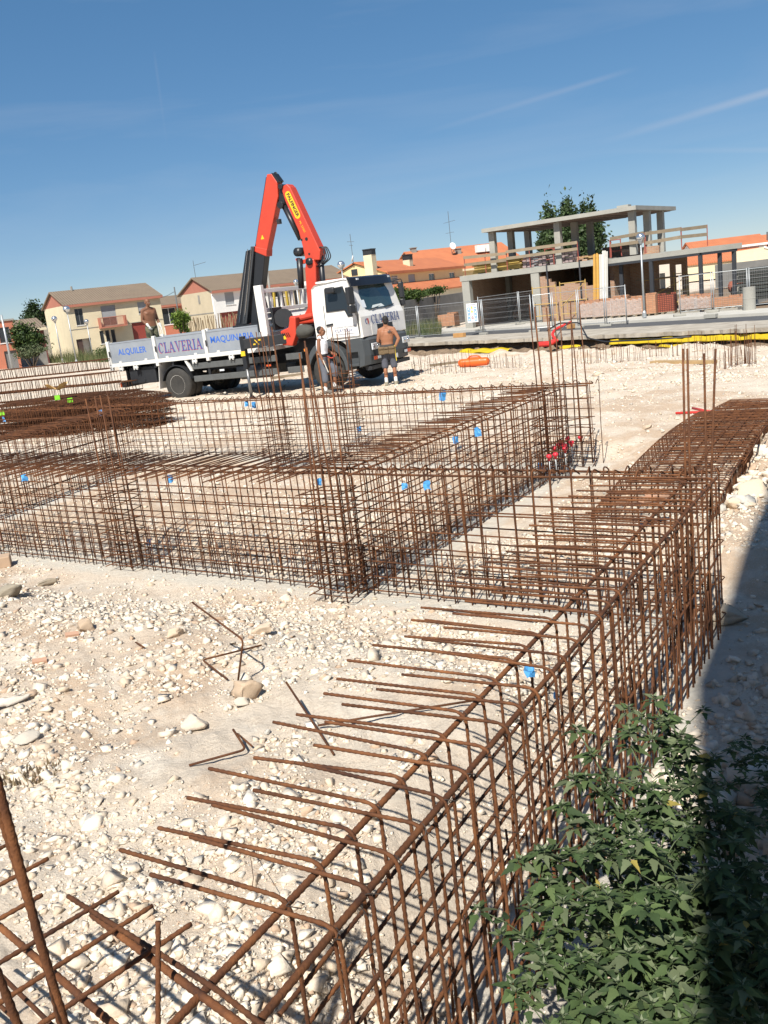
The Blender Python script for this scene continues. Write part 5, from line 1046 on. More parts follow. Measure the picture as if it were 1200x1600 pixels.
# 3 -- bald man standing on the truck bed
def man_bed():
    u = Vector((math.cos(THEAD), math.sin(THEAD))); l_ = Vector((-u.y, u.x)); p = Vector((-.54, 26.14)) + u * -6.40 - l_ * .55
    root = empty('person', (p.x, p.y, .05 + 1.312 - .0133 * 6.0), R(38), 'bald bare-chested man in camouflage trousers standing on the truck bed', 'person')
    sk = skin_mat('dark_tanned_skin', (0.20, 0.092, 0.052)); mb = MB()        # local front = -y, turned to the right of the picture
    hip, chest, neck = (0, 0, .95), (0, .0, 1.26), (0, .015, 1.47); torso(mb, hip, chest, neck, 1.06, 1.06)
    for s in (-1, 1): mb.sphere((s*.08, -.085, 1.33), 1, 12, 8, (.085, .045, .06))
    for s in (-1, 1): limb(mb, [(s*.09, .0, .90), (s*.12, -.01, .50), (s*.14, .02, .09)], [.088, .058, .042])
    limb(mb, [(-.185, .02, 1.43), (-.235, .03, 1.15), (-.15, -.13, .97)], [.062, .048, .035]); limb(mb, [(.185, .02, 1.43), (.245, .02, 1.15), (.25, -.10, .94)], [.062, .048, .035])
    for s in (-1, 1): limb(mb, [(s*.04, .02, 1.47), (s*.185, .02, 1.43)], [.07, .064])
    P, M_ = head_mesh(mb, (0, -.005, 1.655), R(12), R(2)); remeshed(mb, .0105, 'body', sk, root); face_details(P, M_, root)
    gl = mat('white_glove', (.66, .66, .62), .9)
    for (w, d, pn, sd_) in (((-.15, -.135, .965), (.35, -.35, -.85), (.4, .3, .2), -1), ((.25, -.105, .935), (.1, -.3, -1), (-1, 0, 0), 1)):
        q = MB(); hand(q, w, d, pn, sd_, .55); limb(q, [Vector(w) - Vector(d).normalized() * .06, Vector(w) + Vector(d).normalized() * .01], [.042, .036]); remeshed(q, .007, 'glove', gl, root, 2)
    t = MB(); torso(t, hip, chest, neck, 1.06, 1.06, .014, .84, 1.02)
    for s in (-1, 1): limb(t, [(s*.088, .0, .90), (s*.12, -.01, .50), (s*.14, .02, .10)], [.112, .088, .075])
    m = bpy.data.materials.new('camouflage'); m.use_nodes = True; n, l = m.node_tree.nodes, m.node_tree.links; tc_ = n.new('ShaderNodeTexCoord'); z = n.new('ShaderNodeTexNoise'); z.inputs['Scale'].default_value = 7; z.inputs['Detail'].default_value = 2
    r = n.new('ShaderNodeValToRGB'); r.color_ramp.interpolation = 'CONSTANT'; e = r.color_ramp.elements; e[0].color = (.03, .035, .025, 1); e[1].position = .55; e[1].color = (.14, .13, .08, 1); k = e.new(.44); k.color = (.065, .075, .04, 1)
    l.new(tc_.outputs['Object'], z.inputs['Vector']); l.new(z.outputs['Fac'], r.inputs['Fac']); l.new(r.outputs['Color'], n['Principled BSDF'].inputs['Base Color']); n['Principled BSDF'].inputs['Roughness'].default_value = .9
    remeshed(t, .013, 'trousers', m, root)
    for s in (-1, 1):
        q = MB(); limb(q, [(s*.14, .05, .05), (s*.145, -.07, .045), (s*.15, -.15, .035)], [.052, .05, .04]); q.box((s*.145, -.045, .014), (.095, .28, .028)); remeshed(q, .01, 'boot', mat('black_boot', (.03, .028, .025), .7), root)
man_bed()
# ------------------------------------------------------------------ houses behind the site
M_CREAM = mat('cream_render', (0.66, 0.575, 0.40), 0.9, var=0.14, scale=1.1, bump=.15, bscale=25)
M_BEIGE = mat('beige_render', (0.52, 0.44, 0.31), 0.9, var=0.14, scale=1.1, bump=.15, bscale=25)
M_HWHITE = mat('white_render', (0.78, 0.77, 0.74), 0.9, var=0.10, scale=1.0, bump=.1, bscale=25)
M_YELLOW = mat('yellow_render', (0.74, 0.58, 0.31), 0.9, var=0.10, scale=1.0, bump=.1, bscale=25)
M_PINK = mat('terracotta_gable', (0.40, 0.155, 0.105), 0.9, var=0.12, scale=1.2)
M_MAROON = mat('maroon_brick', (0.145, 0.048, 0.042), 0.9, var=0.25, scale=2)
M_REDB = mat('orange_brick_wall', (0.46, 0.165, 0.10), 0.9, var=0.15, scale=2)
M_ROOFB = tile_mat('weathered_brown_tiles', (0.215, 0.165, 0.115), (0.16, 0.118, 0.082))
M_ROOFO = tile_mat('orange_clay_tiles', (0.52, 0.18, 0.075), (0.40, 0.125, 0.055))
M_PANE = glass_mat('dark_window_glass', (0.03, 0.035, 0.04), .1)
M_SHUT = mat('grey_roller_blind', (0.30, 0.31, 0.32), 0.7, var=.1, scale=3)
M_FRAMEW = mat('white_window_frame', (0.72, 0.72, 0.70), 0.6)
M_FRAMED = mat('grey_window_frame', (0.16, 0.16, 0.16), 0.6)
M_GREDD = mat('red_garage_door', (0.25, 0.045, 0.032), 0.6, var=.15, scale=3)
M_STONEG = mat('grey_block_wall', (0.30, 0.285, 0.255), 0.95, var=.35, scale=1.1, bump=.4, bscale=8)
def holed_wall(mb, x0, x1, z0, z1, holes, y, th, axis='y'):
    xs = sorted({x0, x1, *[h[0] for h in holes], *[h[1] for h in holes]}); zs = sorted({z0, z1, *[h[2] for h in holes], *[h[3] for h in holes]})
    for a, b in zip(xs[:-1], xs[1:]):
        run = None
        for c, d in list(zip(zs[:-1], zs[1:])) + [(None, None)]:
            hole = c is None or any(h[0] <= a + 1e-6 and b - 1e-6 <= h[1] and h[2] <= c + 1e-6 and d - 1e-6 <= h[3] for h in holes)
            if hole:
                if run: (mb.bx(a, b, y, y + th, run[0], run[1]) if axis == 'y' else mb.bx(y, y + th, a, b, run[0], run[1])); run = None
            else: run = (run[0] if run else c, d)
def window(root, h, y=0.0, frame=M_FRAMED, shut=0.0, bars=False, sill=True, mullion=1, name='window'):
    xa, xb, za, zb = h; f = MB(); t = .06
    f.bx(xa, xb, y+.08, y+.13, zb-t, zb); f.bx(xa, xb, y+.08, y+.13, za, za+t); f.bx(xa, xa+t, y+.08, y+.13, za+t, zb-t); f.bx(xb-t, xb, y+.08, y+.13, za+t, zb-t)
    for k in range(mullion): x = xa + (xb-xa) * (k+1) / (mullion+1); f.bx(x-.03, x+.03, y+.085, y+.125, za+t, zb-t)
    w = f.build(name, frame, root)
    MB().bx(xa+.01, xb-.01, y+.10, y+.115, za+.01, zb-.01).build('pane', M_PANE, w)
    if shut: MB().bx(xa+.02, xb-.02, y+.06, y+.078, zb - (zb-za)*shut, zb-.005).build('blind', M_SHUT, w)
    if sill: MB().bx(xa-.08, xb+.08, y-.06, y+.079, za-.07, za-.002).build('sill', M_FRAMEW, w)
    if bars:
        b = MB()
        for k in range(5): x = xa + (xb-xa)*(k+.5)/5; b.bx(x-.02, x+.02, y-.05, y-.03, za-.05, zb+.05)
        for k in range(3): z = za + (zb-za)*(k+.5)/3; b.bx(xa-.05, xb+.05, y-.027, y-.012, z-.02, z+.02)
        b.build('window_bars', M_FRAMEW, w)
    return w
def gable_house(name, P, ang, L, D, eave, ridge, holes, wall_m, roof_m, gable_m, label, base=-.6, over=.35, wall2=None, gable_low=None, fascia=M_PINK):
    root = empty(name, (P[0], P[1], base), R(ang), label, 'house', 'houses behind the site'); w = MB(); holed_wall(w, 0, L, 0, eave - .12, holes, 0, .28); w.build('front_wall', wall_m, root)
    s = MB(); s.bx(0, .28, .282, D, 0, eave - .12); s.bx(L-.28, L, .282, D, 0, eave-.12); s.bx(.282, L-.282, D-.28, D, 0, eave-.12); s.build('side_wall', wall2 or wall_m, root)
    MB().bx(.28, L-.28, .28, D-.28, 2.7, 2.85).build('floor_slab', M_BLACK, root)
    for x in (0.0, L - .28): MB().prism([(-.05, eave-.118), (D+.05, eave-.118), (D/2, ridge-.12)], x, x+.28, 'x').build('gable', gable_m, root)
    for s_ in (0, 1):
        a, b = ((-over, eave - .12 - over*(ridge-eave)/(D/2)), (D/2, ridge)) if s_ == 0 else ((D+over, eave - .12 - over*(ridge-eave)/(D/2)), (D/2, ridge))
        m = MB(); m.prism([(a[0], a[1]), (b[0], b[1]), (b[0], b[1] + .14), (a[0], a[1] + .14)], -.25, L + .25, 'x'); rf = m.build('roof', roof_m, root)
        if s_ == 0: MB().bx(-.24, L+.24, -over-.03, -over-.002, a[1]-.16, a[1]+.10).build('fascia', fascia, rf); MB().bx(-.2, L+.2, -over, -.002, a[1]-.16, a[1]-.06).build('soffit', fascia, rf)
    return root
# cream house
h1 = [(.88, 1.75, 3.40, 5.15), (3.75, 5.35, 2.95, 5.15), (7.9, 9.0, 3.9, 5.15), (.5, 2.1, .05, 1.95), (3.15, 3.60, 1.15, 2.55), (3.78, 4.22, 1.15, 2.55), (4.40, 4.85, 1.15, 2.55), (6.85, 9.7, .05, 3.0)]
o1 = g(117, 560, -.6); H1 = gable_house('cream_house', o1, 32, 10.6, 9.0, 5.75, 7.2, h1, M_CREAM, M_ROOFB, M_PINK, 'cream two-storey house with a brown tiled roof and red balcony, left of the truck')
window(H1, h1[0], shut=.0); window(H1, h1[1], shut=.55, sill=False); window(H1, h1[2], shut=.8)
for h in h1[4:7]: window(H1, h, mullion=0)
MB().bx(h1[3][0], 1.2, .15, .22, .05, 1.95).build('door', mat('dark_wood_door', (.06, .035, .03), .6), H1); MB().bx(1.2, 2.1, .9, 1.0, .05, 1.95).build('porch_wall', M_HWHITE, H1)
MB().bx(6.85, 9.7, .16, .22, .05, 2.95).build('garage_door', M_GREDD, H1)
b = MB(); b.bx(3.2, 6.1, -.95, -.002, 2.78, 2.92); bal = b.build('balcony', M_PINK, H1)
for k in range(24): x = 3.25 + 2.8 * k / 23; MB().bx(x-.018, x+.018, -.93, -.90, 2.92, 3.85).build('baluster', M_PINK, bal)
MB().bx(3.2, 6.1, -.95, -.88, 3.85, 3.93).build('hand_rail', M_PINK, bal)
for x in (3.2, 6.04): MB().bx(x, x+.06, -.95, -.002, 2.92, 3.93).build('balcony_side', M_PINK, bal)
MB().bx(-.02, 10.62, -.03, -.002, 2.98, 3.04).build('string_course', M_STONEG, H1)
m = MB(); m.bx(-.6, 1.2, 9.05, 12.4, 0, 3.6); m.build('annex', M_STONEG, H1)
MB().cyl((2.2, 4.2, 7.1), (2.2, 4.2, 7.7), .12, 8).build('vent_pipe', M_STONEG, H1)
# white house with the wooden stakes in front
h2 = [(1.45, 2.55, 3.70, 4.95), (.5, 5.2, .05, 2.95), (7.3, 8.3, 3.9, 4.8), (8.9, 9.8, 3.9, 4.8), (12.0, 13.2, 3.7, 4.9)]
o2 = at(338, 500, 99); H2 = gable_house('white_house', o2, 40, 18.5, 6.6, 5.4, 6.75, h2, M_HWHITE, M_ROOFB, M_PINK, 'long white house with beige end wall and brown roof behind the truck bed', wall2=M_BEIGE)
window(H2, h2[0], shut=1.0, sill=True); window(H2, h2[2]); window(H2, h2[3]); window(H2, h2[4], shut=.6); MB().bx(.5, 5.2, .2, .26, .05, 2.95).build('garage_door', M_GREDD, H2)
MB().bx(8.55, 18.52, -.02, -.002, 2.5, 5.1).build('beige_front', M_BEIGE, H2)
MB().bx(-.03, -.002, .2, 6.5, 3.0, 3.1).build('string_course', M_STONEG, H2); MB().bx(-.035, -.002, 2.6, 2.95, 4.1, 5.0).build('gable_vent', M_STONEG, H2)
an = MB(); an.tube([(.3, 3.3, 6.7), (.3, 3.3, 8.6)], .025, 5); an.tube([(.3, 3.3, 8.1), (1.7, 3.1, 8.35)], .018, 5)
for k in range(5): an.tube([(.5 + .27*k, 3.1, 8.12 + .05*k), (.5 + .27*k, 3.5, 8.12 + .05*k)], .012, 4)
an.build('aerial', M_GUARD, H2)
# small orange house between them
h3 = [(.4, 2.4, 2.2, 4.4), (3.1, 4.0, 2.9, 3.8)]; o3 = at(250, 500, 128); o3.z = 0
H3 = gable_house('orange_house', o3, 32, 4.6, 7, 4.9, 5.9, h3, M_REDB, M_ROOFB, M_REDB, 'small orange brick house seen between the cream and the white house'); window(H3, h3[0], frame=M_FRAMEW); window(H3, h3[1], frame=M_FRAMEW)
# yellow house
h4 = [(1.3, 2.8, 3.65, 4.75), (5.5, 7.3, 3.75, 4.75), (11.1, 12.8, 3.8, 4.65), (17.2, 18.9, 3.75, 4.55)]
o4 = at(604, 440, 108); H4 = gable_house('yellow_house', o4, 60, 21.5, 7.6, 5.35, 6.65, h4, M_YELLOW, M_ROOFO, M_YELLOW, 'yellow house with an orange tiled roof and chimneys behind the truck cab', fascia=M_ROOFO)
window(H4, h4[0], bars=True); window(H4, h4[1], frame=M_FRAMEW, shut=1.0); window(H4, h4[2], shut=.0, frame=M_FRAMEW); window(H4, h4[3], frame=M_FRAMEW)
pr = MB(); pr.prism([(-.002, 3.72), (-2.6, 2.55), (-2.6, 2.70), (-.002, 3.87)], .3, 21.5, 'x'); pr.build('porch_roof', M_ROOFO, H4); MB().bx(.5, 21.4, -2.4, -2.2, 0, 2.55).build('porch_wall', M_CREAM, H4)
def chimney(x, y, z0, z1, w):
    MB().bx(x-w/2, x+w/2, y-w/2, y+w/2, z0, z1).build('chimney', M_CREAM, H4); c = MB()
    for k in range(5): c.bx(x-w/2 + w*(k+.15)/5, x-w/2 + w*(k+.85)/5, y-w/2-.03, y+w/2+.03, z1, z1+.55)
    c.bx(x-w/2-.05, x+w/2+.05, y-w/2-.05, y+w/2+.05, z1+.55, z1+.66); c.build('chimney_cap', M_BLACK, H4)
chimney(-.55, 1.5, 0, 7.3, 1.05); chimney(8.6, 1.4, 5.5, 6.5, .9)
MB().bx(-.05, -.002, 3.6, 4.4, 5.3, 6.0).build('gable_window', M_PANE, H4)
ac = MB(); ac.bx(-.45, -.05, 2.55, 3.45, 4.4, 5.0); acu = ac.build('air_conditioner', M_HWHITE, H4); MB().cyl((-.47, 3.0, 4.7), (-.45, 3.0, 4.7), .24, 16).build('fan_grille', M_BLACK, acu)
mb = MB(); mb.lathe([(.02, -.10), (.25, -.07), (.42, .03), (.40, .05), (.24, -.04), (.02, -.07)], 20, Matrix.Translation((-.3, 3.9, 7.15)) @ Matrix.Rotation(R(-70), 4, 'X') @ Matrix.Rotation(R(-25), 4, 'Y')); mb.build('satellite_dish', M_HWHITE, H4, True)
mb = MB(); mb.tube([(-.2, 3.9, 6.5), (-.2, 3.9, 9.9)], .03, 5); mb.tube([(-.2, 3.5, 9.0), (-.2, 4.4, 9.1)], .02, 4); mb.tube([(-.2, 3.7, 8.6), (-.2, 4.2, 8.7)], .02, 4); mb.build('aerial', M_GUARD, H4)
# second house: its roof rises behind the yellow one
o5 = at(672, 440, 132); h5 = [(2, 3, 3.5, 4.5)]; H5 = gable_house('yellow_house', o5, 24, 16, 13, 5.1, 8.2, h5, M_YELLOW, M_ROOFO, M_YELLOW, 'second yellow house whose higher orange roof shows left of the concrete frame', fascia=M_CREAM); window(H5, h5[0])
for (x, y, z) in ((1.2, 6.3, 8.0), (7.5, 4.5, 7.2)): MB().bx(x-.35, x+.35, y-.35, y+.35, z-.8, z+.7).build('chimney', M_STONEG, H5); MB().bx(x-.45, x+.45, y-.45, y+.45, z+.7, z+.8).build('chimney_cap', M_STONEG, H5)
mb = MB(); mb.lathe([(.02, -.10), (.3, -.07), (.5, .03), (.48, .05), (.28, -.04), (.02, -.07)], 20, Matrix.Translation((6.2, 3.6, 8.35)) @ Matrix.Rotation(R(75), 4, 'X')); mb.build('satellite_dish', M_HWHITE, H5, True)
mb = MB(); mb.tube([(6.4, 4.4, 7), (6.4, 4.4, 13.2)], .035, 5); mb.tube([(5.5, 4.4, 11.6), (7.4, 4.4, 11.9)], .02, 4); mb.tube([(5.7, 4.4, 10.2), (7.1, 4.4, 10.3)], .02, 4); mb.build('aerial', M_GUARD, H5)
for x in (10.0, 11.6): MB().bx(x, x+1.3, 3.2, 3.9, 7.1, 8.1).build('air_conditioner', M_HWHITE, H5)
# far left: maroon house, brick corner house
o6 = at(-6, 560, 92); h6 = [(2.2, 3.1, .3, 1.8)]; H6 = gable_house('maroon_house', o6, 30, 4.9, 7, 3.7, 4.5, h6, M_MAROON, M_ROOFB, M_MAROON, 'low maroon house with a brown roof behind the tree at the left edge', fascia=M_CREAM); window(H6, h6[0])
o7 = at(-60, 570, 80); H7 = empty('brick_house', (o7.x, o7.y, -.6), R(25), 'orange brick house corner cut by the left edge', 'house', 'houses behind the site'); w_ = MB(); h7 = [(3.4, 4.3, 2.6, 3.9), (3.5, 4.5, .05, 1.9)]; holed_wall(w_, 0, 4.7, 0, 4.4, h7, 0, .3); w_.build('front_wall', M_REDB, H7); MB().bx(0, 4.7, .305, 5, 0, 4.4).build('body', M_REDB, H7); window(H7, h7[0]); MB().bx(3.5, 4.5, .15, .2, .05, 1.9).build('door', M_FRAMED, H7); MB().bx(-.1, 4.8, -.1, 5.1, 4.402, 4.55).build('flat_roof', M_STONEG, H7)
# right: low houses with red roofs
o8 = at(1085, 440, 118); h8 = [(5.9, 6.7, 2.5, 3.1), (7.0, 7.7, 2.5, 3.1)]; H8 = gable_house('white_house', o8, -8, 8.6, 7, 3.7, 4.6, h8, M_HWHITE, M_ROOFO, M_HWHITE, 'white house with an orange roof right of the concrete frame', fascia=M_HWHITE); window(H8, h8[0]); window(H8, h8[1])
pr = MB(); pr.prism([(-.002, 3.0), (-3.0, 1.9), (-3.0, 2.05), (-.002, 3.15)], -1.5, 8.2, 'x'); pr.build('porch_roof', M_ROOFO, H8); MB().bx(-1.3, 8.0, -2.8, -2.6, 0, 1.9).build('porch_wall', M_CREAM, H8); MB().cyl((8.9, .4, 0), (8.9, .4, 4.8), .09, 8).build('flue', M_GUARD, H8)
o9 = at(1152, 440, 108); H9 = empty('cream_house', (o9.x, o9.y, -.6), R(-18), 'cream gabled building with a slanting side at the right edge', 'house', 'houses behind the site'); m = MB(); m.prism([(0, 0), (9, 0), (9, 1.0), (3.2, 3.05), (0, 2.9)], 0, 6, 'y'); m.build('wall', M_CREAM, H9); m = MB(); m.prism([(2.9, 2.95), (9.2, .75), (9.2, .93), (2.9, 3.15)], -.12, 6.1, 'y'); m.build('coping', M_HWHITE, H9); MB().bx(-.1, 2.9, -.25, -.002, .3, 1.55).build('low_wall', M_HWHITE, H9)
o10 = at(1178, 440, 140); h10 = [(2, 3, 1, 2)]; H10 = gable_house('red_roofed_house', o10, -12, 12, 8, 3.4, 4.7, h10, M_CREAM, M_ROOFO, M_CREAM, 'house with a red tiled roof half hidden at the right edge', fascia=M_ROOFO); window(H10, h10[0])
# distant walls
def wall_between(name, a, b, h, th, m, label, cap=None, base=-.6):
    d = Vector((b[0]-a[0], b[1]-a[1])); root = empty(name, (a[0], a[1], base), math.atan2(d.y, d.x), label, 'wall'); MB().bx(0, d.length, -th/2, th/2, 0, h).build('wall', m, root)
    if cap: MB().bx(-.03, d.length+.03, -th/2-.04, th/2+.04, h, h+.08).build('coping', cap, root)
    return root
a, b = at(628, 480, 63.5), at(724, 470, 76); wall_between('garden_wall', a, b, 2.32, .25, M_STONEG, 'grey concrete garden wall left of the concrete frame building')
a, b = at(1118, 445, 84), at(1300, 425, 80); wall_between('garden_wall', a, b, 2.0, .25, mat('dark_grey_wall', (.20, .195, .185), .95, var=.3, scale=1.2), 'long grey wall at the right behind the yard')
a, b = at(20, 560, 88), at(72, 552, 90); wall_between('garden_wall', a, b, 1.35, .25, M_STONEG, 'low grey garden wall under the hedge on the left')
a, b = at(244, 535, 92), at(292, 527, 93); wall_between('garden_wall', a, b, 1.3, .25, M_MAROON, 'low maroon wall behind the bald man')
a, b = at(292, 527, 93), at(372, 517, 95); wall_between('garden_wall', a, b, 1.5, .2, M_MAROON, 'maroon base wall carrying the wooden stakes')
# wooden stakes fence in front of the white house
a, b = at(296, 515, 92.6), at(385, 505, 94.4); d = Vector((b.x-a.x, b.y-a.y)); sf_ = empty('stake_fence', (a.x, a.y, -.6), math.atan2(d.y, d.x), 'fence of uneven wooden stakes in front of the white house', 'fence'); mw = mat('bleached_stakes', (.34, .26, .15), .9, col2=(.12, .07, .04), scale=3, objvar=.35)
for k in range(40):
    x = d.length * (k + .5) / 40; h_ = random.uniform(2.3, 3.0); MB().tube([(x + jit(.05), jit(.05), .2), (x + jit(.1), jit(.05), h_ * .6), (x + jit(.12), jit(.05), h_)], random.uniform(.03, .055), 5).build('stake', mw, sf_)
a, b = at(236, 530, 90), at(262, 527, 90.5); d = Vector((b.x-a.x, b.y-a.y)); sf_ = empty('stake_fence', (a.x, a.y, -.6), math.atan2(d.y, d.x), 'few pale stakes right of the bald man', 'fence')
for k in range(7): x = d.length * (k + .5) / 7; MB().tube([(x, 0, .2), (x + jit(.1), 0, random.uniform(2.0, 3.3))], .035, 5).build('stake', M_HWHITE, sf_)

# ------------------------------------------------------------------ concrete frame building under construction
M_FR = mat('raw_concrete', (0.37, 0.36, 0.32), 0.92, var=.25, scale=1.3, bump=.3, bscale=12)
M_UND = mat('hollow_block_soffit', (0.21, 0.145, 0.11), .95, var=.3, scale=2)
M_BRICK = brick_mat('yellow_red_brickwork', (0.40, 0.235, 0.145), (0.34, 0.175, 0.105), (0.36, 0.31, 0.25), 1.0, .28, .085, .5, .012)
M_STEEL = mat('grey_primer_steel', (.035, .038, .045), .5, var=.2, scale=4)
M_WOODP = mat('pine_board', (.46, .31, .15), .85, var=.3, scale=3, objvar=.25)
M_WOODG = mat('weathered_board', (.28, .22, .15), .9, var=.3, scale=3, objvar=.25)
M_RPOST = mat('red_prop', (.30, .07, .05), .6)
FB = empty('concrete_frame_building', (6.76, 61.45, -.5), R(-35), 'unfinished concrete frame house with an open flat roof on columns', 'building')
def fb(name, m, *boxes, bevel=0.0, parent=FB):
    mb = MB()
    for b in boxes: mb.bx(*b)
    return mb.build(name, m, parent, bevel=bevel)
fb('ground_slab', M_FR, (-.3, 17, -.2, 10, -.3, .02)); fb('floor_slab', M_FR, (-.15, 9.6, 0, 9, 3.02, 3.36))
mb = MB(); mb.prism([(9.602, 0.05), (15.2, -.9), (17.0, 1.2), (13.0, 9), (9.602, 9)], 3.02, 3.30, 'z'); mb.build('floor_slab', M_FR, FB)
fb('roof_slab', M_FR, (1.75, 11.6, -.1, 7.6, 5.82, 6.05)); 
for k in range(10): fb('soffit_strip', M_UND, (2.0 + .95*k, 2.75 + .95*k, .1, 7.4, 5.79, 5.818))
for x in (2.15, 6.55, 11.15):
    for y in (.55, 3.2, 5.8): fb('column', M_FR, (x-.19, x+.19, y-.19, y+.19, 3.362, 5.819), bevel=.01)
for x in (.2, 5.05, 9.3): 
    fb('column', M_FR, (x-.27, x+.27, .03, .45, .02, 3.018), bevel=.01); fb('column', M_FR, (x-.2, x+.2, 6.0, 6.4, .02, 3.018))
fb('roof_box', M_FR, (9.4, 10.1, 3.0, 3.6, 6.052, 6.35))
fb('back_wall', M_BRICK, (-.15, 9.4, 6.6, 6.85, .02, 3.018)); fb('side_wall', M_BRICK, (-.1, .1, .46, 6.55, .02, 3.018)); fb('side_wall', M_BRICK, (5.0, 5.2, .46, 6.55, .02, 3.018))
# stepped brick wall in front of the second bay
for (x0, x1, zt) in ((5.34, 5.7, 2.75), (5.7, 6.0, 2.55), (6.0, 6.3, 2.35), (6.3, 6.9, 2.05), (6.9, 7.6, 2.2), (7.6, 8.3, 2.1), (8.3, 9.0, 1.9)): fb('brick_wall', M_BRICK, (x0+.001, x1-.001, .12, .36, .02, zt))
hr = [(13.2, 13.9, 1.5, 2.6), (15.0, 15.7, .2, 2.6)]
mb = MB(); holed_wall(mb, 9.86, 13.3, .02, 3.0, [(11.6, 12.3, 1.2, 2.6), (12.6, 13.0, .3, 2.5)], 3.4, .25); mb.build('brick_wall', M_BRICK, FB)
fb('brick_wall', M_BRICK, (9.6, 9.85, .6, 6.5, .02, 3.0)); fb('brick_parapet', M_BRICK, (7.0, 9.5, 6.6, 6.85, 3.362, 4.1)); fb('brick_parapet', M_BRICK, (9.7, 12.0, 2.5, 2.75, 3.302, 3.75))
fb('block_window', M_HWHITE, (11.65, 11.95, 3.52, 3.6, .9, 2.1))
for (x, y) in ((12.4, -.35), (15.25, -.75), (16.0, .35), (16.6, 1.0), (10.4, .35)): fb('steel_post', M_STEEL, (x-.10, x+.10, y-.10, y+.10, .02, 2.88))
mb = MB(); mb.beam((9.7, .05, 2.95), (15.25, -.78, 2.95), .2, .14); mb.build('steel_beam', M_STEEL, FB); mb = MB(); mb.beam((15.3, -.75, 2.95), (16.7, 1.1, 2.95), .2, .14); mb.build('steel_beam', M_STEEL, FB)
for x in (5.9, 8.0): fb('prop', M_STEEL, (x-.04, x+.04, -.04, .04, .02, 3.45))
# guard rails on the slab: each post and board
def rail(pts, zs, m=M_WOODG, gap=1.4):
    for a, b in zip(pts[:-1], pts[1:]):
        a, b = Vector(a), Vector(b); n = max(1, int((b-a).length / gap))
        for k in range(n + 1): p = a.lerp(b, k / n); MB().cyl((p.x, p.y, 3.36), (p.x + jit(.03), p.y + jit(.03), 4.5), .028, 6).build('guard_post', M_RPOST, FB)
        for z in zs: MB().beam((a.x, a.y - .05, z + jit(.04)), (b.x, b.y - .05, z + jit(.06)), .04, .18).build('guard_board', m, FB)
rail([(.2, .15), (3.2, .15), (7.9, .15)], (4.05, 4.45)); rail([(9.8, .5), (11.9, .2)], (4.0, 4.45)); rail([(12.0, .1), (14.2, -.5), (15.2, 1.0)], (3.95, 4.4))
# things on and around the frame
def thing_box(name, label, cat, loc, rz, parts, group=None):
    o = empty(name, loc, rz, label, cat, group)
    for nm, m, bxs, bv in parts:
        mb = MB()
        for b in bxs: mb.bx(*b)
        mb.build(nm, m, o, bevel=bv)
    return o
FBM = Matrix.Translation((6.76, 61.45, -.5)) @ Matrix.Rotation(R(-35), 4, 'Z')
def F(x, y, z): return FBM @ Vector((x, y, z))
M_YB = mat('yellow_formwork_board', (.44, .31, .08), .8, var=.3, scale=4, objvar=.2)
tp = empty('board_stack', F(.6, .55, 3.36), R(-35), 'stack of yellow formwork boards on the concrete slab', 'boards')
for k in range(8): MB().bx(jit(.1), 3.3 + jit(.15), jit(.05), .8 + jit(.05), .06 + .09*k, .135 + .09*k).build('board', M_YB, tp)
for k in range(3): MB().bx(.3 + 1.2*k, .45 + 1.2*k, 0, .8, 0, .058).build('bearer', M_WOODG, tp)
M_BUN = mat('purple_grey_bundle', (.25, .15, .15), .9, col2=(.36, .32, .31), scale=14, contrast=.5)
for i, (x, w, lab) in enumerate(((4.1, 1.6, 'left bundle of ceiling beams stacked on the slab'), (5.9, 1.5, 'right bundle of ceiling beams stacked on the slab'))):
    t_ = empty('beam_bundle', F(x, .5, 3.36), R(-35), lab, 'beams', 'bundles on the slab')
    for r_ in range(4):
        for c in range(6): MB().bx(.02 + w*c/6, w*(c+.9)/6, jit(.08), .7 + jit(.08), .03 + .16*r_, .16 + .16*r_).build('beam_end', M_BUN, t_)
for k in range(9):
    x0 = 8.95 + .1*k; o = empty('leaning_board', F(x0, -.62, .02), R(-35), ('orange' if k < 4 else 'white') + f' long board leaning on the slab edge, {["first", "second", "third", "fourth", "fifth", "sixth", "seventh", "eighth", "ninth"][k]} from the left', 'board', 'boards leaning on the slab')
    MB().beam((0, 0, .02), (jit(.03), .52, 3.7 + jit(.12)), .085, .05).build('board', mat('orange_board', (.55, .30, .06), .8, var=.2, scale=3, objvar=.2) if k < 4 else mat('white_board', (.70, .68, .62), .8, var=.15, scale=3, objvar=.2), o)
# clutter on the slab
o = empty('brick_heap', F(7.0, 1.6, 3.36), R(-35), 'heap of loose bricks and planks on the slab between the columns', 'bricks')
for k in range(26): MB().box((jit(.9), jit(.4), .06 + .1 * (k % 3)), (.26, .13, .10), rz=jit(1.5)).build('brick', M_BRICK, o)
for k in range(5): MB().box((1.2 + jit(.1), jit(.3), .05 + .06 * k), (1.6, .2, .05), rz=jit(.25)).build('plank', M_WOODP, o)
for (x, y, lb) in ((5.9, .6, 'red steel trestle on the slab left of the middle column'), (9.9, 1.0, 'red steel trestle on the slab right of the leaning boards')):
    o = empty('trestle', F(x, y, 3.36), R(-35), lb, 'trestle', 'red trestles on the slab')
    for dx in (-.35, .35): MB().cyl((dx, 0, 0), (dx * .9, 0, 1.0), .03, 6).build('leg', M_RPOST, o)
    for z in (.35, .7, .98): MB().cyl((-.36, 0, z), (.36, 0, z), .026, 6).build('rung', M_RPOST, o)
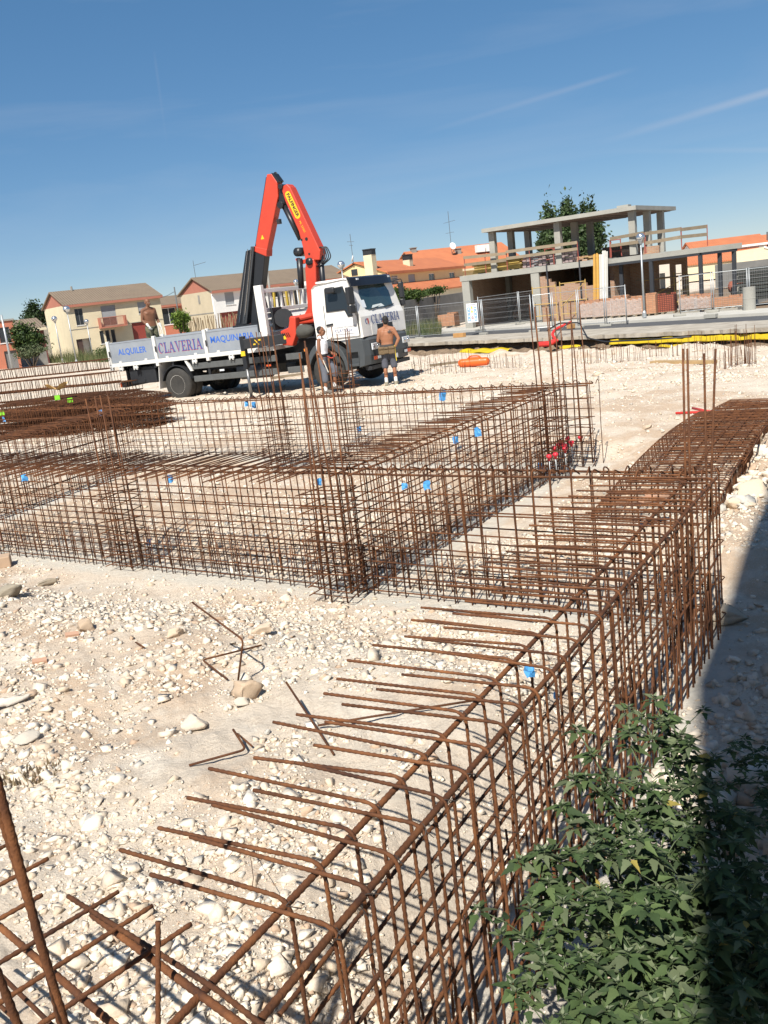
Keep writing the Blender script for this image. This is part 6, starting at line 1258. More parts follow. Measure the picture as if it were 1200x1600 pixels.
# brick pallets along the kerb
M_PBR = brick_mat('palleted_brick', (.47, .235, .13), (.40, .185, .10), (.30, .19, .12), 1.0, .25, .10, 0, .012)
M_PBR2 = brick_mat('dark_red_perforated_brick', (.33, .085, .045), (.29, .07, .04), (.10, .03, .02), 1.0, .12, .10, 0, .02)
wrap = bpy.data.materials.new('plastic_wrap'); wrap.use_nodes = True; _n, _l = wrap.node_tree.nodes, wrap.node_tree.links; _b = _n['Principled BSDF']; _b.inputs['Base Color'].default_value = (.62, .60, .58, 1); _b.inputs['Roughness'].default_value = .25; _b.inputs['Alpha'].default_value = .38
_t = _n.new('ShaderNodeTexCoord'); _z = _n.new('ShaderNodeTexNoise'); _z.inputs['Scale'].default_value = 6; _z.inputs['Detail'].default_value = 5; _l.new(_t.outputs['Object'], _z.inputs['Vector']); _bp = _n.new('ShaderNodeBump'); _bp.inputs['Strength'].default_value = 1; _bp.inputs['Distance'].default_value = .1; _l.new(_z.outputs['Fac'], _bp.inputs['Height']); _l.new(_bp.outputs['Normal'], _b.inputs['Normal'])
def pallet(px, py, z, w, h, label, m=M_PBR, wrapped=True, rz=-35, top=True):
    p = g(px, py, z); o = empty('brick_pallet', (p.x, p.y, z), R(rz), label, 'brick pallet', 'pallets of bricks along the kerb')
    mb = MB(); mb.bx(-w/2, w/2, 0, .9, .09, .12)
    for x in (-w/2 + .05, 0, w/2 - .05): mb.bx(x-.05, x+.05, 0, .9, 0, .09)
    mb.build('pallet', M_WOODG, o); MB().bx(-w/2+.02, w/2-.02, .02, .88, .122, h).build('brick_stack', m, o)
    for k in range(5):
        if random.random() < .75: MB().box((-w/2 + .15 + (w-.3)*k/4, .2 + random.random()*.5, h + .05), (.26, .24, .096), rz=jit(.3)).build('brick', m, o)
    if wrapped:
        w_ = MB(); n = 10
        for k in range(n):
            x0, x1 = -w/2 + w*k/n, -w/2 + w*(k+1)/n; j0, j1 = -.02 - .05*abs(math.sin(k*2.1)), -.02 - .05*abs(math.sin((k+1)*2.1)); w_.add([(x0, j0, .12), (x1, j1, .12), (x1, j1, h - .05*(k % 3)), (x0, j0, h - .05*((k-1) % 3))], [(0, 1, 2, 3)])
        w_.build('plastic_wrap', wrap, o, smooth=True)
    return o
lab = ['wrapped brick pallet nearest the brick wall', 'wrapped brick pallet below the leaning orange boards', 'wrapped brick pallet below the white boards', 'wrapped brick pallet with a teal label', 'brick pallet just left of the lamp post']
for (x, w, h), lb in zip(((915, 1.05, .95), (944, 1.25, 1.0), (968, 1.0, 1.1), (994, 1.2, 1.0), (1014, .8, 1.1)), lab): pallet(x, 499 - (x - 915) * .055, -.47, w, h, lb, wrapped=x < 1000)
pallet(1036, 491, -.47, 1.25, 1.0, 'dark red brick stack right of the lamp post', M_PBR2, False, -28)
pallet(1075, 487, -.47, 1.0, .8, 'torn open white wrapped pallet right of the dark red stack', wrapped=True); pallet(1098, 485, -.47, .9, .75, 'low heap of wrapped bricks behind the fence joint'); pallet(1122, 483, -.47, 1.1, .6, 'low pallet of loose bricks near the steel posts', wrapped=False); pallet(1146, 481, -.47, 1.0, .55, 'low pallet of bricks left of the concrete rings', wrapped=False)
pallet(698, 512, -.47, 1.3, .9, 'two-tier pallet of tan bricks before the garden wall', wrapped=False, rz=-30); pallet(808, 500, -.47, .6, .55, 'small heap of bricks by the garage column', wrapped=False)
tl = g(1000, 494, -.47); 
for i, (px, py, r_, h_, lb) in enumerate(((1171, 484, .30, 1.1, 'tall concrete ring standing at the right by the kerb'), (1147, 470, .15, .8, 'first small concrete pipe left of the tall ring'), (1154, 469, .15, .85, 'second small concrete pipe left of the tall ring'), (1161, 468, .15, .85, 'third small concrete pipe left of the tall ring'))):
    p = g(px, py, -.47); o = empty('concrete_pipe', (p.x, p.y, -.47), 0, lb, 'concrete pipe', 'concrete pipes in the yard'); MB().lathe([(r_*.8, 0), (r_, 0), (r_, h_*.48), (r_*1.03, h_*.5), (r_, h_*.52), (r_, h_), (r_*.8, h_), (r_*.8, .05)], 20).build('ring', M_FR, o)
p = at(1147, 449, 58); o = empty('mixer_drum', (p.x, p.y, p.z), R(-20), 'rust red drum of a small concrete mixer in the yard', 'mixer'); MB().lathe([(.15, -.35), (.40, -.2), (.42, .1), (.22, .55)], 18, Matrix.Rotation(R(80), 4, 'Y')).build('drum', mat('mixer_red', (.32, .10, .06), .7, var=.3, scale=5), o, True); MB().bx(-.08, .08, -.3, .3, -(p.z + .47), -.2).build('frame', M_STEEL, o)
p = g(1190, 470, -.47); o = empty('panel_stack', (p.x, p.y, -.47), R(-25), 'dark stack of formwork panels at the right edge', 'panels')
for k in range(9): MB().bx(-1.3 + jit(.1), 2.5, 0, 1.5, .1 + .2*k, .24 + .2*k).build('panel', mat('dark_panel', (.045, .05, .045), .8, var=.4, scale=5, objvar=.3), o)
# scaffold frames
M_SCAF = mat('yellow_scaffold', (.50, .33, .10), .6, var=.2, scale=5)
def scaffold(loc, rz, w, h, label, diag=True):
    o = empty('scaffold', loc, rz, label, 'scaffold', 'scaffold frames')
    for x in (0, w): MB().cyl((x, 0, 0), (x, 0, h), .03, 8).build('upright', M_SCAF, o)
    for z in (.4, h*.5, h*.95): MB().cyl((0, 0, z), (w, 0, z), .025, 8).build('rung', M_SCAF, o)
    for x in (.25*w, .55*w): MB().cyl((x, 0, h*.1), (x, 0, h*.5), .02, 6).build('rung', M_SCAF, o)
    if diag: MB().cyl((0, -.03, h*.35), (w, -.03, h*.93), .022, 6).build('brace', M_SCAF, o)
scaffold(F(5.2, -.8, .02), R(-35), 1.5, 2.2, 'yellow scaffold frame left of the stepped brick wall', False); scaffold(F(7.0, -.8, .02), R(-35), 1.6, 2.3, 'yellow scaffold frame with a diagonal in front of the stepped wall')
scaffold(F(11.3, 1.6, .02), R(-35), 2.6, 1.9, 'crossed scaffold braces in front of the far brick wall'); scaffold(F(13.2, 1.2, .02), R(-30), .7, 2.1, 'narrow yellow ladder frame beside the steel post', False)
p0 = F(11.0, 1.2, 1.85); o = empty('scaffold_plank', p0, R(-35), 'weathered plank laid on the scaffold before the brick wall', 'plank'); MB().bx(0, 4.3, -.15, .15, 0, .06).build('plank', M_WOODG, o)

# ------------------------------------------------------------------ street furniture: lamps, fence panels, sign
M_POLE = mat('galvanised_steel', (.42, .44, .45), .45, var=.15, scale=4, metal=.5); M_GLOBE = mat('silvered_globe', (.62, .64, .66), .18, metal=.85)
def lamp(px, pt, pb, base_z, Y, label, r=.24):
    b = at(px[1], pb, Y); t = at(px[0], pt, Y); h = t.z - b.z; o = empty('street_lamp', (b.x, b.y, b.z), 0, label, 'street lamp', 'globe street lamps')
    MB().cyl((0, 0, 0), (0, 0, h - r), .065, 10, .042).build('pole', M_POLE, o, True); MB().lathe([(.11, 0), (.11, .25), (.07, .35)], 12).build('base', M_POLE, o); gl = MB().sphere((0, 0, h), r, 20, 14).build('globe', M_GLOBE, o, True); MB().lathe([(.07, h-r-.12), (.14, h-r+.05), (.10, h-r+.07)], 14).build('collar', M_POLE, gl)
lamp((1000, 1007), 371, 496, -.47, 49.5, 'street lamp with a silver globe in front of the concrete frame', .22); lamp((538, 546), 413, 520, -.5, 62, 'street lamp globe rising above the truck cab', .25)
lamp((467, 473), 440, 520, -.5, 70, 'street lamp globe seen through the crane', .20); lamp((105, 120), 483, 568, -.5, 84, 'tallest street lamp before the cream house', .30); lamp((86, 98), 498, 566, -.5, 91, 'street lamp left of the tallest one', .27); lamp((138, 147), 502, 566, -.5, 95, 'small street lamp right of the tallest one', .23)
M_WIRE = mat('galvanised_wire', (.30, .31, .32), .5, metal=.4)
def fence_panel(a, b, label, h=2.0, feet=True, z=-.6):
    d = Vector((b.x - a.x, b.y - a.y)); L = d.length; o = empty('site_fence', (a.x, a.y, z), math.atan2(d.y, d.x), label, 'fence panel', 'temporary site fence panels')
    for x in (.05, L - .05): MB().cyl((x, 0, .05), (x, 0, h), .025, 8).build('post', M_POLE, o, True)
    for zz in (.2, h - .06): MB().cyl((.05, 0, zz), (L-.05, 0, zz), .016, 6).build('rail', M_POLE, o)
    w = MB(); n = int(L / .11)
    for k in range(n): x = .05 + (L-.1) * (k+.5) / n; w.add([(x-.0025, 0, .2), (x+.0025, 0, .2), (x+.0025, 0, h-.06), (x-.0025, 0, h-.06)], [(0, 1, 2, 3)])
    for k in range(6): zz = .3 + (h-.5) * k / 5; w.add([(.05, .004, zz-.004), (L-.05, .004, zz-.004), (L-.05, .004, zz+.004), (.05, .004, zz+.004)], [(0, 1, 2, 3)])
    tag(w.build('mesh_wires', M_WIRE, o, fix=False), kind='stuff')
    if feet: MB().bx(-.30, .30, -.12, .12, 0, .12).build('concrete_foot', M_FR, o, bevel=.02)
    return o
fp = [g(622, 532, -.57), g(656, 529, -.57), g(756, 522, -.57), g(833, 518, -.57)]
for i, lb in enumerate(('fence panel right of the truck front', 'fence panel in front of the garden wall', 'fence panel before the dark garage')): fence_panel(fp[i], fp[i+1], lb)
fq = [g(750, 517, -.47), g(813, 507, -.47), g(862, 500, -.47)]
fence_panel(fq[0], fq[1], 'second row fence panel closing the garage opening', z=-.47); fence_panel(fq[1], fq[2], 'second row fence panel before the garage column', z=-.47)
fr = [g(835, 518, -.57), g(865, 515, -.57), g(905, 512, -.57), g(947, 509, -.57), g(981, 506, -.57)]
for i, lb in enumerate(('narrow fence panel by the yellow scaffold', 'fence panel behind the orange pipe', 'fence panel before the brick pallets', 'fence panel left of the lamp post')): fence_panel(fr[i], fr[i+1], lb)
fs_ = [g(1062, 494, -.47), g(1114, 488, -.47), g(1170, 483, -.47), g(1230, 478, -.47)]
for i, lb in enumerate(('fence panel right of the dark red bricks', 'fence panel before the steel posts', 'fence panel at the right edge')): fence_panel(fs_[i], fs_[i+1], lb, z=-.47)
for (px, py, lb) in ((1111, 497, 'loose concrete fence foot on the road edge'),): p = g(px, py, -.57); o = empty('concrete_block', (p.x, p.y, -.57), R(-50), lb, 'concrete block'); MB().bx(-.3, .3, -.15, .15, 0, .2).build('block', M_FR, o, bevel=.02)
M_TILEB = mat('orange_hollow_brick', (.50, .27, .10), .85, var=.2, scale=5)
for (px, py, n, lb) in ((718, 527, 2, 'two orange hollow bricks on the road edge under the sign'), (627, 533, 2, 'orange hollow bricks on the road edge right of the truck'), (897, 513, 1, 'orange hollow brick holding the pipe on the road edge')):
    p = g(px, py, -.57); o = empty('hollow_bricks', (p.x, p.y, -.57), R(-52), lb, 'bricks', 'hollow bricks on the road edge')
    for k in range(n): MB().bx(-.4 + .42*k, 0 + .42*k, -.12, .12, 0, .24).build('brick', M_TILEB, o, bevel=.01)
# safety sign hanging on the fence
a_ = fp[1]; b_ = fp[2]; d = (b_ - a_); d.z = 0; L_ = d.length; d.normalize(); sp_ = a_ + d * (L_ - 1.05); SG = empty('safety_sign', (sp_.x, sp_.y, -.57), math.atan2(d.y, d.x), 'white and blue safety notice board hanging on the site fence', 'sign')
MB().bx(0, .78, -.06, -.035, .72, 1.80).build('board', mat('sign_white', (.74, .75, .78), .6), SG); M_SB = mat('sign_light_blue', (.10, .33, .72), .6); M_SY = mat('sign_warn_yellow', (.70, .55, .05), .6)
def sq(x0, x1, z0, z1, m, nm): MB().add([(x0, -.0635, z0), (x1, -.0635, z0), (x1, -.0635, z1), (x0, -.0635, z1)], [(0, 1, 2, 3)]).build(nm, m, SG, fix=False)
for k in range(4): sq(.06, .24, .80 + .2*k, .98 + .2*k, M_SB, 'blue_field'); sq(.54, .72, .80 + .2*k, .98 + .2*k, M_SB, 'blue_field')
for k in range(4):
    for x in (.15, .63): MB().lathe([(.001, 0), (.055, 0), (.055, .002), (.001, .002)], 14, Matrix.Translation((x, -.064, .89 + .2*k)) @ Matrix.Rotation(R(90), 4, 'X')).build('pictogram', M_HWHITE, SG)
for z in (1.50, 1.28): MB().add([(.30, -.0635, z), (.48, -.0635, z), (.39, -.0635, z + .17)], [(0, 1, 2)]).build('warning_triangle', M_SY, SG, fix=False)
mb = MB()
for k in range(20): a0, a1 = R(18*k), R(18*(k+1)); mb.add([(.39 + .09*math.cos(a0), -.0635, .98 + .09*math.sin(a0)), (.39 + .09*math.cos(a1), -.0635, .98 + .09*math.sin(a1)), (.39 + .065*math.cos(a1), -.0635, .98 + .065*math.sin(a1)), (.39 + .065*math.cos(a0), -.0635, .98 + .065*math.sin(a0))], [(0, 1, 2, 3)])
mb.build('prohibition_ring', M_LRED, SG, fix=False); sq(.375, .405, .93, 1.03, M_BLACK, 'figure'); sq(.08, .70, 1.70, 1.735, M_TEXT, 'text_line')
# utility pole and wire on the left
p = at(283, 520, 90); t_ = at(276, 448, 90); o = empty('utility_pole', (p.x, p.y, -.6), 0, 'thin utility pole between the orange and the white house', 'pole'); MB().cyl((0, 0, 0), (.05, 0, t_.z + .6), .09, 8, .06).build('pole', M_GUARD, o, True)
mb = MB(); q0 = at(250, 465.5, 95) - Vector((p.x, p.y, -.6)); mb.tube([q0, (q0 + Vector((.05, 0, t_.z + .2))) / 2 - Vector((0, 0, .08)), (.05, 0, t_.z + .2)], .02, 4); mb.build('wire', M_BLACK, o)
p = at(16, 560, 76); t_ = at(2, 492, 76); o = empty('utility_pole', (p.x, p.y, -.6), 0, 'pole at the left edge before the maroon house', 'pole'); MB().cyl((0, 0, 0), (0, 0, t_.z + .6), .10, 8, .08).build('pole', M_POLE, o, True)
p = at(424, 470, 96); t_ = at(423, 408, 96); o = empty('utility_pole', (p.x, p.y, -.6), 0, 'leaning wooden pole behind the crane', 'pole'); MB().cyl((0, 0, 0), (0, 0, t_.z + .6), .14, 8, .10).build('pole', M_STONEG, o, True)
# ------------------------------------------------------------------ trees and plants
def leaf_mat(name, c, trans=.25):
    m = attr_mat(name, .6, .0, 30); n, l = m.node_tree.nodes, m.node_tree.links; b = n['Principled BSDF']; out = [k for k in n if k.type == 'OUTPUT_MATERIAL'][0]
    tr = n.new('ShaderNodeBsdfTranslucent'); src = b.inputs['Base Color'].links[0].from_socket; l.new(src, tr.inputs['Color']); mx_ = n.new('ShaderNodeMixShader'); mx_.inputs[0].default_value = trans
    l.new(b.outputs[0], mx_.inputs[1]); l.new(tr.outputs[0], mx_.inputs[2]); l.new(mx_.outputs[0], out.inputs['Surface']); return m
M_LEAF = leaf_mat('tree_leaves', None)
M_BARK = mat('bark', (.12, .09, .065), .9, var=.3, scale=6)
def leaf_cloud(pts, size, cols, name, parent, jitter=.35, up=.3):
    n = len(pts); d = RNG.normal(size=(n, 3)); d[:, 2] += up; d /= np.linalg.norm(d, axis=1, keepdims=True); a = RNG.normal(size=(n, 3)); a -= d * (a * d).sum(1, keepdims=True); a /= np.linalg.norm(a, axis=1, keepdims=True); b = np.cross(d, a)
    s = size * RNG.uniform(.6, 1.3, (n, 1)); V = np.stack([pts - a*s, pts - b*s*.55 + d*s*.1, pts + a*s, pts + b*s*.55 + d*s*.1], 1).reshape(-1, 3); Fq = np.arange(4*n).reshape(n, 4)
    t = np.array(cols)[RNG.integers(0, len(cols), n)] * RNG.uniform(.7, 1.25, (n, 1)); o = link(name, np_mesh(name, V, Fq, t, M_LEAF), parent); return tag(o, kind='stuff')
def crown_pts(n, c, rad, clumps=14, seed=0, tall=False):
    rg = np.random.default_rng(seed); cs = rg.normal(size=(clumps, 3)); cs /= np.linalg.norm(cs, axis=1, keepdims=True); cs *= rg.uniform(.25, .85, (clumps, 1)); k = rg.integers(0, clumps, n)
    r = rg.normal(size=(n, 3)) * rg.uniform(.12, .26, (clumps, 1))[k]; p = cs[k] + r
    if tall: p[:, :2] *= np.clip(1.05 - np.maximum(0, p[:, 2:3] - .15) * .75, .40, 1)
    return p * np.array(rad) + np.array(c)
GREEN = [(.055, .095, .025), (.075, .12, .03), (.04, .07, .02), (.09, .13, .04)]; DARKG = [(.028, .05, .018), (.038, .065, .02), (.022, .04, .016)]; LIGHTG = [(.14, .22, .03), (.18, .25, .05), (.09, .15, .03)]; GREYG = [(.12, .15, .08), (.15, .17, .09), (.09, .12, .06)]
def tree(name, base, h, rad, n, size, cols, label, trunk=.15, clumps=16, seed=1, zc=.6, tall=False, cat='tree', group='trees beyond the site'):
    o = empty(name, base, 0, label, cat, group); t = MB(); t.tube([(0, 0, -.1), (jit(.1), jit(.1), h*.4), (jit(.2), jit(.2), h*.75)], [trunk, trunk*.7, trunk*.3], 7)
    for k in range(7):
        a = k * 2.4; z = h*(.3 + .06*k); t.tube([(0, 0, z), (rad[0]*.4*math.cos(a), rad[1]*.4*math.sin(a), z + h*.14), (rad[0]*.65*math.cos(a), rad[1]*.65*math.sin(a), z + h*.22)], [trunk*.4, trunk*.25, trunk*.1], 5)
    t.build('trunk', M_BARK, o, True); leaf_cloud(crown_pts(n, (0, 0, h*zc), rad, clumps, seed, tall), size, cols, 'crown', o); return o
for i, (px, py, Y, w, lb) in enumerate(((858, 316, 96, 1.7, 'left poplar seen over the concrete roof'), (887, 306, 97, 1.8, 'tallest poplar in the middle behind the concrete roof'), (915, 320, 99, 2.1, 'right poplar behind the concrete columns'))):
    t_ = at(px, py, Y); h = t_.z + .6; tree('poplar_tree', (t_.x, t_.y, -.6), h, (w, w, h*.46), 11000, .21, [(.05, .085, .03), (.07, .11, .04), (.035, .06, .022), (.09, .125, .06)], lb, .2, 46, 20 + i, .54, True)
def bush(name, px, py, Y, rad, n, size, cols, label, seed, base=-.6, clumps=14, cat='bush'):
    c = at(px, py, Y); o = empty(name, (c.x, c.y, base), 0, label, cat, 'bushes and hedges behind the site'); t = MB()
    for k in range(5): a = k * 1.3; t.tube([(0, 0, 0), (rad[0]*.3*math.cos(a), rad[1]*.3*math.sin(a), (c.z - base)*.6), (rad[0]*.5*math.cos(a), rad[1]*.5*math.sin(a), (c.z - base) + rad[2]*.2)], [.06, .04, .02], 5)
    t.build('stems', M_BARK, o, True); leaf_cloud(crown_pts(n, (0, 0, c.z - base), rad, clumps, seed), size, cols, 'foliage', o); return o
bush('garden_tree', 44, 530, 82, (1.8, 1.4, 1.3), 4200, .14, GREEN + DARKG, 'dark green tree in front of the maroon house on the left', 3, clumps=24, cat='tree')
bush('hedge', 46, 549, 81, (2.0, .6, .5), 2500, .09, GREYG, 'grey green clipped hedge under the tree on the left', 4)
bush('pine_tree', 60, 490, 135, (2.4, 2.4, 1.6), 3600, .2, DARKG, 'dark round tree behind the maroon house roof', 5, clumps=20, cat='tree')
bush('garden_tree', 283, 503, 89, (1.0, .9, 1.1), 2600, .12, LIGHTG, 'bright green small tree behind the bald man', 6, clumps=16, cat='tree')
bush('climbing_plant', 640, 460, 66, (1.5, .6, .6), 5200, .09, GREEN + [(.11, .16, .04)], 'leafy green creeper hanging over the garden wall by the cab', 7, clumps=22)
bush('climbing_plant', 676, 455, 69, (1.1, .5, .35), 1700, .08, GREEN, 'creeper tips on the garden wall right of the cab mirror', 8)
bush('pine_tree', 1183, 394, 150, (2.2, 2.0, 1.3), 3200, .2, DARKG + [(.05, .075, .03)], 'dark tree on the skyline at the right edge', 9, clumps=18, cat='tree')
bush('bush', 160, 552, 86, (.9, .7, .9), 1500, .09, GREYG + GREEN, 'roundish green bush left of the truck tail', 10, clumps=10)
bush('weed', 745, 490, 63, (.5, .4, .6), 500, .05, GREYG, 'thin weeds beside the garage column', 11, clumps=8)
# tall dry grass along the far kerb: nobody could count it
def grass(name, spots, label, pal=([.10, .13, .05], [.14, .16, .07], [.20, .19, .09], [.07, .10, .035])):
    V = []; Fc = []; col = []
    for (x, y, z, h) in spots:
        a = random.uniform(0, 6.28); w = .012 + h*.012; dx, dy = math.cos(a)*w, math.sin(a)*w; lx, ly = jit(.25)*h, jit(.25)*h; n = len(V)
        V += [(x-dx, y-dy, z), (x+dx, y+dy, z), (x+lx, y+ly, z+h)]; Fc.append((n, n+1, n+2)); c = random.choice(pal); col.append(c)
    return tag(link(name, np_mesh(name, np.array(V), np.array(Fc), np.array(col), M_LEAF)), label, kind='stuff')
sp = []
for k in range(5200):
    px = random.uniform(-10, 182); q = g(px, random.uniform(560, 569) - .03 * px * .2, -.6); sp.append((q.x, q.y, -.62, random.uniform(.3, 1.5) * (1 if random.random() < .3 else .6)))
grass('dry_grass', sp, 'tall grass and weeds along the street on the left')
sp = []
for k in range(1100): q = g(random.uniform(632, 690), random.uniform(517, 524), -.5); sp.append((q.x, q.y, -.5, random.uniform(.2, 1.1)))
grass('dry_grass', sp, 'weeds growing at the foot of the garden wall')

# the leafy weed in the foreground
def plant_leaf_mesh(seed):
    rg = random.Random(seed); vs = []; fs = []; prof = [(0, .012), (.16, .02), (.20, .10), (.30, .235), (.36, .285), (.44, .21), (.52, .215), (.60, .15), (.70, .145), (.82, .075), (1.0, 0.0)]; fold = rg.uniform(.12, .3); curl = rg.uniform(.1, .35)
    for (t, w) in prof: z = -curl * t * t; vs += [(t, 0, z), (t, .8 * w * rg.uniform(.9, 1.1), z + w * fold + rg.uniform(-.01, .01)), (t, -.8 * w * rg.uniform(.9, 1.1), z + w * fold)]
    for k in range(len(prof) - 1): a = 3*k; fs += [(a, a+3, a+4, a+1), (a, a+2, a+5, a+3)]
    return np.array(vs), np.array(fs)
LEAVES = [plant_leaf_mesh(k) for k in range(6)]
M_WEED = leaf_mat('goosefoot_leaf', None, .18); M_WEED.node_tree.nodes['Principled BSDF'].inputs['Roughness'].default_value = .75
M_STEM = mat('pale_green_stem', (.085, .115, .05), .7, var=.2, scale=8)
WCOL = np.array([(.062, .098, .034), (.046, .076, .028), (.080, .116, .042), (.036, .060, .024), (.108, .134, .070)]); WPALE = np.array((.17, .20, .12))
def weed(label, base, stems, big=True, seed=0, leaf=.055, cap=300, dens=1.0):
    rg = random.Random(seed); root = empty('leafy_weed', base, 0, label, 'plant', 'weeds in the foreground'); items = []
    def along(pts, t):
        k = min(int(t * (len(pts)-1)), len(pts)-2); f = t*(len(pts)-1) - k; return pts[k].lerp(pts[k+1], f)
    def place(p, d, s, pale=False): items.append((p, d, s, pale))
    def rosette(c, s, a0):                                         # spreading outer leaves round a mealy heart
        for j in range(6): b = a0 + j * 1.12 + rg.uniform(-.2, .2); place(c - Vector((0, 0, .008)), Vector((math.cos(b), math.sin(b), rg.uniform(-.25, .3))), s * rg.uniform(.8, 1.25))
        for j in range(4): b = a0 + .5 + j * 1.6; place(c, Vector((math.cos(b), math.sin(b), rg.uniform(.4, .9))), s * rg.uniform(.45, .7))
        for j in range(3): b = a0 + j * 2.1; place(c + Vector((0, 0, .006)), Vector((math.cos(b), math.sin(b), 1.3)), s * rg.uniform(.25, .4), True)
    for (tip, bend) in stems:
        tip = Vector(tip); b0 = Vector((tip.x * .25 + rg.uniform(-.1, .1), tip.y * .25 + rg.uniform(-.1, .1), 0)); mid = b0.lerp(tip, .5) + Vector((0, 0, bend)); n = 9
        pts = [b0*(1-t)**2 + mid*2*t*(1-t) + tip*t*t for t in [k/n for k in range(n+1)]]; MB().tube(pts, .0075, 6, True, .0025).build('stem', M_STEM, root, True)
        nb = int(rg.randint(7, 11) * dens)
        for k in range(nb):
            t = .22 + .74 * k / nb; p = along(pts, t); a = k * 2.4 + rg.uniform(-.4, .4); L = rg.uniform(.09, .24) * (1.25 - t*.7); e = p + Vector((math.cos(a)*L, math.sin(a)*L, L*rg.uniform(.15, .7)))
            q = p.lerp(e, .5) + Vector((0, 0, .012)); MB().tube([p, q, e], .0022, 5, True, .001).build('twig', M_STEM, root, True)
            for (c, m_) in ((p, 1), (q, 2)):
                for j in range(m_): b = rg.uniform(0, 6.28); place(c, Vector((math.cos(b), math.sin(b), rg.uniform(-.35, .4))), leaf * rg.uniform(.6, 1.3))
            rosette(e, leaf * rg.uniform(.75, 1.15), rg.uniform(0, 6.28))
        rosette(tip, leaf * 1.05, rg.uniform(0, 6.28)); rosette(pts[-2], leaf * 1.1, rg.uniform(0, 6.28))
    cam_p = Vector((0, 0, H)) - Vector(base); items.sort(key=lambda it: (it[0] - cam_p).length / it[2])
    meshes = []
    for k, (v, f) in enumerate(LEAVES): meshes.append(np_mesh('leaf', v, f, np.tile(WCOL[k % 5], (len(f), 1)), M_WEED, True))
    pale_me = np_mesh('leaf', *LEAVES[0], np.tile(WPALE, (len(LEAVES[0][1]), 1)), M_WEED, True)
    V = []; Fq = []; C = []; nv = 0
    for i, (p, d, s, pale) in enumerate(items):
        d = d.normalized(); sd_ = d.cross(Vector((0, 0, 1))).normalized(); u_ = sd_.cross(d); tw = rg.uniform(-.5, .5); sd2 = sd_ * math.cos(tw) + u_ * math.sin(tw); u2 = sd2.cross(d); M_ = Matrix((d, -sd2, u2)).transposed()
        if i < cap: o = link('leaf', pale_me if pale else meshes[rg.randrange(6)], root); o.matrix_local = Matrix.Translation(p) @ M_.to_4x4() @ Matrix.Scale(s, 4)
        else:
            k = rg.randrange(6); v, f = LEAVES[k]; Mn = np.array(M_) * s; V.append(v @ Mn.T + np.array(p)); Fq.append(f + nv); nv += len(v); C.append(np.tile(WPALE if pale else (WCOL[rg.randrange(5)] * rg.uniform(.75, 1.25) if rg.random() > .004 else np.array((.30, .24, .06))), (len(f), 1)))
    if V: tag(link('foliage', np_mesh('foliage', np.concatenate(V), np.concatenate(Fq), np.concatenate(C), M_WEED, True), root), kind='stuff')
    return root
def tip_at(px, py, Y, base): return at(px, py, Y) - Vector(base)
W0 = (0.98, 2.55, gz(.98, 2.55))
st = [((1022, 1092), 3.05), ((1003, 1120), 2.95), ((1045, 1118), 3.0), ((985, 1165), 2.9), ((1062, 1150), 2.95), ((902, 1140), 2.85), ((915, 1215), 2.7), ((1100, 1190), 2.9), ((880, 1260), 2.65), ((950, 1240), 2.7), ((1020, 1230), 2.7), ((812, 1345), 2.5), ((850, 1330), 2.5), ((930, 1320), 2.45), ((1000, 1310), 2.45), ((1080, 1290), 2.6), ((1140, 1260), 2.75), ((785, 1460), 2.3), ((830, 1420), 2.35), ((880, 1410), 2.3), ((950, 1400), 2.25), ((1030, 1390), 2.3), ((1100, 1370), 2.4), ((1165, 1350), 2.5), ((800, 1540), 2.2), ((850, 1510), 2.15), ((910, 1500), 2.1), ((980, 1490), 2.1), ((1050, 1470), 2.15), ((1120, 1450), 2.2), ((1190, 1420), 2.3), ((820, 1610), 2.05), ((880, 1590), 2.0), ((950, 1580), 1.98), ((1020, 1570), 2.0), ((1090, 1560), 2.0), ((1160, 1540), 2.05), ((1230, 1500), 2.15), ((960, 1640), 1.9), ((1080, 1650), 1.9)]
weed('leafy green goosefoot weed filling the bottom right corner', W0, [(tip_at(*p, Y, W0), .12 + jit(.06)) for p, Y in st], seed=5, leaf=.058)
W1 = (2.0, 3.6, gz(2.0, 3.6)); weed('dark weed in the deep shade behind the big one at the right edge', W1, [(tip_at(1150, 1190, 3.7, W1), .08), (tip_at(1190, 1240, 3.5, W1), .08), (tip_at(1215, 1180, 3.9, W1), .08), (tip_at(1180, 1290, 3.3, W1), .06), (tip_at(1110, 1230, 3.5, W1), .06)], seed=8, leaf=.05, cap=120)
p = gp(45, 1215); sp = [(p.x + jit(.16), p.y + jit(.12), p.z - .01, random.uniform(.02, .07)) for k in range(110)]
grass('dry_grass', sp, 'small dry tuft of grass among stones at the left edge', ([.26, .20, .13], [.20, .15, .09], [.32, .26, .17]))

# ------------------------------------------------------------------ the house right of the viewpoint that throws the shade
bh = 10.0; aang = math.atan2(2.37, 4.32); bd_ = Vector((math.sin(aang), math.cos(aang)))
bc = Vector((1.66, 5.0)) - Vector((math.sin(SUN_AZ), math.cos(SUN_AZ))) * (bh / math.tan(SUN_EL))      # the corner whose shadow bends beside the cage
SL = (1.7 - bc.y) / bd_.y; q0 = bc + bd_ * SL
SH = empty('apartment_house', (q0.x, q0.y, 0), math.atan2(-bd_.y, -bd_.x), 'rendered house just outside the frame on the right, seen only by its shadow', 'house')
sh_holes = [(.9 + 2.2*i, 2.0 + 2.2*i, 1.1 + 3*j, 2.5 + 3*j) for i in range(2) for j in range(3)]
mb = MB(); mb.bx(0, SL, .30, 9, 0, bh); mb.build('body', M_HWHITE, SH); mb = MB(); holed_wall(mb, 0, SL, 0, bh, sh_holes, 0.02, .278); mb.build('front_wall', M_HWHITE, SH)
for h in sh_holes: window(SH, h, .02, shut=.4)
